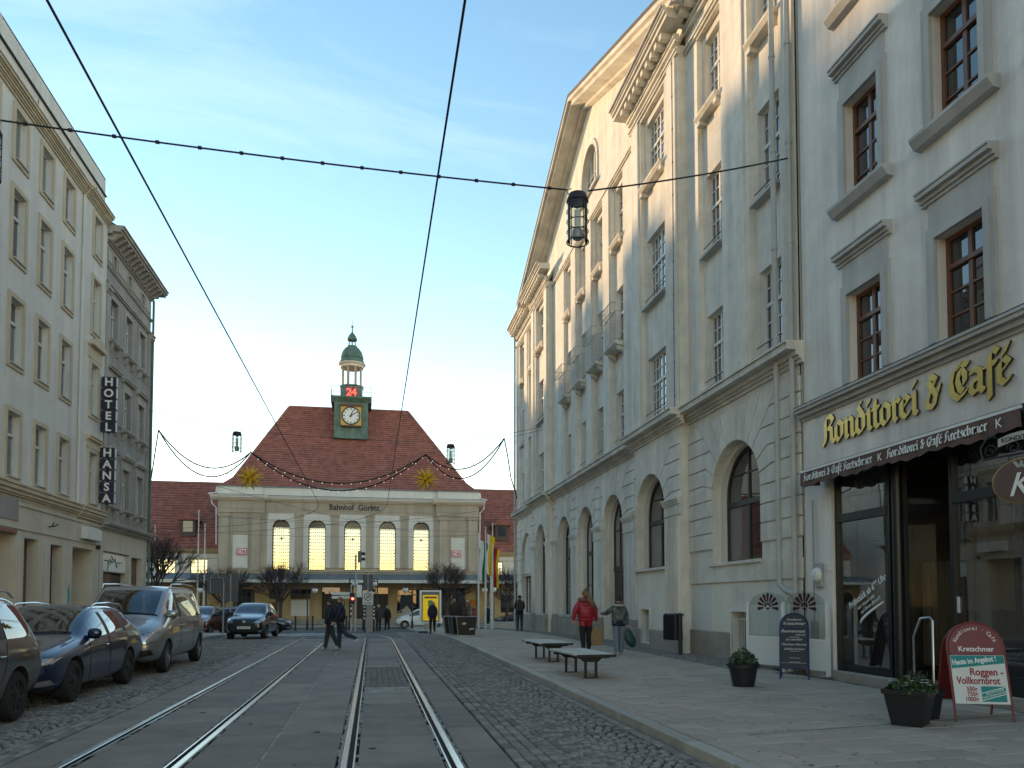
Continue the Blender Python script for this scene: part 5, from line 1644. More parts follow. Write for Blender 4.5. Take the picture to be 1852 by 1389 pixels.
# pilasters, capitals, end panels
pil = [-7.36]+[(SW[i]+SW[i+1])/2 for i in range(4)]+[7.36]
for k,c in enumerate(pil):
    w = 0.36 if 0 < k < 5 else 0.14
    p = MB(); p.box(c-w,c+w,-0.14,0,4.48,8.92); p.build('pilaster', MT['sandstone'], st)
    p = MB(); p.box(c-w-0.04,c+w+0.04,-0.18,0,8.92,8.99); p.box(c-w-0.02,c+w+0.02,-0.16,0,8.99,9.10); p.box(c-w-0.07,c+w+0.07,-0.21,0,9.10,9.18); p.build('capital', MT['sandstone'], st)
for s in (-1,1):
    for cc in (8.15,10.75):
        c = s*cc; w = 0.42
        p = MB(); p.box(c-w,c+w,-0.42,-0.28,4.2,8.85)
        for q in (-1,1): p.box(c+q*(w-0.05)-0.03,c+q*(w-0.05)+0.03,-0.45,-0.42,4.25,8.8)
        p.build('pilaster', MT['sandstone'], st)
        p = MB(); p.box(c-w-0.05,c+w+0.05,-0.47,-0.28,8.85,9.0); p.box(c-w-0.10,c+w+0.10,-0.50,-0.28,9.0,9.12)
        for q in (-1,1): p.disc_y(c+q*(w+0.02), 8.93, 0.11, -0.50, -0.3, 12)
        p.build('capital', MT['sandstone'], st)
    c = s*9.42
    p = MB(); p.box(c-0.62,c+0.62,-0.32,-0.28,4.42,7.28); p.build('panel', MT['station_white'], st)
    p = MB(); p.box(c-0.66,c+0.66,-0.34,-0.28,7.30,7.36); p.box(c-0.6,c+0.6,-0.31,-0.28,7.45,8.7); p.build('panel_frame', MT['sandstone'], st)
    lg = MB(); lg.cbox(c-0.42-s*0.15,c+0.42-s*0.15,-0.40,-0.32,5.52,6.12,0.02); lo = lg.build('railway_logo', MT['db_red'], st)
    lg = MB(); lg.box(c-0.36-s*0.15,c+0.36-s*0.15,-0.406,-0.40,5.58,6.06); lg.build('logo_field', MT['white_paint'], lo)
    me = text_mesh('DB', 0.50, 0.006, MT['db_red'], align='CENTER', bold=0.004, sx=1.0); link('lettering', me, lo, (c-s*0.15,-0.412,5.635), (R(90),0,0))
# entablature
b = MB(); b.box(-7.5,7.5,-0.06,0.5,9.2,10.25)
for s in (-1,1):
    x0, x1 = sorted((s*7.44,s*11.3)); b.box(x0,x1,-0.40,0.5,9.2,10.25)
    x0, x1 = sorted((s*7.5,s*11.25)); b.box(x0,x1,-0.44,-0.40,9.55,9.60)
b.box(-7.4,7.4,-0.10,-0.06,9.50,9.55)
b.build('entablature', MT['sandstone'], st)
b = MB(); cornice(b, -7.2, 7.2, 10.25, -0.06, ((0.10,0.12),(0.10,0.35),(0.14,0.50),(0.06,0.58)))
for s in (-1,1):
    x0, x1 = sorted((s*7.15,s*11.85)); cornice(b, x0, x1, 10.25, -0.40, ((0.102,0.13),(0.102,0.36),(0.142,0.52),(0.062,0.60)))
b.build('cornice', MT['station_white'], st)
b = MB(); b.box(-7.9,7.9,-0.05,0.45,10.67,11.46)
for s in (-1,1):
    x0, x1 = sorted((s*7.6,s*11.4)); b.box(x0,x1,-0.35,0.5,10.68,11.44)
b.build('parapet', MT['station_white'], st)
b = MB(); b.box(-7.9,7.9,-0.12,0.5,11.46,11.56); b.box(-7.9,7.9,-0.09,0.0,10.655,10.80)
for s in (-1,1):
    x0, x1 = sorted((s*7.55,s*11.47)); b.box(x0,x1,-0.42,0.5,11.44,11.53); b.box(x0,x1,-0.40,0.0,10.66,10.80)
b.build('coping', MT['lead_grey'], st)
me = text_mesh('Bahnhof  Görlitz', 0.74, 0.02, MT['plastic_black'], align='CENTER', bold=0.006)
w_ = max(v.co.x for v in me.vertices)-min(v.co.x for v in me.vertices)
for v in me.vertices: v.co.x *= 4.35/w_
link('station_name', me, st, (0.20,-0.09,9.62), (R(90),0,0))
# main hipped roof
b = MB(); E0, RZ, RY = 11.5, 20.6, 8.0
xl, xr, ra, rb = -11.3, 11.3, -6.35, 5.25
f1 = 1.3; zf = E0+0.95
lapped(b, [(xl,0.2,E0),(xr,0.2,E0),(xr-1.0,1.3,zf),(xl+1.0,1.3,zf)], 4)
lapped(b, [(xl+1.0,1.3,zf),(xr-1.0,1.3,zf),(rb,RY,RZ),(ra,RY,RZ)], 34)
lapped(b, [(xl,15.8,E0),(xl,0.2,E0),(xl+1.0,1.3,zf),(xl+1.0,14.7,zf)], 4)
lapped(b, [(xl+1.0,14.7,zf),(xl+1.0,1.3,zf),(ra,RY,RZ),(ra,RY+0.01,RZ)], 34)
lapped(b, [(xr,0.2,E0),(xr,15.8,E0),(xr-1.0,14.7,zf),(xr-1.0,1.3,zf)], 4)
lapped(b, [(xr-1.0,1.3,zf),(xr-1.0,14.7,zf),(rb,RY+0.01,RZ),(rb,RY,RZ)], 34)
lapped(b, [(xr,15.8,E0),(xl,15.8,E0),(ra,RY,RZ),(rb,RY,RZ)], 10)
ro = b.build('roof', MT['roof_tile'], st)
b = MB(); b.tube([(ra,RY,RZ+0.03),(rb,RY,RZ+0.03)],0.14,8)
for p,q in (((xl+1,1.3,zf),(ra,RY,RZ)),((xr-1,1.3,zf),(rb,RY,RZ)),((xl,0.2,E0),(xl+1,1.3,zf)),((xr,0.2,E0),(xr-1,1.3,zf))): b.tube([p,q],0.12,6)
b.build('ridge_tiles', MT['roof_tile'], ro)
# hall shell: floor, back wall with wide glazing towards the tracks
b = MB(); wall(b, -11.25, 11.25, GZ, 11.4, 16.0, [(-10.9,10.9,1.2,9.45,False,0.3)], 0.3)
b.build('back_wall', MT['sandstone'], st)
b = MB(); b.box(-11.2,11.2,0.5,16,11.2,11.45); b.build('hall_ceiling', MT['interior_dark'], st)
# turret
tc_, ty = -0.30, 4.7
b = MB(); b.box(tc_-1.58,tc_+1.58,ty,ty+3.2,17.0,20.5); b.prism_x([(ty+0.0,20.5),(ty-0.35,20.9),(ty-0.35,21.05),(ty+3.55,21.05),(ty+3.2,20.5)], tc_-1.9, tc_+1.9)
b.box(tc_-1.62,tc_+1.62,ty-0.05,ty,17.0,17.12)
tu = b.build('turret', MT['copper_green'], st)
b = MB(); b.box(tc_-0.95,tc_+0.95,ty-0.30,ty,18.25,20.05); b.build('clock_case', MT['gold_paint'], tu)
b = MB(); b.box(tc_-1.0,tc_+1.0,ty-0.46,ty,20.05,20.28); b.box(tc_-0.98,tc_+0.98,ty-0.34,ty,18.12,18.24); b.build('clock_hood', MT['awning_cloth'], tu)
b = MB(); b.ring_y(tc_,19.15,0.76,0.88,ty-0.36,ty-0.30,32); b.build('clock_rim', MT['dark_frame'], tu)
b = MB(); b.disc_y(tc_,19.15,0.77,ty-0.33,ty-0.30,32); cf = b.build('clock_face', MT['white_paint'], tu)
b = MB()
for k in range(12):
    a = math.pi*k/6; r0, r1 = 0.58, 0.72; ww = 0.035 if k % 3 else 0.05
    ca, sa = math.cos(a), math.sin(a)
    b.prism_y([(tc_+r0*ca-ww*sa,19.15+r0*sa+ww*ca),(tc_+r0*ca+ww*sa,19.15+r0*sa-ww*ca),(tc_+r1*ca+ww*sa,19.15+r1*sa-ww*ca),(tc_+r1*ca-ww*sa,19.15+r1*sa+ww*ca)], ty-0.345, ty-0.33)
b.build('hour_mark', MT['plastic_black'], cf)
def hand(ang, L_, w):
    b = MB(); a = R(90-ang); ca, sa = math.cos(a), math.sin(a)
    b.prism_y([(tc_-0.15*ca-w*sa,19.15-0.15*sa+w*ca),(tc_-0.15*ca+w*sa,19.15-0.15*sa-w*ca),(tc_+L_*ca+w*0.5*sa,19.15+L_*sa-w*0.5*ca),(tc_+L_*ca-w*0.5*sa,19.15+L_*sa+w*0.5*ca)], ty-0.37-0.01*(L_>0.55), ty-0.35)
    b.build('clock_hand', MT['plastic_black'], cf)
hand(20,0.60,0.05); hand(57,0.70,0.045)
b = MB()
for p,q in (((-1.9,-0.35),(1.9,-0.35)),((-1.9,-0.35),(-1.9,3.5)),((1.9,-0.35),(1.9,3.5))):
    for z in (21.45,21.95): b.tube([(tc_+p[0],ty+p[1],z),(tc_+q[0],ty+q[1],z)],0.025,5)
for x in (-1.9,-1.0,0,1.0,1.9): b.tube([(tc_+x,ty-0.35,21.05),(tc_+x,ty-0.35,21.95)],0.025,5)
for y_ in (0.8,2.0,3.4):
    for x in (-1.9,1.9): b.tube([(tc_+x,ty+y_,21.05),(tc_+x,ty+y_,21.95)],0.025,5)
b.build('gallery_rail', MT['galv'], tu)
cy = ty+1.6
b = MB(); b.lathe([(1.12,21.05),(1.12,22.25),(1.22,22.3),(1.22,22.42),(1.05,22.45)], (tc_,cy,0), 8, R(22.5)); b.build('drum', MT['copper_green'], tu)
b = MB(); b.box(tc_-0.02,tc_+0.94,cy-1.14,cy-1.05,21.15,22.12); b.xf(Matrix.Translation((-0.46,0,0))); dp = b.build('date_panel', MT['red_panel'], tu)
me = text_mesh('24', 0.98, 0.02, MT['red_lit'], align='CENTER', bold=0.02); link('lettering', me, dp, (tc_,cy-1.165,21.30), (R(90),0,0))
for k in range(8):
    a = R(22.5+45*k)
    b = MB(); b.lathe([(0.13,22.45),(0.10,22.6),(0.10,24.15),(0.14,24.25)], (tc_+0.92*math.cos(a),cy+0.92*math.sin(a),0), 8); b.build('column', MT['sandstone'], tu, smooth=True)
b = MB(); b.lathe([(1.10,24.25),(1.15,24.45),(1.30,24.55),(1.34,24.65)], (tc_,cy,0), 16); b.build('lantern_cornice', MT['station_white'], tu)
b = MB(); b.lathe([(1.34,24.65),(1.18,24.85),(1.08,25.15),(1.12,25.2),(1.06,25.5),(0.92,25.9),(0.70,26.2),(0.48,26.35),(0.50,26.42),(0.46,26.45)], (tc_,cy,0), 16); b.build('dome', MT['copper_green'], tu, smooth=True)
for k in range(6):
    a = R(60*k+30)
    b = MB(); b.lathe([(0.055,26.44),(0.045,27.0)], (tc_+0.34*math.cos(a),cy+0.34*math.sin(a),0), 6); b.build('column', MT['copper_green'], tu)
b = MB(); b.lathe([(0.44,27.0),(0.50,27.08),(0.47,27.2),(0.34,27.5),(0.14,27.75),(0.07,27.85),(0.05,28.3)], (tc_,cy,0), 14)
b.lathe([(0.02,28.28),(0.12,28.34),(0.12,28.46),(0.02,28.52)], (tc_,cy,0), 10); b.tube([(tc_,cy,28.5),(tc_,cy,29.0)],0.025,5)
b.build('finial', MT['copper_green'], tu, smooth=True)
# canopy over the forecourt
b = MB(); b.prism_x([(0.1,3.95),(-0.3,3.95),(-3.4,3.30),(-3.4,3.22),(0.1,3.75)], -30, 30)
for k in range(61): b.prism_x([(-0.3,4.0),(-3.4,3.35),(-3.4,3.29),(-0.3,3.94)], -30+k, -29.95+k)
cn = b.build('canopy', MT['lead_grey'], st)
b = MB(); b.box(-30,30,-3.46,-3.40,3.08,3.34); b.build('fascia', MT['station_white'], cn)
b = MB(); b.add([(-30,-3.4,3.10),(30,-3.4,3.10),(30,0,3.25),(-30,0,3.25)],[(3,2,1,0)]); b.build('soffit', MT['door_brown'], cn)
for k in range(9):
    b = MB(); b.lathe([(0.09,GZ),(0.07,GZ+0.3),(0.06,3.1)], (-24+6*k,-3.0,0), 8); b.build('canopy_post', MT['dark_metal'], cn)
b = MB(); cornice(b, -11.3, 11.3, 3.75, -0.0, ((0.1,0.34),(0.1,0.40),(0.08,0.44))); cornice(b, -11.2, 11.2, 4.1, 0.0, ((0.08,0.33),(0.06,0.12))); b.build('string_course', MT['sandstone'], st)
# ground floor under the canopy
doors = [(-2.6,-1.05),(1.35,2.8),(3.6,5.0),(-0.7,0.9)]
b = MB(); gh = [(-10.0,-8.2,-0.1,2.6),(-7.0,-5.9,1.75,2.6),(-5.2,-3.5,1.75,2.6),(4.0,7.3,0.5,2.6),(7.7,8.85,-0.1,2.75),(8.95,10.1,-0.1,2.75)]+[(a,c,GZ,2.75) for a,c in ((-2.55,-1.0),(0.2,1.65),(1.75,3.2))]
gh += [(a-0.0,c,0.5,2.6) for a,c in ((-22,-20.4),(-18.6,-17),(-15.2,-13.6),(13.4,15),(17,18.6))]
wall(b, -30, 40, GZ-0.1, 3.7, -0.02, gh, 0.35)
b.build('ground_floor_wall', MT['station_yellow'], st)
for k,(a,c,z0,z1) in enumerate(gh):
    if z0 == GZ:
        d = MB(); d.box(a,c,0.25,0.32,z0,2.1); d.box(a,c,0.22,0.32,2.1,2.2); do2 = d.build('door', MT['door_brown'], st)
        for q in range(2):
            d = MB(); x0 = a+(c-a)*q/2; d.cbox(x0+0.12,x0+(c-a)/2-0.12,0.22,0.26,z0+0.3,1.9,0.02); d.build('door_panel', MT['dark_frame'], do2)
        d = MB(); d.box(a,c,0.28,0.30,2.2,2.75); d.build('pane', MT['glass_dark'], do2)
    else:
        window(st, (a+c)/2, z0, c-a, z1-z0, 0.2, (0.2,0.4,0.6,0.8) if c-a > 1.5 else (0.33,0.66), (0.4,0.75) if z1-z0 > 1.2 else (0.5,), fm='dark_frame', gm='glass_dark', bw=0.04)
b = MB(); b.box(-5.15,-3.6,-0.06,-0.02,0.25,1.62); b.build('notice_panel', MT['poster_white'], st)
b = MB(); b.box(-7.1,-6.3,-0.06,-0.02,GZ,1.45); b.build('door', MT['plywood'], st)
b = MB()
for k in range(9):
    for x0,x1 in ((-3.4,-2.62),(-0.92,0.12),(3.28,3.92),(7.36,7.64),(10.18,11.2)):
        b = MB(); b.cbox(x0,x1,-0.055,-0.02,GZ+0.02+0.34*k,GZ+0.34*k+0.33,0.01); b.build('rusticated_block', MT['station_yellow'], st)
b = MB(); b.box(-30,40,-0.08,-0.02,GZ-0.1,GZ+0.45); b.build('plinth', MT['plinth_stone'], st)
# murals / posters on the right-hand ground floor
b = MB(); b.disc_y(6.6,0.35,0.40,-0.075,-0.06,20); b.build('mural', MT['orange_paint'], st)
b = MB(); b.prism_y([(4.2,0.05),(5.5,0.05),(5.2,0.8),(4.85,1.15),(4.5,0.8)], -0.07, -0.06); b.build('mural', MT['hair_grey'], st)
b = MB(); b.box(10.4,11.1,-0.07,-0.06,0.0,0.9); b.build('mural', MT['red_frame'], st); 
b = MB(); b.disc_y(10.75,1.35,0.36,-0.072,-0.062,20); b.build('mural', MT['orange_paint'], st)
# wings
for s in (-1,1):
    x0, x1 = sorted((s*11.25, s*(30 if s < 0 else 60)))
    b = MB(); wy = 1.8
    wc = [s*(13.2+2.7*k) for k in range(12)]
    wall(b, x0, x1, 3.6, 6.1, wy, [(c-0.72,c+0.72,3.95,5.25) for c in wc if x0 < c-0.8 and c+0.8 < x1], 0.3)
    b.build('wing_wall', MT['station_white'], st)
    b = MB(); wall(b, x0, x1, 3.0, 8.0, wy+8.2, [(x0+0.5,x1-0.5,3.2,7.6)], 0.1); b.build('wing_back_wall', MT['sandstone'], st)
    for c in wc:
        if not (x0 < c-0.8 and c+0.8 < x1): continue
        window(st, c, 3.95, 1.44, 1.3, wy+0.15, (0.2,0.4,0.6,0.8), (0.25,0.5,0.75), fm='dark_frame', gm='glass_hall', bw=0.035)
    b = MB(); cornice(b, x0, x1, 5.75, wy, ((0.08,0.08),(0.1,0.2),(0.12,0.34),(0.05,0.42))); b.box(x0,x1,wy-0.04,wy,5.3,5.36); b.build('wing_cornice', MT['station_yellow'], st)
    b = MB(); lapped(b, [(x0,wy-0.35,6.08),(x1,wy-0.35,6.08),(x1,wy+6.2,13.0),(x0,wy+6.2,13.0)], 26)
    lapped(b, [(x1,wy+12.4,6.08),(x0,wy+12.4,6.08),(x0,wy+6.2,13.0),(x1,wy+6.2,13.0)], 6)
    wr = b.build('wing_roof', MT['roof_tile'], st)
    for c in ((-14.3 if s < 0 else 13.9),(-24 if s < 0 else 24)):
        b = MB(); zb = 7.7
        b.box(c-0.62,c+0.62,wy+0.6,wy+3.0,zb-0.4,zb+1.05); do3 = b.build('dormer', MT['awning_cloth'], wr)
        b = MB(); b.prism_y([(c-0.95,zb+1.05),(c+0.95,zb+1.05),(c,zb+1.85)], wy+0.4, wy+3.6); b.build('dormer_roof', MT['roof_tile'], do3)
        b = MB(); b.box(c-0.4,c+0.4,wy+0.57,wy+0.6,zb,zb+0.95); b.build('pane', MT['glass_dark'], do3)
# rainwater pipes at the corners of the hall
for s in (-1,1):
    b = MB(); b.tube([(s*11.45,-0.2,11.4),(s*11.5,-0.2,10.9),(s*12.05,-0.6,10.75)],0.06,6); b.tube([(s*11.8,-0.5,10.2),(s*11.75,-0.45,9.9),(s*11.45,-0.2,9.6),(s*11.42,-0.15,6.4)],0.06,6)
    b.build('downpipe', MT['white_paint'], st)
# ---------------------------------------------------------------- vehicles: x to the car's left/right, front towards +y
def ring_patch(bvh, poly, side, off=0.004, rings=4, sub=4):
    """patch of the outline poly laid onto the body, seen from front/rear/left/right"""
    n = len(poly)
    cx = sum(p[0] for p in poly)/n; cz = sum(p[1] for p in poly)/n
    out = []
    for i in range(n):
        p, q = poly[i], poly[(i+1) % n]
        for t in range(sub): out.append((p[0]+(q[0]-p[0])*t/sub, p[1]+(q[1]-p[1])*t/sub))
    def hit(a, z):
        if side == 'front': o, d = Vector((a,5,z)), Vector((0,-1,0))
        elif side == 'rear': o, d = Vector((a,-5,z)), Vector((0,1,0))
        elif side == 'left': o, d = Vector((-3,a,z)), Vector((1,0,0))
        else: o, d = Vector((3,a,z)), Vector((-1,0,0))
        r = bvh.ray_cast(o, d)
        return (r[0], r[1]) if r[0] is not None else (None, None)
    def pt(a, z):
        h, nn = hit(a, z)
        if h is None:
            for s in (0.97,0.93,0.88,0.8,0.7,0.5,0.3,0.1):
                h, nn = hit(cx+(a-cx)*s, cz+(z-cz)*s)
                if h is not None: break
        if h is None: return None
        d = {'front':Vector((0,1,0)),'rear':Vector((0,-1,0)),'left':Vector((-1,0,0)),'right':Vector((1,0,0))}[side]
        if nn.dot(d) < 0: nn = -nn
        return h + nn*off
    c = pt(cx, cz)
    if c is None: return None
    vs = [c]; N = len(out)
    for k in range(1, rings+1):
        for (a,z) in out:
            q = pt(cx+(a-cx)*k/rings, cz+(z-cz)*k/rings)
            vs.append(q if q is not None else c)
    fs = [(0,1+i,1+(i+1)%N) for i in range(N)]
    for k in range(rings-1):
        for i in range(N):
            j = (i+1) % N
            fs.append((1+k*N+i,1+(k+1)*N+i,1+(k+1)*N+j,1+k*N+j))
    b = MB(); b.add(vs, fs)
    return b
def seam(bvh, pts, side, r=0.006, off=0.001):
    q = []
    for i in range(len(pts)-1):
        for t in range(8):
            a = pts[i][0]+(pts[i+1][0]-pts[i][0])*t/8; z = pts[i][1]+(pts[i+1][1]-pts[i][1])*t/8
            if side == 'left': h = bvh.ray_cast(Vector((-3,a,z)), Vector((1,0,0)))
            elif side == 'right': h = bvh.ray_cast(Vector((3,a,z)), Vector((-1,0,0)))
            elif side == 'front': h = bvh.ray_cast(Vector((a,5,z)), Vector((0,-1,0)))
            else: h = bvh.ray_cast(Vector((a,0,z+3)), Vector((0,0,-1)))
            if h[0] is not None: q.append(h[0])
    b = MB()
    if len(q) > 1: b.tube(q, r, 4)
    return b
def wheel_mesh(r, w, spokes, dark):
    """tyre and rim, axle along x, outside at +x"""
    t = MB()
    prof = [(r*0.62,-w/2),(r*0.92,-w/2),(r*0.985,-w/2+0.025),(r,-w/2+0.05),(r,w/2-0.05),(r*0.985,w/2-0.025),(r*0.92,w/2),(r*0.66,w/2),(r*0.62,w/2-0.03)]
    t.lathe(prof, (0,0,0), 28)
    t.xf(Matrix.Rotation(R(90),4,'Y'))
    m = MB()
    m.lathe([(r*0.64,w/2-0.055),(r*0.66,w/2-0.012),(r*0.60,w/2-0.012),(r*0.58,w/2-0.06)], (0,0,0), 28)
    for k in range(spokes):
        a = 2*math.pi*k/spokes; ca, sa = math.cos(a), math.sin(a); hw = r*0.075
        q = [(r*0.08,-hw),(r*0.61,-hw*1.25),(r*0.61,hw*1.25),(r*0.08,hw)]
        m.prism_z([(x*ca-y*sa,x*sa+y*ca) for x,y in q], w/2-0.05-0.0005*k, w/2-0.018-0.0005*k)
    m.lathe([(r*0.16,w/2-0.05),(r*0.16,w/2-0.008),(r*0.10,w/2-0.004)], (0,0,0), 16)
    m.xf(Matrix.Rotation(R(90),4,'Y'))
    d = MB(); d.lathe([(r*0.62,w/2-0.09),(r*0.62,w/2-0.075)], (0,0,0), 24); d.xf(Matrix.Rotation(R(90),4,'Y'))
    return t.mesh('tyre', MT['tyre'], True), m.mesh('rim', MT['rim_dark'] if dark else MT['rim'], True), d.mesh('brake', MT['plastic_black'])
def car(name, label, loc, rz, spec, paint, group='cars parked and driving in the street', detail=True):
    """spec['st']: stations from the nose back: (y, zbot, wsill, wmid, zmid, wbelt, zbelt, wtop, ztop)"""
    root = thing(name, label, spec.get('cat','car'), loc, rz, group)
    stn = spec['st']; n = len(stn)
    vs = []; NP = 9
    for (y,zb,ws,wm,zm,wb,zbelt,wt,zt) in stn:
        half = [(0,zb),(ws*0.9,zb),(ws,zb+0.10),(wm,zm),(wb,zbelt),(wt,zt-0.035),(wt-0.075,zt),(wt*0.45,zt+0.014)]
        half2 = half + [(0,zt+0.018)]
        sec = [(-a,z) for a,z in half2[::-1]][:-0 or None]
        ring = [(a,z) for a,z in half2[1:-1]]
        full = [half2[0]] + ring + [half2[-1]] + [(-a,z) for a,z in ring[::-1]]
        vs += [(a,y,z) for a,z in full]
    M_ = 16
    fs = []; mi = []
    # slots: 0 paint, 1 windscreen, 2 rear window, 3 black trim, 4.. side panes
    ws0, ws1 = spec['ws']; rw0, rw1 = spec['rw']; sp = spec['side']
    for i in range(n-1):
        for k in range(M_):
            k2 = (k+1) % M_
            fs.append((i*M_+k,i*M_+k2,(i+1)*M_+k2,(i+1)*M_+k))
            m = 0
            top = k in (6,7,8,9)
            sd = k in (4,11)
            if top and ws0 <= i < ws1: m = 1
            elif top and rw0 <= i < rw1: m = 2
            elif sd:
                for j,(a,c) in enumerate(sp):
                    if a <= i < c: m = 4+j+(len(sp) if k == 11 else 0)
                    elif sp[0][0] <= i < sp[-1][1] and m == 0: m = 3
            elif k in (0,15): m = 3
            mi.append(m)
    fs.append(tuple(range(M_))[::-1]); mi.append(0)
    fs.append(tuple(range((n-1)*M_,n*M_))); mi.append(0)
    me = bpy.data.meshes.new('cage'); me.from_pydata(vs, [], [f[::-1] for f in fs])
    mats = [MT[paint], MT['glass_car'].copy(), MT['glass_car'].copy(), MT['plastic_black']] + [MT['glass_car'].copy() for _ in range(2*len(sp))]
    wellm = MT['interior_dark']
    for m in mats: me.materials.append(m)
    me.polygons.foreach_set('material_index', mi)
    tmp = bpy.data.objects.new('cage', me); C.objects.link(tmp)
    ss = tmp.modifiers.new('s','SUBSURF'); ss.levels = 3; ss.render_levels = 3
    r = spec['r']; cut = MB()
    for ya in spec['ax']:
        for s in (-1,1):
            c_ = MB(); c_.lathe([(r+0.055,-0.35),(r+0.055,0.35)], (0,0,0), 32); c_.xf(Matrix.Translation((s*(spec['w']/2-0.05),ya,r+0.01)) @ Matrix.Rotation(R(90),4,'Y'))
            cut.add(c_.v, c_.f)
    co = cut.build('cut', wellm)
    bo = tmp.modifiers.new('b','BOOLEAN'); bo.object = co; bo.operation = 'DIFFERENCE'; bo.solver = 'EXACT'
    try: bo.material_mode = 'TRANSFER'
    except Exception: pass
    em = eval_mesh(tmp, 'body')
    bpy.data.objects.remove(tmp); bpy.data.objects.remove(co)
    V = [v.co.copy() for v in em.vertices]
    slots = [m.name if m else '' for m in em.materials]
    groups = {}
    for p in em.polygons:
        nm = slots[p.material_index] if p.material_index < len(slots) else ''
        key = 'body'
        for j,m in enumerate(mats):
            if m.name == nm:
                key = {0:'body',1:'windscreen',2:'rear_window',3:'trim'}.get(j, 'side%d' % j)
        if nm == wellm.name: key = 'well'
        groups.setdefault(key, []).append(tuple(p.vertices))
    bvh = BVHTree.FromPolygons(V, [tuple(p.vertices) for p in em.polygons])
    def sub(key, nm, m, parent, sm='all'):
        idx = {}; vv = []; ff = []
        for f in groups.get(key, []):
            q = []
            for i in f:
                if i not in idx: idx[i] = len(vv); vv.append(V[i])
                q.append(idx[i])
            ff.append(tuple(q))
        b = MB(); b.v = [tuple(v) for v in vv]; b.f = ff; b.m = [0]*len(ff)
        return b.build(nm, m, parent, smooth=sm) if ff else None
    body = sub('body','body',MT[paint],root,True)
    sub('trim','trim',MT['plastic_black'],root,True)
    sub('well','wheel_arch',wellm,root,False)
    sub('windscreen','windscreen',MT['glass_car'],root)
    sub('rear_window','rear_window',MT['glass_car'],root)
    for j in range(4,4+2*len(sp)): sub('side%d' % j,'side_window',MT['glass_car'],root)
    bpy.data.meshes.remove(em)
    for m in mats[1:3]+mats[4:]: bpy.data.materials.remove(m)
    # cabin behind the glass
    if spec.get('cabin', True) and detail:
        ya, yb = stn[ws0][0]-0.05, stn[rw0][0]
        zbelt = stn[ws1][6]; wbl = stn[ws1][5]-0.10; zr_ = stn[ws1+2][8]
        b = MB(); b.box(-wbl,wbl,yb,ya-0.25,0.32,zbelt-0.10); b.prism_x([(ya-0.55,zbelt-0.10),(ya-0.25,zbelt-0.10),(ya,zbelt-0.02),(ya-0.12,zbelt+0.03),(ya-0.45,zbelt+0.02)], -wbl, wbl); b.build('cabin', MT['plastic_black'], root)
        for sx_ in (-1,1):
            for row in (0,1):
                y0_ = ya-1.15-0.85*row
                if y0_-0.2 < yb+0.2: continue
                b = MB(); b.cbox(sx_*wbl*0.5-0.23,sx_*wbl*0.5+0.23,y0_-0.10,y0_+0.05,zbelt-0.12,zr_-0.38,0.05); b.cbox(sx_*wbl*0.5-0.12,sx_*wbl*0.5+0.12,y0_-0.10,y0_,zr_-0.38,zr_-0.20,0.03); b.build('seat', MT['seat_cloth'], root)
        b = MB(); b.tube([(0.38+0.18*math.cos(2*math.pi*q/20)-0.76,ya-0.62-0.08*math.sin(2*math.pi*q/20),zbelt-0.01+0.16*math.sin(2*math.pi*q/20)) for q in range(21)], 0.014, 5, cap=False); b.build('steering_wheel', MT['plastic_black'], root)
    # wheels
    tm, rm, bm_ = wheel_mesh(r, 0.21, spec.get('spokes',5), spec.get('darkrim',False))
    for ya in spec['ax']:
        for s in (-1,1):
            wo = link('wheel', tm, root, (s*(spec['w']/2-0.135),ya,r), (0,0,0 if s > 0 else math.pi))
            link('rim', rm, wo); link('brake', bm_, wo)
    def put(poly, side, nm, m, mirror=True, off=0.004, parent=None):
        for s in ((1,-1) if mirror else (1,)):
            pl_ = [(a*s,z) for a,z in poly] if side in ('front','rear') else poly
            sd_ = side if side in ('front','rear') else ('right' if s > 0 else 'left')
            p = ring_patch(bvh, ccw(pl_), sd_, off)
            if p: p.build(nm, MT[m], parent or root, smooth='all')
    for args in spec.get('patch', []): put(*args)
    for pts in spec.get('seams', []):
        for sd_ in ('left','right'):
            s_ = seam(bvh, pts, sd_)
            if s_.v: s_.build('door_seam', MT['plastic_black'], root)
    for (y_,z_) in spec.get('handles', []):
        for s in (-1,1):
            h = bvh.ray_cast(Vector((3*s,y_,z_)), Vector((-s,0,0)))[0]
            if h is not None:
                b = MB(); b.tube([(h.x-s*0.01,y_+0.10,z_),(h.x+s*0.03,y_+0.07,z_),(h.x+s*0.03,y_-0.07,z_),(h.x-s*0.01,y_-0.10,z_)],0.013,6); b.build('door_handle', MT[spec.get('hm',paint)], root, smooth=True)
    my, mz, mw = spec['mirror']
    for s in (-1,1):
        h = bvh.ray_cast(Vector((3*s,my,mz)), Vector((-s,0,0)))[0]
        x = abs(h.x) if h is not None else spec['w']/2-0.1
        b = MB(); cx = s*(x+0.13)
        for k in range(1): pass
        nn = 12; prof = [(0.0,-0.085),(0.075,-0.075),(0.11,-0.03),(0.115,0.03),(0.085,0.075),(0.0,0.09)]
        b.lathe(prof, (0,0,0), nn); b.xf(Matrix.Translation((cx,my,mz)) @ Matrix.Diagonal((mw,0.55,1,1)))
        mo = b.build('mirror', MT[spec.get('mm',paint)], root, smooth='all')
        b = MB(); b.tube([(s*(x-0.03),my,mz-0.06),(cx,my,mz-0.05)],0.022,6); b.build('mirror_arm', MT['plastic_black'], mo)
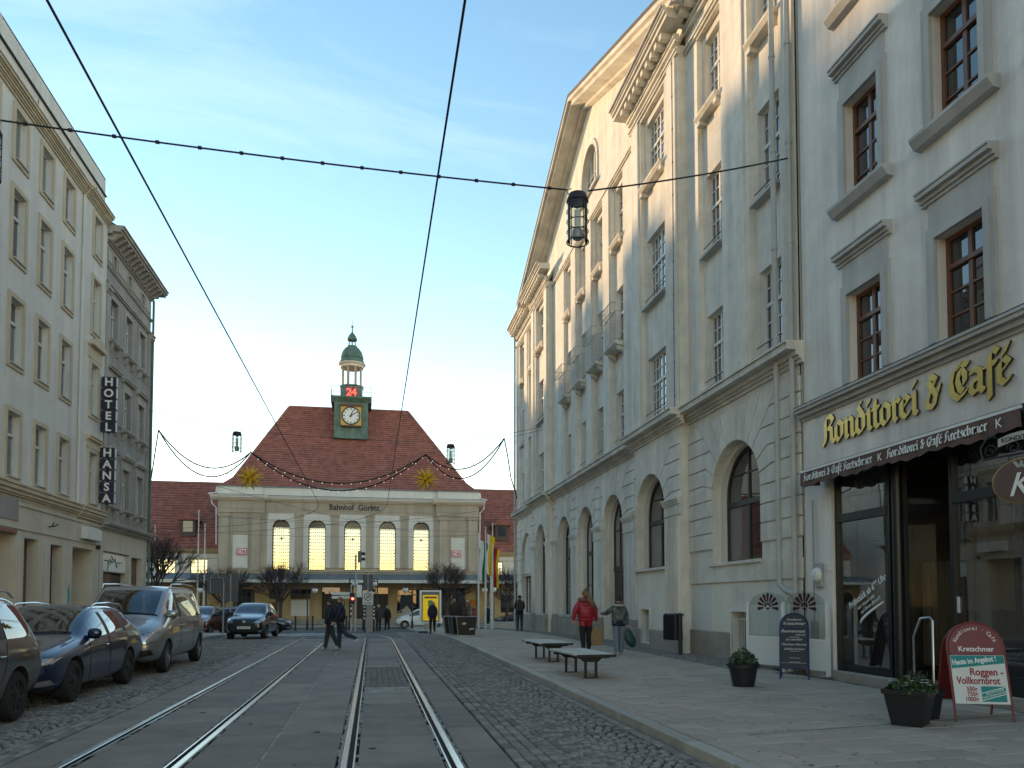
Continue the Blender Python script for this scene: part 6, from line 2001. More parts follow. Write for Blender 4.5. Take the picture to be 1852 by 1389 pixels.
    if 'plate' in spec:
        py, pzz, pt_ = spec['plate']
        h = bvh.ray_cast(Vector((0,5,pzz)), Vector((0,-1,0)))[0]
        yy = (h.y if h is not None else py)+0.012
        b = MB(); b.cbox(-0.26,0.26,yy-0.02,yy,pzz-0.055,pzz+0.055,0.004); po = b.build('number_plate', MT['plate'], root)
        me = text_mesh(pt_, 0.10, 0.001, MT['plastic_black'], align='CENTER'); link('lettering', me, po, (0,yy+0.002,pzz-0.035), (R(90),0,math.pi))
    for pts in spec.get('rails', []):
        for s in (-1,1):
            b = MB(); b.tube([(s*x,y,z) for x,y,z in pts], 0.017, 6); b.build('roof_rail', MT[spec.get('rm','chrome')], root, smooth=True)
    for a,c in spec.get('wipers', []):
        q = []
        for t in range(9):
            x = a[0]+(c[0]-a[0])*t/8; y = a[1]+(c[1]-a[1])*t/8
            h = bvh.ray_cast(Vector((x,y,4)), Vector((0,0,-1)))[0]
            if h is not None: q.append((h.x,h.y,h.z+0.015))
        if len(q) > 1:
            b = MB(); b.tube(q, 0.010, 4); b.build('wiper', MT['plastic_black'], root)
    return root
# y, zbot, wsill, wmid, zmid, wbelt, zbelt, wtop, ztop
WAGON = dict(w=1.80, r=0.315, ax=(1.40,-1.24), ws=(5,7), rw=(14,16), side=[(6,8),(9,11),(12,14)], mirror=(0.72,1.00,0.95), plate=(2.3,0.42,'GR SE 217'),
  st=[(2.29,0.34,0.50,0.56,0.44,0.56,0.56,0.46,0.62),(2.22,0.24,0.70,0.76,0.46,0.72,0.64,0.60,0.71),(2.02,0.19,0.80,0.86,0.50,0.82,0.72,0.68,0.79),
      (1.55,0.18,0.84,0.90,0.56,0.85,0.82,0.71,0.88),(1.10,0.18,0.85,0.90,0.58,0.86,0.90,0.73,0.95),(0.93,0.18,0.85,0.90,0.58,0.87,0.925,0.73,0.98),
      (0.55,0.18,0.85,0.90,0.58,0.875,0.935,0.68,1.20),(0.10,0.18,0.85,0.90,0.58,0.88,0.945,0.615,1.405),(-0.10,0.18,0.85,0.90,0.58,0.88,0.95,0.61,1.432),(-0.18,0.18,0.85,0.90,0.58,0.88,0.952,0.61,1.437),
      (-0.60,0.18,0.85,0.90,0.58,0.88,0.965,0.61,1.447),(-1.02,0.18,0.85,0.90,0.58,0.875,0.98,0.60,1.437),(-1.10,0.18,0.85,0.90,0.58,0.875,0.985,0.60,1.432),(-1.50,0.20,0.84,0.895,0.60,0.86,1.01,0.585,1.40),
      (-1.86,0.24,0.82,0.885,0.62,0.84,1.02,0.56,1.345),(-2.05,0.26,0.79,0.875,0.62,0.82,1.00,0.58,1.17),(-2.20,0.28,0.76,0.86,0.60,0.80,0.93,0.60,1.00),(-2.28,0.34,0.66,0.78,0.58,0.70,0.75,0.55,0.82)],
  patch=[([(0.38,0.595),(0.56,0.56),(0.82,0.61),(0.85,0.715),(0.66,0.715),(0.42,0.665)],'front','headlight_bezel','plastic_black',True,0.002),([(0.40,0.60),(0.56,0.575),(0.80,0.62),(0.83,0.70),(0.66,0.70),(0.44,0.655)],'front','headlight','headlamp'),
         ([(0.46,0.615),(0.58,0.60),(0.62,0.635),(0.5,0.64)],'front','headlight_lens','headlamp',True,0.008),
         ([(-0.36,0.50),(0.36,0.50),(0.40,0.61),(-0.40,0.61)],'front','grille','plastic_black',False),
         ([(-0.52,0.27),(0.52,0.27),(0.46,0.36),(-0.46,0.36)],'front','lower_grille','plastic_black',False),
         ([(0.58,0.30),(0.80,0.32),(0.78,0.40),(0.58,0.37)],'front','fog_lamp','headlamp'),
         ([(0.50,0.70),(0.80,0.72),(0.80,0.88),(0.62,0.88)],'rear','tail_light','taillamp')],
  seams=[[(0.78,0.90),(0.80,0.55),(0.72,0.24)],[(-0.14,0.93),(-0.14,0.24)],[(-1.12,0.95),(-1.00,0.70),(-0.86,0.5)],[(0.72,0.24),(-0.85,0.24)]],
  handles=[(0.10,0.80),(-0.88,0.82)], rails=[[(0.60,0.0,1.425),(0.605,-0.15,1.475),(0.605,-0.9,1.49),(0.60,-1.5,1.455),(0.575,-1.75,1.37)]], wipers=[((-0.1,0.90),(0.55,0.86)),((-0.62,0.88),(-0.05,0.92))], spokes=10, darkrim=True)
VAN = dict(cat='van', w=1.90, r=0.335, ax=(1.42,-1.76), ws=(4,6), rw=(12,14), side=[(5,7),(8,12)], mirror=(1.22,1.24,1.15), plate=(2.4,0.50,'GR VI 88'),
  st=[(2.39,0.40,0.56,0.64,0.52,0.64,0.66,0.50,0.72),(2.31,0.27,0.76,0.82,0.52,0.79,0.80,0.64,0.90),(2.05,0.24,0.85,0.91,0.58,0.88,0.92,0.70,1.02),(1.68,0.23,0.88,0.94,0.64,0.90,1.03,0.74,1.12),
      (1.50,0.23,0.89,0.945,0.66,0.91,1.06,0.76,1.17),(1.05,0.23,0.89,0.95,0.68,0.92,1.09,0.74,1.50),(0.62,0.23,0.89,0.95,0.68,0.925,1.11,0.72,1.79),(0.36,0.23,0.89,0.95,0.70,0.925,1.115,0.72,1.845),(0.27,0.23,0.89,0.95,0.70,0.925,1.115,0.72,1.85),
      (-0.60,0.23,0.89,0.95,0.70,0.925,1.12,0.72,1.862),(-1.40,0.23,0.89,0.95,0.70,0.925,1.12,0.72,1.855),(-1.95,0.24,0.89,0.945,0.70,0.92,1.12,0.71,1.835),(-2.20,0.27,0.88,0.94,0.70,0.91,1.12,0.69,1.78),(-2.30,0.30,0.86,0.92,0.70,0.90,1.10,0.72,1.30),(-2.36,0.34,0.82,0.90,0.66,0.86,0.95,0.70,1.05),(-2.39,0.42,0.7,0.8,0.62,0.74,0.76,0.58,0.82)],
  patch=[([(0.40,0.69),(0.70,0.62),(0.90,0.71),(0.915,0.92),(0.80,0.92),(0.48,0.79)],'front','headlight_bezel','plastic_black',True,0.002),([(0.43,0.70),(0.70,0.645),(0.87,0.725),(0.885,0.885),(0.80,0.89),(0.51,0.775)],'front','headlight','headlamp',True,0.006),
         ([(-0.34,0.64),(0.34,0.64),(0.42,0.84),(-0.42,0.84)],'front','grille','chrome',False),
         ([(-0.33,0.655),(0.33,0.655),(0.355,0.70),(-0.355,0.70)],'front','grille_slot','plastic_black',False,0.008),
         ([(-0.36,0.715),(0.36,0.715),(0.385,0.76),(-0.385,0.76)],'front','grille_slot','plastic_black',False,0.008),
         ([(-0.39,0.775),(0.39,0.775),(0.405,0.82),(-0.405,0.82)],'front','grille_slot','plastic_black',False,0.008),
         ([(-0.50,0.40),(0.50,0.40),(0.50,0.47),(-0.50,0.47)],'front','lower_grille','plastic_black',False),
         ([(0.58,0.38),(0.82,0.42),(0.78,0.53),(0.56,0.50)],'front','fog_recess','plastic_black'),
         ([(1.00,0.98),(1.40,1.00),(1.34,1.06),(0.98,1.10)],'right','wing_trim','paint_silver')],
  seams=[[(1.10,1.05),(1.12,0.75),(1.02,0.33)],[(0.315,1.08),(0.315,0.33)],[(-1.05,1.10),(-1.05,0.33)],[(-1.0,0.62),(1.0,0.62)],[(0.30,1.02),(-2.0,1.02)]],
  handles=[(0.45,0.98),(0.15,0.98)], rails=[[(0.70,0.52,1.80),(0.715,0.40,1.90),(0.715,-0.9,1.93),(0.71,-1.85,1.90),(0.69,-2.0,1.83)]], rm='chrome', wipers=[((0.65,1.50),(-0.1,1.42)),((-0.7,1.45),(-0.02,1.40))], spokes=8)
MPV = dict(w=1.80, r=0.315, ax=(1.35,-1.33), ws=(4,6), rw=(13,14), side=[(5,7),(8,10),(11,13)], mirror=(0.95,1.12,1.0), plate=(2.2,0.45,'GR TN 41'),
  st=[(2.20,0.36,0.52,0.58,0.46,0.58,0.60,0.46,0.66),(2.13,0.25,0.72,0.78,0.50,0.75,0.72,0.60,0.80),(1.85,0.20,0.82,0.87,0.54,0.84,0.84,0.68,0.92),(1.40,0.20,0.85,0.90,0.58,0.87,0.95,0.72,1.02),
      (1.12,0.20,0.85,0.90,0.60,0.88,1.00,0.73,1.07),(0.75,0.20,0.85,0.90,0.60,0.885,1.01,0.69,1.34),(0.35,0.20,0.85,0.90,0.60,0.89,1.015,0.65,1.57),(0.10,0.20,0.85,0.90,0.60,0.89,1.02,0.64,1.61),(0.02,0.20,0.85,0.90,0.60,0.89,1.02,0.64,1.615),
      (-0.45,0.20,0.85,0.90,0.60,0.89,1.02,0.64,1.625),(-0.92,0.20,0.85,0.90,0.60,0.885,1.02,0.635,1.62),(-1.00,0.20,0.85,0.90,0.60,0.885,1.02,0.63,1.617),(-1.45,0.22,0.84,0.90,0.62,0.87,1.03,0.62,1.59),(-1.92,0.26,0.82,0.89,0.64,0.85,1.03,0.60,1.55),(-2.08,0.28,0.80,0.88,0.64,0.83,1.00,0.66,1.12),(-2.16,0.32,0.74,0.84,0.62,0.78,0.88,0.62,0.94),(-2.20,0.40,0.64,0.74,0.58,0.68,0.72,0.52,0.78)],
  patch=[([(0.42,0.68),(0.66,0.64),(0.82,0.72),(0.80,0.84),(0.5,0.78)],'front','headlight','headlamp'),([(0.58,0.80),(0.84,0.80),(0.82,1.06),(0.66,1.04)],'rear','tail_light','taillamp')],
  seams=[[(0.06,1.0),(0.06,0.26)],[(-1.02,1.0),(-0.96,0.75),(-0.86,0.5)],[(0.95,0.98),(0.9,0.3)],[(0.9,0.26),(-0.85,0.26)],[(0.8,0.52),(-0.88,0.52)]],
  handles=[(-0.80,0.84),(0.22,0.84)], rails=[[(0.63,0.2,1.59),(0.64,0.05,1.655),(0.64,-1.0,1.665),(0.62,-1.55,1.635),(0.60,-1.75,1.56)]], spokes=9, darkrim=True)
SMALL = dict(w=1.62, r=0.285, ax=(1.12,-1.30), ws=(4,6), rw=(12,13), side=[(5,7),(8,10),(10,12)], mirror=(0.72,1.05,1.05), plate=(1.8,0.50,'ZI LA 737'), mm='plastic_black',
  st=[(1.80,0.34,0.50,0.56,0.46,0.56,0.62,0.46,0.68),(1.73,0.24,0.66,0.72,0.48,0.70,0.74,0.58,0.82),(1.45,0.20,0.74,0.79,0.52,0.76,0.86,0.64,0.93),(1.10,0.19,0.76,0.81,0.56,0.78,0.93,0.67,1.00),
      (0.88,0.19,0.77,0.81,0.58,0.785,0.96,0.67,1.04),(0.52,0.19,0.77,0.81,0.58,0.79,0.97,0.63,1.28),(0.16,0.19,0.77,0.81,0.58,0.79,0.98,0.59,1.47),(-0.05,0.19,0.77,0.81,0.58,0.79,0.985,0.585,1.50),(-0.12,0.19,0.77,0.81,0.58,0.79,0.99,0.585,1.505),
      (-0.50,0.19,0.77,0.81,0.58,0.79,1.0,0.58,1.512),(-0.95,0.19,0.77,0.81,0.58,0.785,1.01,0.575,1.50),(-1.05,0.20,0.77,0.81,0.58,0.78,1.02,0.57,1.495),(-1.45,0.24,0.74,0.80,0.6,0.76,1.03,0.54,1.44),(-1.68,0.28,0.70,0.78,0.6,0.73,0.98,0.58,1.05),(-1.76,0.34,0.64,0.72,0.58,0.66,0.82,0.52,0.90),(-1.79,0.42,0.54,0.62,0.56,0.56,0.70,0.44,0.76)],
  patch=[([(0.40,0.72),(0.58,0.68),(0.74,0.76),(0.74,0.88),(0.60,0.87)],'front','headlight','headlamp'),
         ([(-0.40,0.57),(0.40,0.57),(0.50,0.66),(-0.50,0.66)],'front','grille','plastic_black',False),
         ([(-0.52,0.28),(0.52,0.28),(0.44,0.42),(-0.44,0.42)],'front','lower_grille','plastic_black',False),
         ([(-0.05,0.70),(0.05,0.70),(0.06,0.76),(0,0.79),(-0.06,0.76)],'front','badge','chrome',False,0.012),
         ([(0.58,0.30),(0.70,0.32),(0.68,0.40),(0.56,0.38)],'front','fog_lamp','headlamp'),
         ([(0.52,0.74),(0.72,0.76),(0.70,0.94),(0.58,0.94)],'rear','tail_light','taillamp')],
  seams=[[(0.66,0.94),(0.68,0.5),(0.62,0.24)],[(-0.09,0.96),(-0.09,0.24)],[(-1.0,0.96),(-0.92,0.6)]], handles=[(0.05,0.82),(-0.85,0.84)], spokes=8)
G1 = 'cars parked along the left kerb'; G2 = 'cars on and around the plaza'
car('parked_car', 'dark grey family car cut off by the left edge of the street view', (-5.28,9.50,0), math.pi, MPV, 'paint_grey', G1)
car('parked_car', 'dark blue estate car parked between the grey car and the silver van', (-5.26,14.10,0), math.pi, WAGON, 'paint_blue', G1)
car('parked_van', 'silver passenger van with roof rails parked behind the blue estate car', (-5.22,19.10,0), math.pi+R(0.5), VAN, 'paint_silver', G1)
car('driving_car', 'small dark green car driving towards the viewer beyond the silver van', (-5.05,35.1,gz(35)), math.pi-R(4), SMALL, 'paint_green', G2)
car('crossing_car', 'dark purple car passing behind the small green car, facing right', (-6.7,45.5,gz(45.5)), R(-90), WAGON, 'paint_dark', G2)
car('waiting_car', 'dull red car half hidden left of the small green car', (-8.9,44.0,gz(44)), R(172), SMALL, 'paint_red', G2)
car('white_car', 'white hatchback standing behind the yellow advertising pillar', (3.6,60.5,gz(60.5)), R(90), SMALL, 'paint_white', G2)
car('dark_car', 'black car behind the flagpoles at the corner of the cream building', (12.3,63.0,gz(63)), R(90), WAGON, 'paint_dark', G2)
# ---------------------------------------------------------------- people: one skinned body each, facing +y
def person(label, loc, rz, h=1.72, mats=None, legs=((0,0),(0,0)), arms=((5,10),(5,10)), hair='short', hairm='hair_dark', bulk=1.0, lean=0.0, head_turn=0.0, coat_len=0.0, splay=8, lb=1.15, hat=None, arm_out=(8,8), group='people in the street'):
    """legs: (thigh forward, knee bend) right, left; arms: (upper arm forward, elbow bend) right, left, in degrees"""
    mats = mats or {}
    root = thing('person', label, 'person', loc, rz, group)
    J = {}; E_ = []; RAD = {}
    def j(n, p, r, par=None):
        J[n] = Vector(p); RAD[n] = r
        if par: E_.append((par, n))
    B = bulk
    tl = math.sin(R(lean))
    j('pelvis',(0,0,0.93),0.135*B); j('belly',(0,0.01+0.2*tl,1.10),0.135*B,'pelvis'); j('chest',(0,0.02+0.42*tl,1.33),0.150*B,'belly'); j('collar',(0,0.0+0.52*tl,1.44),0.095*B,'chest')
    j('neck',(0,0.005+0.57*tl,1.505),0.052,'collar')
    ht = R(head_turn); hd = Vector((0,0.02+0.62*tl,0))
    j('skull',(hd.x,hd.y,1.60),0.082,'neck'); j('crown',(hd.x,hd.y-0.01,1.665),0.078,'skull')
    f = Vector((-math.sin(ht),math.cos(ht),0))
    j('chin',hd+f*0.055+Vector((0,0,1.545)),0.042,'skull'); j('nose',hd+f*0.098+Vector((0,0,1.592)),0.013,'skull')
    for k,s in enumerate((1,-1)):
        t = 'r' if s > 0 else 'l'
        a, kn = R(legs[k][0]), R(legs[k][1])
        hip = Vector((s*0.088,0,0.90)); j('hip'+t,hip,0.098*min(B,1.12)*min(lb,1.15),'pelvis')
        th, sh = 0.43, 0.42
        knee = hip+Vector((s*0.012,math.sin(a)*th,-math.cos(a)*th)); j('knee'+t,knee,0.060*lb,'hip'+t)
        b_ = a-kn
        calf = knee+Vector((0,math.sin(b_)*sh*0.35,-math.cos(b_)*sh*0.35)); j('calf'+t,calf,0.056*lb,'knee'+t)
        ank = knee+Vector((0,math.sin(b_)*sh,-math.cos(b_)*sh)); j('ankle'+t,ank,0.040*lb,'calf'+t)
        fa = b_*0.6 if kn > R(25) else 0
        sp_ = R(splay)*s
        toe = ank+Vector((math.sin(sp_)*0.15,math.cos(fa)*0.15,-0.030+math.sin(fa)*0.15)); j('toe'+t,toe,0.034,'ankle'+t)
        heel = ank+Vector((0,-0.05,-0.035)); j('heel'+t,heel,0.033,'ankle'+t)
        ua, el = R(arms[k][0]), R(arms[k][1]); oa = R(arm_out[k])
        shd = Vector((s*0.165*(0.9+0.1*B),0.0+0.45*tl,1.40)); j('shoulder'+t,shd,0.072*B,'chest')
        elb = shd+Vector((s*math.sin(oa)*0.28,math.sin(ua)*0.28*math.cos(oa),-math.cos(ua)*0.28*math.cos(oa))); j('elbow'+t,elb,0.052*B,'shoulder'+t)
        w_ = ua+el
        wr = elb+Vector((s*math.sin(oa*0.4)*0.24,math.sin(w_)*0.24,-math.cos(w_)*0.24)); j('wrist'+t,wr,0.036*(0.6+0.4*B),'elbow'+t)
        d = (wr-elb).normalized(); side = Vector((0,1,0)) if abs(d.y) < 0.7 else Vector((0,0,1))
        side = (side-d*side.dot(d)).normalized(); nrm = d.cross(side)
        palm = wr+d*0.075; j('palm'+t,palm,0.028,'wrist'+t)
        for q,(o_,L_) in enumerate(((-0.026,0.062),(-0.009,0.074),(0.009,0.070),(0.026,0.054))):
            p1 = palm+side*o_+d*(0.022+L_*0.45); p2 = p1+d*L_*0.35-nrm*(s*0.028)
            j('f%d%s1' % (q,t),p1,0.0088,'palm'+t); j('f%d%s2' % (q,t),p2,0.0078,'f%d%s1' % (q,t))
        p1 = wr+d*0.045+side*0.040; j('th'+t,p1,0.0105,'palm'+t); j('th2'+t,p1+d*0.035+side*0.010,0.009,'th'+t)
    names = list(J); idx = {n:i for i,n in enumerate(names)}
    k = h/1.745
    me = bpy.data.meshes.new('sk'); me.from_pydata([tuple(J[n]) for n in names], [(idx[a],idx[b_]) for a,b_ in E_], [])
    o = bpy.data.objects.new('sk', me); C.objects.link(o)
    md = o.modifiers.new('skin','SKIN')
    for n in names:
        sv = me.skin_vertices[0].data[idx[n]]; r = RAD[n]
        fx = 1.22 if n in ('pelvis','belly','chest') else (1.0 if n not in ('collar',) else 1.3)
        sv.radius = (r*fx, r) if n in ('pelvis','belly','chest','collar') else (r, r)
        sv.use_root = (n == 'pelvis')
    md.use_smooth_shade = True
    o.modifiers.new('s','SUBSURF').levels = 2; o.modifiers['s'].render_levels = 2
    em = eval_mesh(o, 'body'); bpy.data.objects.remove(o)
    em.materials.clear()
    slots = ['skin', mats.get('top','coat_navy'), mats.get('legs','jeans_dark'), mats.get('shoe','shoe_dark')]
    for s in slots: em.materials.append(MT[s])
    segs = []
    for a,b_ in E_:
        if b_[:3] in ('sku','cro','chi','nos') or b_[0] == 'f' or b_[:4] == 'palm' or b_[:2] == 'th': c = 0
        elif b_[:3] in ('bel','che','col','sho','elb','wri'): c = 1
        elif b_ == 'neck': c = 1 if mats.get('scarf') else 0
        elif b_[:3] in ('hip','kne','cal','ank'): c = 2
        else: c = 3
        segs.append((J[a],J[b_],RAD[a],RAD[b_],c))
    hem = 0.86-coat_len
    for p in em.polygons:
        ct = p.center; best = None
        for a,b_,ra,rb,c in segs:
            ab = b_-a; L2 = ab.length_squared
            t = max(0,min(1,(ct-a).dot(ab)/L2)) if L2 > 0 else 0
            d = (ct-(a+ab*t)).length-(ra+(rb-ra)*t)
            if best is None or d < best[0]: best = (d,c)
        c = best[1]
        if c == 2 and ct.z > hem: c = 1
        if c == 1 and ct.z < hem and abs(ct.x) < 0.2: c = 2
        p.material_index = c; p.use_smooth = True
    for v in em.vertices: v.co *= k
    zmin = min(v.co.z for v in em.vertices)
    body = link('body', em, root, (0,0,-zmin))
    zo = -zmin
    def K(p): return tuple(Vector(p)*k+Vector((0,0,zo)))
    # face
    rt = Vector((math.cos(ht),math.sin(ht),0))
    for s in (-1,1):
        b = MB(); b.lathe([(0.002,-0.009),(0.009,0),(0.002,0.009)], K(hd+f*0.078+rt*(s*0.032)+Vector((0,0,1.612))), 8); b.build('eye', MT['plastic_black'], body, smooth='all')
        b = MB(); b.lathe([(0.004,-0.028),(0.016,-0.01),(0.018,0.012),(0.004,0.03)], K(hd+rt*(s*0.083)+Vector((0,0,1.605))), 8); b.build('ear', MT['skin'], body, smooth='all')
    b = MB(); m0 = hd+f*0.088+Vector((0,0,1.556)); b.tube([K(m0-rt*0.024-f*0.012),K(m0),K(m0+rt*0.024-f*0.012)], 0.005*k, 5); b.build('mouth', MT['red_frame'], body)
    # hair or hat: a cap over the skull, open towards the face
    b = MB(); vs = []; fs = []
    ctr = hd+Vector((0,-0.008,1.625)); nu, nv = 20, 9
    low = {'short':-0.25,'long':-0.75,'bun':-0.2,'bald':0.25}.get(hair,-0.25)
    for i in range(nv+1):
        for q in range(nu):
            u = 2*math.pi*q/nu
            facing = math.cos(u)            # 1 = towards the face
            lo = low if facing < 0.35 else 0.52
            lat = math.pi/2-(math.pi/2-math.asin(max(-0.95,lo)))*i/nv
            rr = 0.100
            dv = f*(math.cos(u)*math.cos(lat)*rr*1.02)+rt*(math.sin(u)*math.cos(lat)*rr*0.96)+Vector((0,0,math.sin(lat)*rr*1.08))
            vs.append(K(ctr+dv))
    for i in range(nv):
        for q in range(nu):
            q2 = (q+1) % nu
            fs.append((i*nu+q,(i+1)*nu+q,(i+1)*nu+q2,i*nu+q2))
    b.add(vs, fs); b.build('hat' if hat else 'hair', MT[hat or hairm], body, smooth='all')
    if hair in ('long','bun','tail'):
        b = MB(); rr_ = random.Random(4)
        if hair == 'long':
            for q in range(26):
                a = R(110+140*q/25)
                p0 = ctr+f*(math.cos(a)*0.095)+rt*(math.sin(a)*0.095)
                p1 = p0+Vector((0,0,-0.14))-f*0.03+rt*(math.sin(a)*0.03); p2 = p1+Vector((0,0,-0.16-0.08*rr_.random()))-f*(0.05*rr_.random())+rt*(math.sin(a)*0.03)
                b.tube([K(p0),K(p1),K(p2)], [0.022*k,0.024*k,0.006*k], 5)
        elif hair == 'bun':
            bc = ctr+Vector((0,0,0.10))-f*0.045
            for q in range(22):
                a = rr_.uniform(0,6.28); bb = rr_.uniform(-1,1)
                dv = Vector((math.cos(a)*math.cos(bb),math.sin(a)*math.cos(bb),math.sin(bb)))*0.045
                b.tube([K(bc-dv*0.6),K(bc+dv+Vector((0,0,0.01))),K(bc+dv*1.25)], [0.02*k,0.018*k,0.004*k], 5)
        else:
            p0 = ctr-f*0.09
            for q in range(12):
                o_ = rt*rr_.uniform(-.02,.02)
                b.tube([K(p0+o_),K(p0-f*0.06+o_*2+Vector((0,0,-0.05))),K(p0-f*0.05+o_*3+Vector((0,0,-0.24)))], [0.014*k,0.018*k,0.005*k], 5)
        b.build('hair_lock', MT[hairm], body, smooth='all')
    root['_k'] = k
    del root['_k']
    return root, body, K, J
WK = 'people walking on the tram tracks'
person('woman with dark tied hair in navy coat walking left across the tracks', (-1.30,25.2,0.0), R(90), 1.60, dict(top='coat_navy',legs='trousers_olive',shoe='shoe_white'), legs=((13,4),(-15,10)), arms=((-6,15),(8,20)), lb=1.45, hair='tail', hairm='hair_dark', bulk=1.5, coat_len=0.14, group=WK)
person('fair haired woman in dark jacket striding left behind the navy coated woman', (-0.98,25.0,0.0), R(88), 1.66, dict(top='coat_navy',legs='jeans_dark',shoe='shoe_white'), legs=((4,4),(-24,46)), arms=((-14,15),(12,20)), lb=1.4, hair='tail', hairm='hair_blond', bulk=1.55, coat_len=0.16, group=WK)
g = 'people on the plaza'
person('person with rucksack and grey coat standing beside the zone sign', (0.42,49.0,gz(49)+0.02), R(20), 1.68, dict(top='coat_grey',legs='jeans_dark'), legs=((2,0),(-2,0)), hair='short', hairm='hair_grey', bulk=1.3, coat_len=0.06, group=g)
person('person in long black coat and pale cap right of the rucksack wearer', (0.95,49.2,gz(49)+0.02), R(-30), 1.62, dict(top='coat_black',legs='trousers_black',shoe='shoe_white'), legs=((3,0),(-4,3)), hat='coat_beige', bulk=1.3, coat_len=0.2, group=g)
person('man in long black coat walking past the yellow advertising pillar', (3.12,40.6,gz(40.6)+0.0), R(175), 1.74, dict(top='coat_navy',legs='trousers_black'), legs=((14,4),(-10,26)), arms=((4,40),(4,40)), hat='coat_beige', bulk=1.35, coat_len=0.26, group=g)
person('person in dark jacket standing behind the black planters', (4.05,38.6,pz(4,38.6)), R(150), 1.66, dict(top='coat_grey',legs='trousers_black'), hairm='hair_grey', bulk=1.3, coat_len=0.15, group=g)
person('person in beige coat and white hat right behind the planters', (4.75,38.9,pz(4.75,38.9)), R(170), 1.60, dict(top='coat_beige',legs='trousers_olive'), arms=((10,50),(10,50)), hat='white_paint', bulk=1.35, coat_len=0.3, group=g)
rp, rb_, K_, J_ = person('man with black rucksack and jeans looking into the corner shop window', (7.12,37.3,pz(7.1,37.3)), R(-8), 1.76, dict(top='coat_black',legs='jeans_dark',shoe='shoe_dark'), legs=((2,0),(-3,0)), arms=((20,60),(20,60)), hat='coat_black', bulk=1.3, coat_len=0.05, group='people on the right pavement')
b = MB(); b.cbox(-0.17,0.17,-0.36,-0.17,1.0,1.46,0.05); b.build('rucksack', MT['coat_grey'], rp)
person('person in white and black jacket by the left sign posts', (-9.2,47.5,gz(47.5)+0.02), R(10), 1.66, dict(top='coat_beige',legs='trousers_black'), hairm='hair_dark', bulk=1.2, group=g)
person('person in dark purple coat left of the sign posts', (-8.6,48.0,gz(48)+0.02), R(-20), 1.68, dict(top='coat_navy',legs='trousers_black'), hairm='hair_dark', bulk=1.25, coat_len=0.2, group=g)
person('person in dark clothes standing under the orange round sign', (8.35,56.2,gz(56.2)+0.1), R(160), 1.66, dict(top='coat_black',legs='trousers_black'), hairm='hair_dark', bulk=1.2, group=g)
# the two shoppers on the right pavement
WZ = pz(5.55,19.9)
wr_, wb_, KW, JW = person('woman in puffy red jacket with fur hood walking away with a paper bag', (5.58,19.9,WZ), R(-6), 1.70, dict(top='coat_red',legs='trousers_black',shoe='shoe_dark'), legs=((10,2),(-12,16)), lb=1.35, arms=((4,6),(-8,8)), arm_out=(20,26), hair='bun', hairm='hair_blond', bulk=1.62, coat_len=0.12, group='shoppers on the right pavement')
b = MB(); fr_ = random.Random(9)
for q in range(60):
    a = 2*math.pi*q/60
    p = Vector((math.cos(a)*0.15,math.sin(a)*0.11-0.03,1.47+0.02*math.sin(a)))
    d = Vector((math.cos(a),math.sin(a),fr_.uniform(-.4,.6)))*0.055
    b.tube([KW(p),KW(p+d*0.6),KW(p+d*1.3)], [0.034,0.03,0.006], 5)
b.build('fur_hood', MT['fur'], wb_, smooth='all')
b = MB()
for q in range(16):
    o_ = fr_.uniform(-.05,.05)
    b.tube([KW((0.03+o_*0.5,-0.09,1.64)),KW((0.10+o_,-0.20,1.45)),KW((0.19+o_,-0.22,1.27+fr_.uniform(-.06,.06)))], [0.02,0.026,0.006], 5)
b.build('ponytail', MT['hair_blond'], wb_, smooth='all')
b = MB()
for zz in (0.92,1.02,1.12,1.22,1.32):
    b.lathe([(0.20,-0.035),(0.232,0.0),(0.20,0.035)], (0,0,0), 24); n_ = len(b.v)
    b.v[-72:] = [tuple(Vector((x*1.05,y*0.86-0.0,z+zz))) for x,y,z in b.v[-72:]]
b.v = [KW(p) for p in b.v]
b.build('jacket_quilting', MT['coat_red'], wb_, smooth='all')
hnd = Vector(KW(JW['palmr']))
pb_ = thing('paper_bag', 'crumpled brown paper bag carried by the woman in red', 'bag', (wr_.location.x+hnd.x*math.cos(R(-6))-hnd.y*math.sin(R(-6)), wr_.location.y+hnd.x*math.sin(R(-6))+hnd.y*math.cos(R(-6)), WZ+hnd.z-0.60), R(-6))
b = MB(); vs = []; fs = []; rr_ = random.Random(3)
lv = [(0.0,0.15,0.085),(0.12,0.17,0.10),(0.28,0.165,0.085),(0.40,0.15,0.06),(0.46,0.11,0.022)]
for z,wx,wy in lv:
    for q in range(16):
        a = 2*math.pi*q/16; cx_ = max(-1,min(1,1.35*math.cos(a))); cy_ = max(-1,min(1,1.35*math.sin(a)))
        vs.append((wx*cx_+rr_.uniform(-.008,.008), wy*cy_+rr_.uniform(-.008,.008), z))
for i in range(4):
    for q in range(16): fs.append((i*16+q,i*16+(q+1)%16,(i+1)*16+(q+1)%16,(i+1)*16+q))
fs.append(tuple(range(16))[::-1]); fs.append(tuple(range(64,80)))
b.add(vs, fs); b.build('sack', MT['paper_bag'], pb_)
for s in (-1,1):
    b = MB(); b.tube([(-0.07,s*0.018,0.45),(-0.05,s*0.014,0.56),(0.0,0.0,0.605),(0.05,s*0.014,0.56),(0.07,s*0.018,0.45)], 0.007, 5); b.build('handle', MT['paper_bag'], pb_)
BZ = pz(6.25,19.1)
br_, bb_, KB, JB = person('child in patterned grey jacket and pale jeans walking beside the woman in red', (6.25,19.15,BZ), R(-4), 1.50, dict(top='camo',legs='jeans_light',shoe='shoe_white'), legs=((10,4),(-8,10)), lb=1.45, arms=((2,6),(28,62)), arm_out=(16,42), hair='short', hairm='hair_dark', bulk=1.42, coat_len=0.0, group='shoppers on the right pavement')
b = MB()
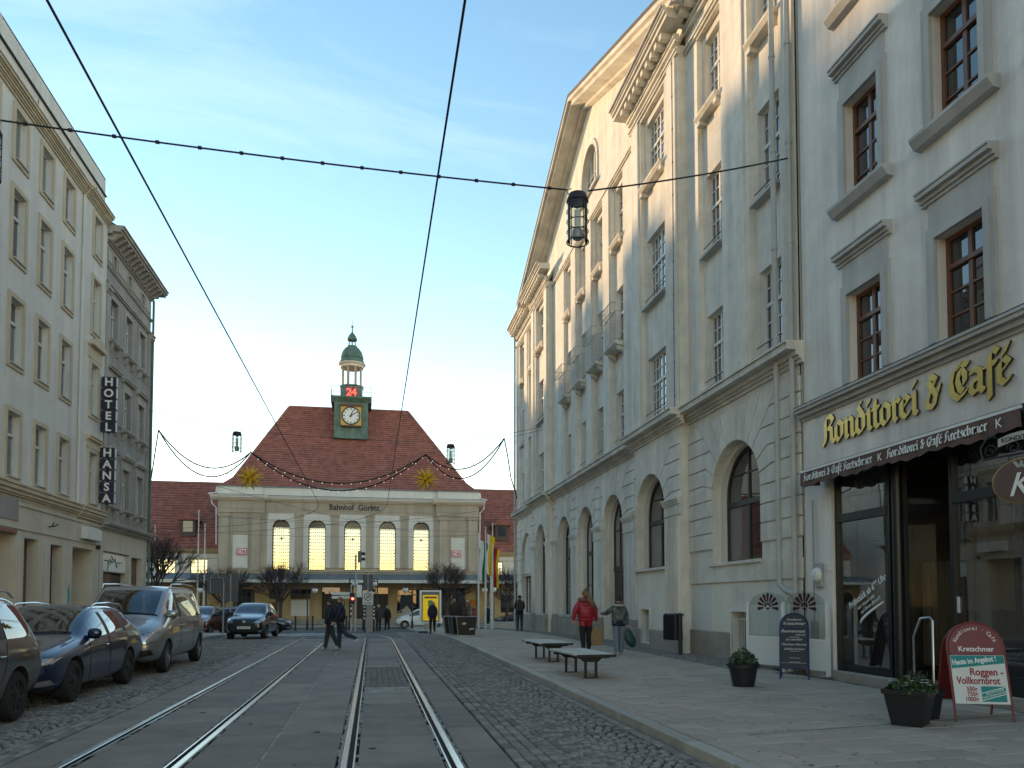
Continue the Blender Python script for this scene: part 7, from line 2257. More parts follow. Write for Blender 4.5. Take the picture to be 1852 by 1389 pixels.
for q in range(30):
    a = 2*math.pi*q/30; p = Vector((math.cos(a)*0.12,math.sin(a)*0.09-0.03,1.46)); b.tube([KB(p),KB(p+Vector((math.cos(a)*0.05,math.sin(a)*0.05,0.03)))], [0.04,0.02], 6)
b.build('hood', MT['hair_grey'], bb_, smooth='all')
b = MB()
for zz in (0.90,0.99):
    b.lathe([(0.185,-0.045),(0.205,0.0),(0.185,0.045)], (0,0,0), 24); b.v[-72:] = [tuple(Vector((x*1.05,y*0.86,z+zz))) for x,y,z in b.v[-72:]]
b.v = [KB(p) for p in b.v]; b.build('jacket_hem', MT['coat_navy'], bb_, smooth='all')
hnd = Vector(KB(JB['palmr']))
tb_ = thing('carrier_bag', 'dark teal carrier bag swinging from the hand of the child', 'bag', (br_.location.x+hnd.x*math.cos(R(-4))-hnd.y*math.sin(R(-4)), br_.location.y+hnd.x*math.sin(R(-4))+hnd.y*math.cos(R(-4)), BZ+hnd.z-0.02), R(-4))
b = MB(); vs = []; fs = []
lv = [(0.0,0.02,0.012,0.0),(-0.10,0.085,0.035,0.02),(-0.28,0.15,0.055,0.06),(-0.40,0.13,0.05,0.10),(-0.50,0.05,0.03,0.12)]
for z,wx,wy,ox in lv:
    for q in range(14):
        a = 2*math.pi*q/14; vs.append((ox+wx*math.cos(a)+rr_.uniform(-.006,.006), wy*math.sin(a)+rr_.uniform(-.006,.006), z))
for i in range(4):
    for q in range(14): fs.append(((i+1)*14+q,(i+1)*14+(q+1)%14,i*14+(q+1)%14,i*14+q))
fs.append(tuple(range(14))); fs.append(tuple(range(56,70))[::-1])
b.add(vs, fs); b.build('sack', MT['teal_bag'], tb_, smooth='all')
# ---------------------------------------------------------------- benches
def bench(label, x, y):
    t = thing('bench', label, 'bench', (x,y,pz(x,y)), R(3), 'slatted benches on the pavement')
    n = 9; w, L_ = 0.74, 1.85
    sm = MB(); sm.cbox(-0.037,0.037,-L_/2,L_/2,-0.035,0.0,0.006); me = sm.mesh('slat', MT['wood_bench'])
    for k in range(n): link('slat', me, t, (-w/2+0.044+(w-0.088)*k/(n-1),0,0.455))
    for s in (-1,1):
        b = MB(); b.box(-w/2+0.02,w/2-0.02,s*0.60-0.03,s*0.60+0.03,0.36,0.418); b.prism_y([(-0.22,0.36),(0.22,0.36),(0.13,0.29),(-0.13,0.29)], s*0.60-0.012, s*0.60+0.012); b.build('crossbeam', MT['dark_metal'], t)
        for q in (-1,1):
            b = MB(); b.box(q*0.10-0.02,q*0.10+0.02,s*0.60-0.025,s*0.60+0.025,0,0.36); b.build('leg', MT['dark_metal'], t)
        b = MB(); b.box(-0.14,0.14,s*0.60-0.05,s*0.60+0.05,0,0.012); b.build('foot_plate', MT['dark_metal'], t)
    b = MB(); b.box(-0.03,0.03,-0.75,0.75,0.37,0.41); b.build('rail', MT['dark_metal'], t)
    for s in (-1,1):
        b = MB(); b.box(-w/2,w/2,s*(L_/2)-0.012,s*(L_/2)+0.012,0.40,0.45); b.build('end_strip', MT['dark_metal'], t)
bench('slatted bench further from the viewer, left of the woman in red', 4.12,18.15)
bench('slatted bench nearer the viewer, in front of the woman in red', 3.92,14.35)
# ---------------------------------------------------------------- litter bin
t = thing('litter_bin', 'black litter bin on a post against the fluted pilaster', 'bin', (7.56,18.75,pz(7.5,18.8)), R(-70))
b = MB(); b.lathe([(0.045,0),(0.045,1.02),(0.03,1.05)], (0.26,0,0), 10); b.build('post', MT['dark_metal'], t, smooth=True)
b = MB(); b.prism_z([(-0.20,-0.13),(0.18,-0.13),(0.22,-0.05),(0.22,0.12),(0.16,0.17),(-0.20,0.17)], 0.36, 0.98); b.build('bin_body', MT['pot_black'], t)
b = MB()
for k in range(6): b.box(-0.21+0.07*k,-0.20+0.07*k,-0.14,-0.13,0.38,0.98)
b.cbox(-0.21,0.23,-0.14,0.18,0.98,1.03,0.02); b.build('bin_lid', MT['dark_metal'], t)
# ---------------------------------------------------------------- flower pots
def leaf_mass(rr, n, R0, H0, m, sz=0.05):
    b = MB()
    for k in range(n):
        a = rr.uniform(0,6.28); u = rr.random()**0.5; v = rr.random()
        c = Vector((math.cos(a)*u*R0*(1-0.35*v),math.sin(a)*u*R0*(1-0.35*v),v*H0*(1.05-0.5*u)))
        d = Vector((rr.uniform(-1,1),rr.uniform(-1,1),rr.uniform(-.3,1))).normalized(); s = d.cross(Vector((rr.uniform(-1,1),rr.uniform(-1,1),rr.uniform(-1,1)))).normalized()
        L_ = sz*rr.uniform(0.7,1.4)
        b.add([c-s*L_*0.3,c+d*L_*0.5-s*L_*0.05,c+s*L_*0.3,c-d*L_*0.4], [(0,1,2,3)])
    return b
def flowerpot(label, x, y, r0, r1, h, seed, square=False, tall=0.28):
    rr = random.Random(seed)
    t = thing('flower_pot', label, 'plant pot', (x,y,pz(x,y)), R(rr.uniform(0,40)), 'potted flowers outside the cafe')
    n = 4 if square else 24; q = 1.32 if square else 1.0
    b = MB(); b.lathe([(r0*q,0),(r0*q*1.02,0.02),(r1*q*0.97,h-0.06),(r1*q*1.06,h-0.055),(r1*q*1.08,h),(r1*q*0.98,h),(r1*q*0.94,h-0.05)], (0,0,0), n, R(45))
    b.build('pot', MT['pot_black'], t, smooth=True)
    b = MB(); b.lathe([(r1*0.9,h-0.07),(r1*0.9,h-0.045)], (0,0,0), 16); b.build('soil', MT['soil'], t)
    lm = leaf_mass(rr, 420, r1*1.15, tall, 'leaf_dark', 0.055); lm.build('foliage', MT['leaf_dark'], t, loc=(0,0,h-0.03))
    lm = leaf_mass(rr, 160, r1*0.9, tall*1.1, 'leaf_mid', 0.05); lm.build('foliage', MT['leaf_mid'], t, loc=(0,0,h-0.02))
    fl = MB()
    for k in range(16):
        a = rr.uniform(0,6.28); u = rr.uniform(0.4,1.05); c = Vector((math.cos(a)*u*r1,math.sin(a)*u*r1,h+0.02+rr.uniform(0,0.10)))
        for p in range(5):
            aa = 2*math.pi*p/5; d = Vector((math.cos(aa),math.sin(aa),0.35))*0.026
            e = Vector((-math.sin(aa),math.cos(aa),0))*0.014
            fl.add([c,c+d*0.6+e,c+d,c+d*0.6-e], [(0,1,2,3)])
    fl.build('blossom', MT['petal_white'], t)
    st_ = MB()
    for k in range(7): a = rr.uniform(0,6.28); st_.tube([(0,0,h-0.05),(math.cos(a)*0.08,math.sin(a)*0.08,h+0.12),(math.cos(a)*0.12,math.sin(a)*0.12,h+0.2)],0.006,4)
    st_.build('stem', MT['bark'], t)
flowerpot('round black pot with white flowers in front of the shell screens', 5.92,11.72,0.17,0.235,0.36,1,tall=0.30)
flowerpot('larger tapered pot with white flowers left of the red pavement sign', 5.88,7.72,0.165,0.235,0.40,2,True,0.16)
flowerpot('smaller dark pot with evergreen tucked behind the tapered pot', 6.28,8.08,0.15,0.19,0.34,3,True,0.20)
# ---------------------------------------------------------------- blackboard A-sign
def arch_outline(w, h, n=14):
    r = w/2
    return [(-r,0.0),(r,0.0)]+[(r*math.cos(math.pi*k/n), h-r+r*math.sin(math.pi*k/n)) for k in range(n+1)]
def a_board(name, label, loc, rz, w, h, lean, fm):
    t = thing(name, label, 'sign', loc, rz)
    leaves = []
    for s in (1,-1):
        b = MB(); r = w/2; n = 14
        pts = [(r,0,0),(r,0,h-r)]+[(r*math.cos(math.pi*k/n),0,h-r+r*math.sin(math.pi*k/n)) for k in range(1,n)]+[(-r,0,h-r),(-r,0,0)]
        b.tube(pts, 0.014, 8)
        o = b.build('frame', MT[fm], t, smooth=True, loc=(0,-s*math.sin(R(lean))*h,0), rot=(R(-lean)*s,0,0))
        leaves.append(o)
    return t, leaves
AZ = pz(7.2,12.5)
t, lv_ = a_board('blackboard_sign', 'arched blackboard pavement sign with chalk writing in a blue frame', (7.28,12.5,AZ), R(-32), 0.46, 1.16, 12, 'blue_frame')
for s,lf in zip((1,-1),lv_):
    b = MB(); b.prism_y([(x,z) for x,z in arch_outline(0.435,1.14)], -0.006, 0.006) if False else None
    pts = [(-0.215,0.20),(0.215,0.20)]+[(0.215*math.cos(math.pi*k/14),0.93+0.215*math.sin(math.pi*k/14)) for k in range(15)]
    b = MB(); b.prism_y(pts, -0.006, 0.006); bo = b.build('board', MT['chalkboard'], lf)
    b = MB(); b.tube([(-0.215,-s*0.012,0.88),(0.215,-s*0.012,0.88)],0.006,5); b.tube([(-0.215,0,0.19),(0.215,0,0.19)],0.008,5); b.build('crossbar', MT['blue_frame'], lf)
    if s == 1:
        z = 1.03
        for tx,sz,dx,gap in (('Konditorei',0.055,0,0.075),('Kretschmer',0.075,0,0.135),('Baumstriezel',0.075,-0.02,0.055),('(wie in)',0.05,0.10,0.085),('zu naschen',0.06,0,0.085),('Plätzchen + Rosinen',0.05,0,0.08),('Gefüllte Pralinen',0.05,0,0.05)):
            me = text_mesh(tx, sz, 0.0006, MT['chalk'], align='CENTER', shear=0.3); link('chalk_writing', me, bo, (dx,-0.009,z), (R(90),0,0)); z -= gap
        b = MB()
        for zz in (0.735,0.60,0.49,0.37,0.30): b.box(-0.08,0.10,-0.0085,-0.007,zz,zz+0.005)
        b.box(-0.2,0.2,-0.0085,-0.007,0.285,0.289); b.build('chalk_line', MT['chalk'], bo)
# ---------------------------------------------------------------- red A-sign
RZ_ = pz(6.85,7.7)
t, lv_ = a_board('price_sign', 'arched dark red pavement sign offering Roggen-Vollkornbrot', (6.86,7.92,RZ_), R(-20), 0.60, 1.14, 15, 'red_frame')
for s,lf in zip((1,-1),lv_):
    pts = [(-0.285,0.76),(0.285,0.76)]+[(0.285*math.cos(math.pi*k/14),0.84+0.285*math.sin(math.pi*k/14)) for k in range(15)]
    b = MB(); b.prism_y(pts, -0.012, 0.012); hd_ = b.build('header', MT['red_frame'], lf)
    b = MB(); b.box(-0.285,0.285,-0.010,0.010,0.20,0.755); pn = b.build('panel', MT['poster_white'] if s > 0 else MT['red_panel'], lf)
    if s > 0:
        def wr(tx, size, x, z, m, par=pn, rot=0, y=-0.0125, bold=0.0, sxx=1.0, al='LEFT', nm='lettering'):
            me = text_mesh(tx, size, 0.0008, MT[m], align=al, bold=bold, sx=sxx); link(nm, me, par, (x,y,z), (R(90),-rot,0))
        # arched line of the header
        tx = 'Konditorei · Café'
        for k,ch in enumerate(tx):
            a = R(158-136*k/(len(tx)-1)); rr_ = 0.205
            me = text_mesh(ch, 0.062, 0.0008, MT['white_text'], align='CENTER'); link('lettering', me, hd_, (rr_*math.cos(a),-0.0135,0.845+rr_*math.sin(a)), (R(90),math.pi/2-a,0))
        wr('Kretschmer', 0.085, 0, 0.80, 'white_text', hd_, y=-0.0135, al='CENTER', bold=0.0012, sxx=0.92)
        b = MB(); b.prism_y([(-0.28,0.60),(0.28,0.665),(0.28,0.75),(-0.28,0.75)], -0.012, -0.0105); b.build('teal_band', MT['teal_print'], pn)
        wr('Heute im Angebot !', 0.088, -0.265, 0.638, 'white_text', rot=R(6.5), y=-0.0135, bold=0.002, sxx=0.66)
        wr('Roggen -', 0.115, -0.10, 0.525, 'red_letter', bold=0.003, sxx=0.86)
        wr('Vollkornbrot', 0.115, -0.245, 0.425, 'red_letter', bold=0.003, sxx=0.74)
        for k,tx in enumerate(('500g','750g','1000g')): wr(tx, 0.070, -0.04, 0.345-0.058*k, 'red_letter', bold=0.0015, sxx=0.82, al='RIGHT')
        b = MB(); b.box(-0.0,0.255,-0.012,-0.0105,0.225,0.40); b.build('teal_square', MT['teal_print'], pn)
        b = MB()
        for o_ in (0.0,0.085): b.prism_y([(0.0,0.235+o_),(0.255,0.31+o_),(0.255,0.318+o_),(0.0,0.243+o_)], -0.0135, -0.0115) if o_ == 0 else b.prism_y([(0.0,0.315),(0.255,0.39),(0.255,0.398),(0.0,0.323)], -0.0135, -0.0115)
        b.build('white_line', MT['white_text'], pn)
        wr('AUS ECHTEM', 0.034, 0.045, 0.300, 'white_text', rot=R(16), y=-0.0135); wr('NATURSAUERTEIG', 0.032, 0.012, 0.258, 'white_text', rot=R(16), y=-0.0135)
# ---------------------------------------------------------------- folding screens with shell emblem
def shell_screen(label, x, y, w, rz):
    z0 = pz(x,y)
    t = thing('shell_screen', label, 'screen', (x,y,z0), rz, 'shell screens beside the cafe door')
    for s in (-1,1):
        b = MB(); b.box(s*w/2-0.03,s*w/2+0.03,-0.03,0.03,0.02,1.32); b.build('post', MT['white_paint'], t)
        b = MB(); b.box(s*w/2-0.05,s*w/2+0.05,-0.18,0.18,0,0.02); b.build('foot', MT['galv'], t)
    b = MB(); b.box(-w/2+0.03,w/2-0.03,-0.015,0.015,0.10,0.60); b.build('lower_panel', MT['white_paint'], t)
    b = MB(); b.box(-w/2+0.03,w/2-0.03,-0.025,0.025,0.60,0.66); b.build('rail', MT['white_paint'], t)
    link('pane', pane_mesh(w-0.06,0.62,MT['glass_screen']), t, (-w/2+0.03,0,0.66))
    n = 20; r = w/2-0.06
    b = MB(); b.prism_y([(-r,1.28),(r,1.28)]+[(r*math.cos(math.pi*k/n),1.28+0.24*math.sin(math.pi*k/n)) for k in range(n+1)][1:-1], -0.004, 0.004); b.build('arched_pane', MT['glass_screen'], t)
    e = MB(); cz_ = 1.20
    for k in range(9):
        a = R(-8+196*k/8); ca, sa = math.cos(a), math.sin(a); r0, r1 = 0.10, 0.255
        hw0, hw1 = 0.012, 0.034
        e.prism_y([(r0*ca-hw0*sa,cz_+0.03+r0*sa+hw0*ca),(r1*ca-hw1*sa,cz_+0.03+r1*sa+hw1*ca),((r1+0.015)*ca,cz_+0.03+(r1+0.015)*sa),(r1*ca+hw1*sa,cz_+0.03+r1*sa-hw1*ca),(r0*ca+hw0*sa,cz_+0.03+r0*sa-hw0*ca)], -0.0085-0.0003*k, -0.0055)
    e.ring_y(0,cz_+0.03,0.045,0.082,-0.012,-0.0055,14,R(0),R(180)); e.prism_y([(-0.06,cz_+0.015),(0,cz_-0.03),(0.06,cz_+0.015)], -0.012, -0.0055)
    e.build('shell_emblem', MT['shell_dark'], t)
shell_screen('left glazed screen with dark red shell emblem against the cream wall', 7.62,14.02,1.06,R(-72))
shell_screen('right glazed screen with dark red shell emblem behind the blackboard', 7.76,12.95,1.0,R(-72))
# ---------------------------------------------------------------- handrail at the steps
t = thing('handrail', 'bent stainless steel handrail at the cafe entrance', 'handrail', (7.98,10.2,0.26))
b = MB(); b.tube([(0,0.16,0),(0,0.16,0.72),(0,0.0,1.0),(0,-0.20,1.02),(0,-0.24,0.98),(0,-0.24,0)], 0.022, 10); b.build('tube', MT['steel'], t, smooth=True)
b = MB(); b.lathe([(0.05,0),(0.05,0.015)], (0,0.16,0), 12); b.lathe([(0.05,0),(0.05,0.015)], (0,-0.24,0), 12); b.build('base_flange', MT['steel'], t)
# ---------------------------------------------------------------- big black planters with bare shrubs
def planter(label, x, y, w, seed):
    rr = random.Random(seed)
    t = thing('planter', label, 'planter', (x,y,pz(x,y)), R(rr.uniform(-6,6)), 'black planters on the pavement edge')
    h = 0.80; a, c = w*0.40, w*0.5
    b = MB(); vs = [(-a,-a,0.04),(a,-a,0.04),(a,a,0.04),(-a,a,0.04),(-c,-c,h),(c,-c,h),(c,c,h),(-c,c,h),(-c+.05,-c+.05,h),(c-.05,-c+.05,h),(c-.05,c-.05,h),(-c+.05,c-.05,h),(-c+.06,-c+.06,h-.08),(c-.06,-c+.06,h-.08),(c-.06,c-.06,h-.08),(-c+.06,c-.06,h-.08)]
    fs = [(3,2,1,0)]
    for k in range(4):
        k2 = (k+1) % 4
        fs += [(k,k2,4+k2,4+k),(4+k,4+k2,8+k2,8+k),(8+k,8+k2,12+k2,12+k)]
    fs.append((12,13,14,15)); b.add(vs, fs); b.build('box', MT['pot_black'], t)
    b = MB()
    for k in range(4):
        k2 = (k+1) % 4; b.tube([vs[4+k],vs[4+k2]],0.014,5); b.tube([vs[k],vs[4+k]],0.012,5)
    b.build('rim', MT['galv'], t)
    b = MB(); b.box(-a,a,-a,a,0,0.05); b.build('base', MT['galv'], t)
    b = MB()
    for k in range(46):
        an = rr.uniform(0,6.28); u = rr.uniform(0.1,0.42)*w; hh_ = rr.uniform(0.35,0.85)
        p0 = Vector((rr.uniform(-.12,.12),rr.uniform(-.12,.12),h-0.08)); p1 = p0+Vector((math.cos(an)*u*0.5,math.sin(an)*u*0.5,hh_*0.55)); p2 = p1+Vector((math.cos(an)*u*0.6+rr.uniform(-.06,.06),math.sin(an)*u*0.6,hh_*0.45))
        b.tube([p0,p1,p2],[0.008,0.006,0.003],3)
        for q in range(5):
            s0 = p1.lerp(p2,rr.random()); b.tube([s0,s0+Vector((rr.uniform(-.12,.12),rr.uniform(-.12,.12),rr.uniform(.02,.14)))],[0.004,0.002],3)
    b.build('bare_shrub', MT['twig'], t)
    lm = leaf_mass(rr, 55, w*0.42, 0.75, 'fur', 0.035); lm.build('dry_leaves', MT['fur'], t, loc=(0,0,h-0.05))
    return t
tp = planter('black planter nearest the viewer with faded stickers on its side', 3.86,32.0,0.86,1)
b = MB(); b.prism_y([(-0.22,0.50),(-0.10,0.46),(0.0,0.52),(-0.1,0.58)], -0.415, -0.41); b.build('sticker', MT['galv'], tp); b = MB(); b.prism_y([(0.1,0.25),(0.28,0.28),(0.3,0.34),(0.12,0.33)], -0.392, -0.388); b.build('sticker', MT['galv'], tp)
planter('middle one of the three black planters at the kerb', 3.72,33.3,0.86,2)
planter('hindmost of the three black planters, farthest along the kerb', 3.58,34.7,0.86,3)
# ---------------------------------------------------------------- advertising pillar
t = thing('advertising_pillar', 'lit advertising pillar showing a yellow poster with green figure', 'sign', (3.85,52.0,gz(52)+0.08), R(-4))
b = MB(); b.cbox(-0.40,0.40,-0.16,0.16,0,0.42,0.02); b.build('base', MT['kerb'], t)
b = MB(); b.cbox(-0.72,0.72,-0.15,0.15,0.42,2.62,0.03); bo = b.build('case', MT['clear_white'], t)
b = MB(); b.box(-0.58,0.60,-0.17,-0.15,0.52,2.52); b.build('glass_frame', MT['lead_grey'], bo)
b = MB(); b.box(-0.50,0.52,-0.18,-0.17,0.60,2.30); po = b.build('poster', MT['ad_yellow'], bo)
b = MB(); b.box(-0.16,0.14,-0.185,-0.18,1.55,1.95); b.box(-0.10,0.12,-0.185,-0.18,1.05,1.55); b.prism_y([(0.1,1.4),(0.3,1.6),(0.34,1.8),(0.12,1.6)], -0.186, -0.18); b.build('poster_figure', MT['ad_green'], po)
b = MB(); b.box(-0.40,0.42,-0.185,-0.18,2.08,2.20); b.box(-0.2,0.3,-0.185,-0.18,0.85,0.92); b.build('poster_text_block', MT['plywood'], po)
# ---------------------------------------------------------------- flags and poles
def flagpole(label, x, y, h, bands=None, twist=0.0, fl=2.6):
    z0 = gz(y)+0.09
    t = thing('flagpole', label, 'flagpole', (x,y,z0), 0, 'flagpoles on the plaza')
    b = MB(); b.lathe([(0.06,0),(0.055,h*0.6),(0.04,h),(0.05,h+0.02),(0.05,h+0.08),(0.01,h+0.1)], (0,0,0), 10); b.build('pole', MT['white_frame'], t, smooth=True)
    if bands:
        nb = len(bands); zt = h-0.35
        for k,mname in enumerate(bands):
            vs = []; fs = []; N_ = 12; Mh = 8
            for i in range(N_+1):
                for q in range(2):
                    u = (k+q)/nb                       # across the flag width, hanging folded beside the pole
                    v = i/N_
                    wv = 0.10*math.sin(u*5+v*4+twist)*(0.3+v)
                    vs.append((0.06+u*(0.52-0.14*v)+0.05*math.sin(v*6+twist), -0.02+wv, zt-fl*v-0.25*u))
            for i in range(N_):
                fs.append((2*i,2*i+1,2*i+3,2*i+2))
            b = MB(); b.add(vs, fs); b.build('flag_band', MT[mname], t, smooth='all')
    return t
flagpole('flagpole with green and white flag, leftmost of the flags', 6.82,50,6.2,['flag_white','flag_green'],0.2)
flagpole('flagpole with yellow and white flag between the green and German flags', 7.28,50,6.6,['flag_white','flag_yellow','flag_yellow'],1.2)
flagpole('tall bare pole between the yellow flag and the black red gold flag', 7.74,50,6.9)
flagpole('flagpole with black, red and gold flag near the cream building', 7.88,51.5,5.9,['flag_black','flag_red','flag_yellow'],2.2)
flagpole('tallest bare pole left of the station, above the silver van', -12.6,60,8.6)
flagpole('second bare pole left of the station hall corner', -12.15,60,7.6)
flagpole('short bare pole furthest left, beside the grey hotel', -15.6,60,7.4)
# ---------------------------------------------------------------- steps beside the flags
t = thing('stone_steps', 'low pale stone steps with handrail behind the flagpoles', 'steps', (9.6,54,gz(54)+0.09))
for k in range(3):
    b = MB(); b.cbox(-2.0+0.35*k,2.4,-1.2+0.35*k,1.2,0.15*k,0.15*k+0.146,0.015); b.build('step', MT['kerb'], t)
b = MB(); b.tube([(1.6,-1.0,0.15),(1.6,-1.0,0.95),(1.2,-0.6,1.15),(0.9,0.2,1.2),(0.9,0.2,0.4)],0.03,6); b.build('handrail', MT['steel'], t)
# ---------------------------------------------------------------- lamps, signals and signs on the plaza
def globe_lamp(label, x, y, h, arm=0.0):
    t = thing('street_lamp', label, 'street lamp', (x,y,gz(y)+0.05), 0, 'globe street lamps on the plaza')
    b = MB(); b.lathe([(0.09,0),(0.09,0.5),(0.05,0.6),(0.045,h+0.35)], (0,0,0), 10); b.build('post', MT['dark_metal'], t, smooth=True)
    b = MB(); b.tube([(0,0,h+0.3),(arm*0.5,0,h+0.42),(arm,0,h+0.30),(arm,0,h+0.2)],0.02,6)
    b.lathe([(0.16,0.10),(0.08,0.18),(0.03,0.24)], (arm,0,h), 14); b.build('bracket', MT['dark_metal'], t)
    b = MB(); b.lathe([(0.21*math.cos(R(a)),0.21*math.sin(R(a))) for a in range(-85,50,15)], (arm,0,h), 16); b.build('globe', MT['lamp_globe'], t, smooth='all')
globe_lamp('globe lamp left of the entrance doors, right of the round tree', -4.45,56,2.75,0.5)
globe_lamp('globe lamp between the zone sign and the yellow pillar', 2.85,56,2.8,-0.5)
globe_lamp('globe lamp left of the traffic signal with the striped post', -1.5,54,3.15,0.35)
globe_lamp('globe lamp just right of the dark sign back', 0.35,54,3.15,-0.2)
globe_lamp('globe lamp behind the roof of the silver van', -11.2,56,2.75,-0.4)
globe_lamp('globe lamp behind the green and yellow flags', 8.5,57,2.85,-0.25)
globe_lamp('globe lamp beside the bare pole and German flag', 9.0,57.5,2.9,0.0)
t = thing('traffic_signal', 'tall signal post with side-facing signal head in front of the station', 'traffic signal', (-1.05,51,gz(51)))
b = MB(); b.lathe([(0.075,0),(0.07,2.5),(0.055,2.6),(0.055,4.95)], (0,0,0), 10); b.build('post', MT['galv'], t, smooth=True)
b = MB(); b.cbox(0.12,0.36,-0.10,0.10,4.45,5.20,0.02); hd_ = b.build('signal_head', MT['lead_grey'], t)
for zz in (4.60,4.95):
    b = MB(); b.prism_x([(-0.1,zz-0.02),(0.1,zz-0.02),(0.1,zz+0.14),(-0.1,zz+0.16)], 0.36, 0.60); b.build('visor', MT['plastic_black'], hd_)
b = MB(); b.cbox(0.08,0.40,-0.10,0.10,2.2,3.0,0.02); b.build('control_box', MT['clear_white'], t)
t = thing('pedestrian_signal', 'red pedestrian signal on striped post with two white arrow boards', 'traffic signal', (-1.30,50,gz(50)))
for k in range(6):
    b = MB(); b.lathe([(0.045,0.9+0.16*k),(0.045,1.06+0.16*k)], (0,0,0), 10); b.build('post_band', MT['white_paint'] if k % 2 else MT['plastic_black'], t)
b = MB(); b.lathe([(0.045,0),(0.045,0.9)], (0,0,0), 10); b.lathe([(0.04,1.86),(0.04,3.0)], (0,0,0), 10); b.build('post', MT['galv'], t)
b = MB(); b.cbox(-0.05,0.22,-0.22,-0.06,1.75,2.45,0.02); hd_ = b.build('signal_head', MT['plastic_black'], t)
b = MB(); b.disc_y(0.10,2.08,0.075,-0.235,-0.22,14); b.build('red_light', MT['red_signal'], hd_)
for k,zz in enumerate((2.32,2.08)):
    b = MB(); b.prism_y([(-1.15,zz),(-0.08,zz),(-0.08,zz+0.18),(-1.15,zz+0.18),(-1.24,zz+0.09)], -0.03, -0.015); b.build('arrow_board', MT['white_paint'], t)
t = thing('zone_sign', 'white end-of-zone sign on a post below a dark sign back', 'sign', (-0.24,46.5,gz(46.5)))
b = MB(); b.lathe([(0.035,0),(0.035,3.55)], (0,0.03,0), 8); b.build('post', MT['galv'], t)
b = MB(); b.box(-0.31,0.31,-0.02,0.0,1.62,2.42); sp_ = b.build('sign_plate', MT['poster_white'], t)
b = MB(); b.ring_y(0,2.10,0.19,0.225,-0.026,-0.02,24); b.prism_y([(-0.17,1.95),(-0.15,1.92),(0.17,2.24),(0.15,2.27)], -0.027, -0.02); b.build('zone_symbol', MT['dark_metal'], sp_)
me = text_mesh('30', 0.24, 0.002, MT['dark_metal'], align='CENTER'); link('lettering', me, sp_, (0,-0.023,2.02), (R(90),0,0))
me = text_mesh('ZONE', 0.15, 0.002, MT['dark_metal'], align='CENTER'); link('lettering', me, sp_, (0,-0.023,1.68), (R(90),0,0))
b = MB(); b.box(-0.29,0.29,-0.015,0.0,2.48,3.42); b.build('sign_back', MT['sign_back'], t)
b = MB(); b.box(-0.02,0.02,-0.04,-0.015,2.48,3.45); b.build('sign_bracket', MT['galv'], t)
t = thing('switch_pillar', 'slim concrete coloured pillar behind the zone sign', 'pillar', (-0.15,48.6,gz(48.6)))
b = MB(); b.cbox(-0.19,0.19,-0.15,0.15,0,2.1,0.03); b.build('case', MT['kerb'], t)
for s in (-1,1):
    t = thing('guard_post', 'dark guard post %s of the zone sign pillar' % ('left' if s < 0 else 'right'), 'bollard', (-0.16+s*0.28,47.6,gz(47.6)), 0, 'guard posts')
    b = MB(); b.lathe([(0.05,0),(0.05,1.75),(0.03,1.8)], (0,0,0), 8); b.build('shaft', MT['plastic_black'], t)
    b = MB()
    for k in range(4): b.lathe([(0.053,0.8+0.22*k),(0.053,0.9+0.22*k)], (0,0,0), 8)
    b.build('reflector_bands', MT['white_paint'], t)
t = thing('sign_gantry', 'backs of dark grey direction boards on two posts at the left kerb', 'sign', (-6.9,37.2,gz(37)+0.11))
for x,hh_ in ((0.22,2.35),(0.52,2.75)):
    b = MB(); b.lathe([(0.035,0),(0.035,hh_)], (x,0,0), 8); b.build('post', MT['galv'], t)
b = MB(); b.tube([(0.22,-0.03,2.35),(0.20,-0.03,2.58),(-0.35,-0.03,2.6),(-0.35,-0.03,1.9)],0.025,6); b.tube([(-0.35,-0.03,2.6),(-0.1,-0.03,2.78),(0.0,-0.03,2.6)],0.02,6); b.build('bent_tube', MT['galv'], t)
b = MB(); b.box(0.40,0.86,0.04,0.06,1.95,2.80); b.build('sign_back', MT['sign_back'], t)
b = MB(); b.box(0.08,0.84,0.07,0.09,1.50,1.98); b.build('sign_back', MT['sign_back'], t)
b = MB(); b.box(-0.52,0.36,0.10,0.12,1.85,2.75); b.build('sign_back', MT['sign_back'], t)
for k in range(6):
    px_ = -5.2+1.15*k
    t = thing('bollard', ['leftmost bollard in the row before the station','second bollard from the left before the station','third bollard from the left before the station','fourth bollard from the left before the station','fifth bollard from the left before the station','rightmost bollard in the row before the station'][k], 'bollard', (px_,55.5,gz(55.5)+0.0), 0, 'bollards before the station')
    b = MB(); b.lathe([(0.07,0),(0.06,0.85),(0.075,0.88),(0.075,0.95),(0.02,1.02)], (0,0,0), 10); b.build('shaft', MT['dark_metal'], t)
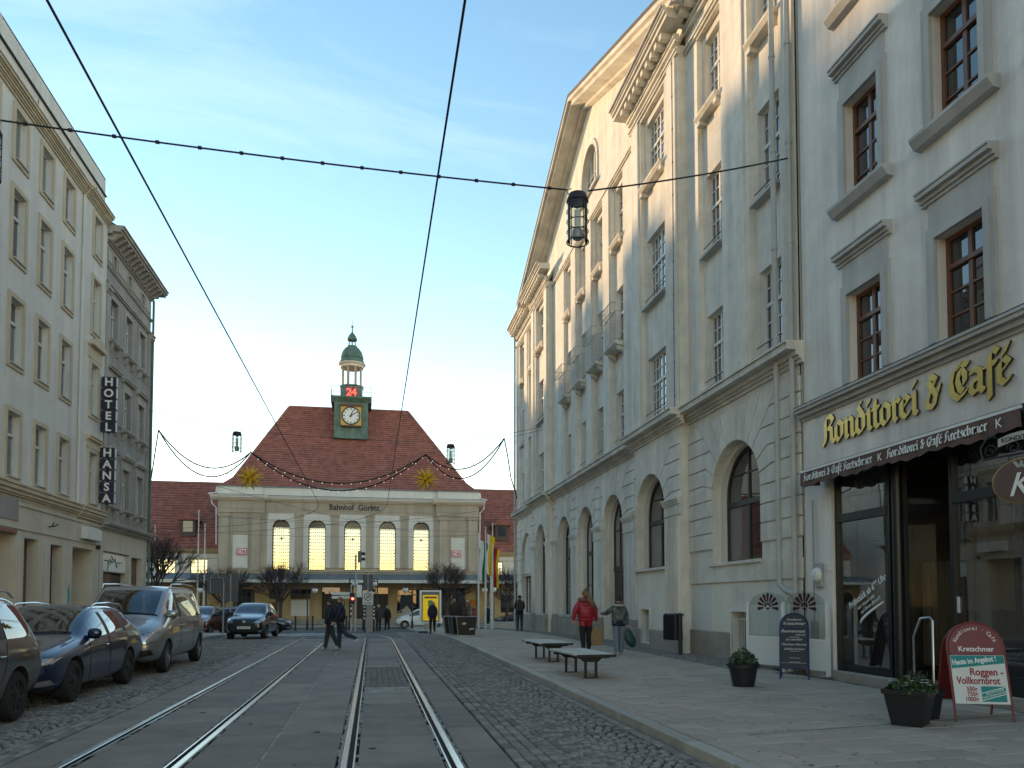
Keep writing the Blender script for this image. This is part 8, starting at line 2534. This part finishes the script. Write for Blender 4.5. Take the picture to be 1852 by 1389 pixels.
# ---------------------------------------------------------------- bare pollard trees
def make_tree(seed, crown_r, crown_h, trunk_h):
    rr = random.Random(seed)
    tr = MB(); tr.tube([(0,0,-0.05),(0.02,0,0.5),(0.0,0.03,trunk_h*0.7),(0.02,0,trunk_h+0.15)], [0.17,0.13,0.12,0.15], 8)
    tw = MB()
    def grow(p, d, L_, r, lvl):
        q = p+d*L_*0.55+Vector((rr.uniform(-.06,.06),rr.uniform(-.06,.06),0.02))*L_; e = p+d*L_+Vector((0,0,0.06*L_))
        tw.tube([p,q,e], [r,r*0.8,r*0.55], 4 if lvl < 2 else 3, cap=False)
        if lvl >= 4: return
        n = (4,4,4,3)[lvl]
        for k in range(n):
            t = rr.uniform(0.55,1.0) if lvl else rr.uniform(0.75,1.0)
            s = p.lerp(e,t)
            nd = (d+Vector((rr.gauss(0,.42),rr.gauss(0,.42),rr.gauss(0.12,.25)))).normalized()
            out = Vector((s.x,s.y,0)).length
            top = trunk_h+crown_h
            if s.z+nd.z*L_ > top: nd.z *= 0.3; nd.normalize()
            if out > crown_r: nd = (nd+Vector((0,0,0.7))).normalized()
            grow(s, nd, L_*rr.uniform(0.55,0.8), r*0.55, lvl+1)
    for k in range(13):
        a = 2*math.pi*k/13+rr.uniform(-.3,.3); el = R(rr.uniform(28,72))
        d = Vector((math.cos(a)*math.cos(el),math.sin(a)*math.cos(el),math.sin(el)))
        grow(Vector((0,0,trunk_h)), d, crown_r*rr.uniform(0.40,0.52), 0.05, 0)
    return tr.mesh('trunk', MT['bark'], True), tw.mesh('crown', MT['twig'])
tv = [make_tree(11,2.6,3.2,1.75), make_tree(12,2.6,3.2,1.75)]
for k,(x,y,s,lb) in enumerate(((-6.95,62.0,1.08,'round bare tree in front of the first tall station window'),(-11.1,61.5,1.05,'round bare tree behind the sign boards left of the station hall'),
        (5.8,61.5,1.10,'round bare tree behind the black planters'),(10.6,61.0,1.08,'bare tree behind the flags beside the cream building'),(-12.4,47.5,1.25,'dense bare tree at the corner of the grey hotel'))):
    t = thing('bare_tree', lb, 'tree', (x,y,gz(y)), R(70*k), 'bare pollarded trees on the plaza'); t.scale = (s,s,s)
    link('trunk', tv[k%2][0], t); link('crown', tv[k%2][1], t)
# ---------------------------------------------------------------- lanterns on span wires
def lantern(label, x, y, ztop, s=1.0):
    t = thing('hanging_lantern', label, 'street lamp', (x,y,ztop), 0, 'cylindrical lanterns hung over the street')
    r, h = 0.20*s, 0.90*s
    b = MB(); b.lathe([(r*0.98,-0.14*s),(r*1.0,-0.10*s),(r*0.85,-0.04*s),(r*0.80,0.0),(0.03,0.02)], (0,0,0), 24); b.lathe([(0.05*s,-0.24*s),(0.05*s,-0.1*s)], (0,0,0), 14); b.build('cap', MT['dark_metal'], t, smooth=True)
    for k in range(5):
        z = -0.14*s-(h-0.14*s)*k/4
        b = MB(); b.tube([(r*math.cos(2*math.pi*q/28),r*math.sin(2*math.pi*q/28),z) for q in range(29)], 0.0085*s if k < 4 else 0.013*s, 6, cap=False); b.build('ring', MT['dark_metal'], t, smooth='all')
    for k in range(4):
        a = 2*math.pi*k/4+0.35; b = MB(); b.tube([(r*math.cos(a),r*math.sin(a),-0.1*s),(r*math.cos(a),r*math.sin(a),-h)], 0.010*s, 6); b.build('cage_bar', MT['dark_metal'], t)
    b = MB(); b.lathe([(r*0.93,-h+0.01),(r*0.93,-0.15*s)], (0,0,0), 24); b.f = [f for f in b.f if len(f) == 4]; b.m = [0]*len(b.f); b.build('glass_cylinder', MT['glass_screen'], t, smooth='all')
    b = MB(); b.lathe([(0.085*s,-0.84*s),(0.10*s,-0.80*s),(0.10*s,-0.68*s),(0.085*s,-0.66*s)], (0,0,0), 16); b.build('reflector', MT['galv'], t, smooth=True)
    b = MB(); b.lathe([(0.06*s,-0.66*s),(0.06*s,-0.30*s)], (0,0,0), 14); b.build('lamp_tube', MT['clear_white'], t, smooth=True)
    b = MB(); b.tube([(-0.16*s,0,-0.02),(-0.22*s,0,0.08*s),(-0.12*s,0,0.10*s)], 0.012*s, 5); b.tube([(0.16*s,0,-0.02),(0.20*s,0,0.10*s)], 0.012*s, 5); b.build('hanger', MT['galv'], t)
lantern('large caged lantern hanging over the right pavement in front of the cream facade', 3.69,13.6,9.05)
lantern('caged lantern at the left edge of the picture, cut off', -6.22,13.6,9.28)
lantern('far caged lantern over the left side, near the grey hotel', -6.0,36,9.10)
lantern('far caged lantern over the right side, beside the station roof', 3.58,36,8.88)
def wire(name, label, pts, r=0.012, m='cable', cat='cable', knots=0):
    o = MB(); P_ = [Vector(p) for p in pts]
    o.tube(P_, r, 5)
    if knots:
        for i in range(len(P_)-1):
            L_ = (P_[i+1]-P_[i]).length; n = int(L_/knots)
            for k in range(n):
                c = P_[i].lerp(P_[i+1],(k+0.5)/n); o.tube([c-Vector((0.03,0,0)),c+Vector((0.03,0,0))], r*2.0, 5)
    return tag(o.build(name, MT[m]), label, cat, 'wires over the street')
def sagged(a, c, sag, n=14):
    a, c = Vector(a), Vector(c)
    return [a.lerp(c,k/n)-Vector((0,0,sag*4*(k/n)*(1-k/n))) for k in range(n+1)]
w1 = sagged((-9.6,13.6,9.72),(-6.44,13.6,9.36),0.0,3)+sagged((-6.0,13.6,9.36),(3.50,13.6,9.12),0.06,14)
wire('span_wire', 'dark span wire crossing the whole street to the large lantern', w1, 0.016, knots=0.55)
wire('span_wire', 'short span wire from the large lantern to the cream facade', sagged((3.89,13.6,9.14),(8.0,13.6,10.2),0.05,8), 0.016, knots=0.55)
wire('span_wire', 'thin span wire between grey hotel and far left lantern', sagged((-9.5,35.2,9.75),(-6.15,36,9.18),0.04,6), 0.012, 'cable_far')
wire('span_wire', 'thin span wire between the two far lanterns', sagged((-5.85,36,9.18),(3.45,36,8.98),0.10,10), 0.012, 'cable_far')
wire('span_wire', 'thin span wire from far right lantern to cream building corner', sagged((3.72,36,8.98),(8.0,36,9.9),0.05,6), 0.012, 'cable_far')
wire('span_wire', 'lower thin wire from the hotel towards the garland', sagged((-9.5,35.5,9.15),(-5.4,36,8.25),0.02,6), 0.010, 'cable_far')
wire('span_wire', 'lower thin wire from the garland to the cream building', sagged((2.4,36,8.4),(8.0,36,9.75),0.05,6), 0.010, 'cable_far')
def contact(xc, rad, label):
    pts = []
    p = track_path(xc, rad, 0.0, -4.0)
    for q in p: pts.append((q[0], q[1], 5.66+0.25*gz(q[1])))
    return wire('contact_wire', label, pts, 0.0105)
contact(-2.24,13.5,'tram contact wire above the left track'); contact(0.60,16.0,'tram contact wire above the right track')
for k,(a,c) in enumerate((((-13,62,8.0),(8.5,47,6.6)),((-14,50,7.2),(9,52,6.2)),((-12.6,60,6.6),(7.7,50,5.9)),((-9.5,36,7.4),(3,50,5.9)),((8.0,43,7.0),(-4,46,5.9)))):
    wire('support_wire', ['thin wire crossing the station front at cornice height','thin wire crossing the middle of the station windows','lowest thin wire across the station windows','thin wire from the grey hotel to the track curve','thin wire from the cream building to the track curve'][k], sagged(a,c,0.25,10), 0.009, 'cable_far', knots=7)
# ---------------------------------------------------------------- garland with bulbs and two stars
def garland(label, pts, seed, bulbs=True):
    t = thing('garland', label, 'garland', pts[0], 0, 'evergreen garlands over the street')
    rr = random.Random(seed); o_ = Vector(pts[0]); P_ = [Vector(p)-o_ for p in pts]
    b = MB(); b.tube(P_, 0.03, 5); b.build('core', MT['cable'], t)
    b = MB(); bl = MB(); L_ = 0; acc = 0
    for i in range(len(P_)-1):
        d = P_[i+1]-P_[i]; n = max(2,int(d.length/0.02))
        for k in range(n):
            c = P_[i].lerp(P_[i+1],k/n); a = rr.uniform(0,6.28)
            e = Vector((math.cos(a)*0.06,rr.uniform(-.05,.05),math.sin(a)*0.06))*rr.uniform(0.5,1.2); s = Vector((0.02,0.01,0.0))
            b.add([c-s,c+s,c+e], [(0,1,2)])
            acc += d.length/n
            if bulbs and acc > 0.42:
                acc = 0; bl.lathe([(0.008,-0.075),(0.02,-0.05),(0.015,-0.03)], tuple(c), 6)
    b.build('needles', MT['leaf_dark'], t)
    if bl.v: bl.build('bulb', MT['bulb'], t)
Q = lambda x,z: (x,36.0,z)
def par(a, c, low, n=16):
    (x0,z0),(x1,z1) = a, c
    return [Q(x0+(x1-x0)*k/n, z0+(z1-z0)*k/n-low*4*(k/n)*(1-k/n)) for k in range(n+1)]
garland('garland tail hanging down beside the grey hotel', [Q(-9.3,9.05),Q(-9.42,8.1),Q(-9.55,7.0),Q(-9.62,6.4)], 1, False)
garland('upper garland swag left of the first star', par((-9.3,9.05),(-5.4,8.2),1.15), 2)
garland('lower garland swag left of the first star', par((-9.3,9.05),(-5.4,8.2),1.55), 3)
garland('upper garland swag between the two stars', par((-5.4,8.2),(2.42,8.37),1.38), 4)
garland('lower garland swag between the two stars', par((-5.4,8.2),(2.42,8.37),1.72), 5)
garland('upper garland swag right of the second star', par((2.42,8.37),(6.13,9.26),1.05), 6)
garland('lower garland swag right of the second star', par((2.42,8.37),(6.13,9.26),1.50), 7)
garland('garland tail hanging down beside the cream building', [Q(6.13,9.26),Q(6.3,8.4),Q(6.45,7.4),Q(6.75,6.4)], 8)
def star(label, x, z):
    t = thing('star_decoration', label, 'star', (x,36,z), 0, 'yellow stars on the garland')
    dirs = []
    n = 26; ga = math.pi*(3-math.sqrt(5))
    for k in range(n):
        y_ = 1-2*(k+0.5)/n; rr = math.sqrt(1-y_*y_); dirs.append(Vector((math.cos(ga*k)*rr,math.sin(ga*k)*rr,y_)))
    sp = MB(); sp.add([(-0.09,-0.09,0),(0.09,-0.09,0),(0.09,0.09,0),(-0.09,0.09,0),(0,0,0.62)], [(0,1,4),(1,2,4),(2,3,4),(3,0,4),(3,2,1,0)]); me = sp.mesh('spike', MT['star_yellow'])
    for d in dirs:
        o = link('spike', me, t, tuple(d*0.05)); o.rotation_euler = d.to_track_quat('Z','Y').to_euler()
    b = MB(); b.tube([(0,0,0.5),(0,0,1.2)],0.006,4); b.build('cord', MT['cable'], t)
star('yellow pointed star hanging on the left, before the station roof', -5.42,7.08); star('yellow pointed star hanging on the right, before the station roof', 2.42,7.22)
# ---------------------------------------------------------------- tint default for stone meshes built without one
for me in bpy.data.meshes:
    if me.materials and me.materials[0] and me.materials[0].name in ('slab','cobble','paving_block') and 'tint' not in me.attributes and len(me.polygons):
        set_tint(me, [0.45]*len(me.polygons))
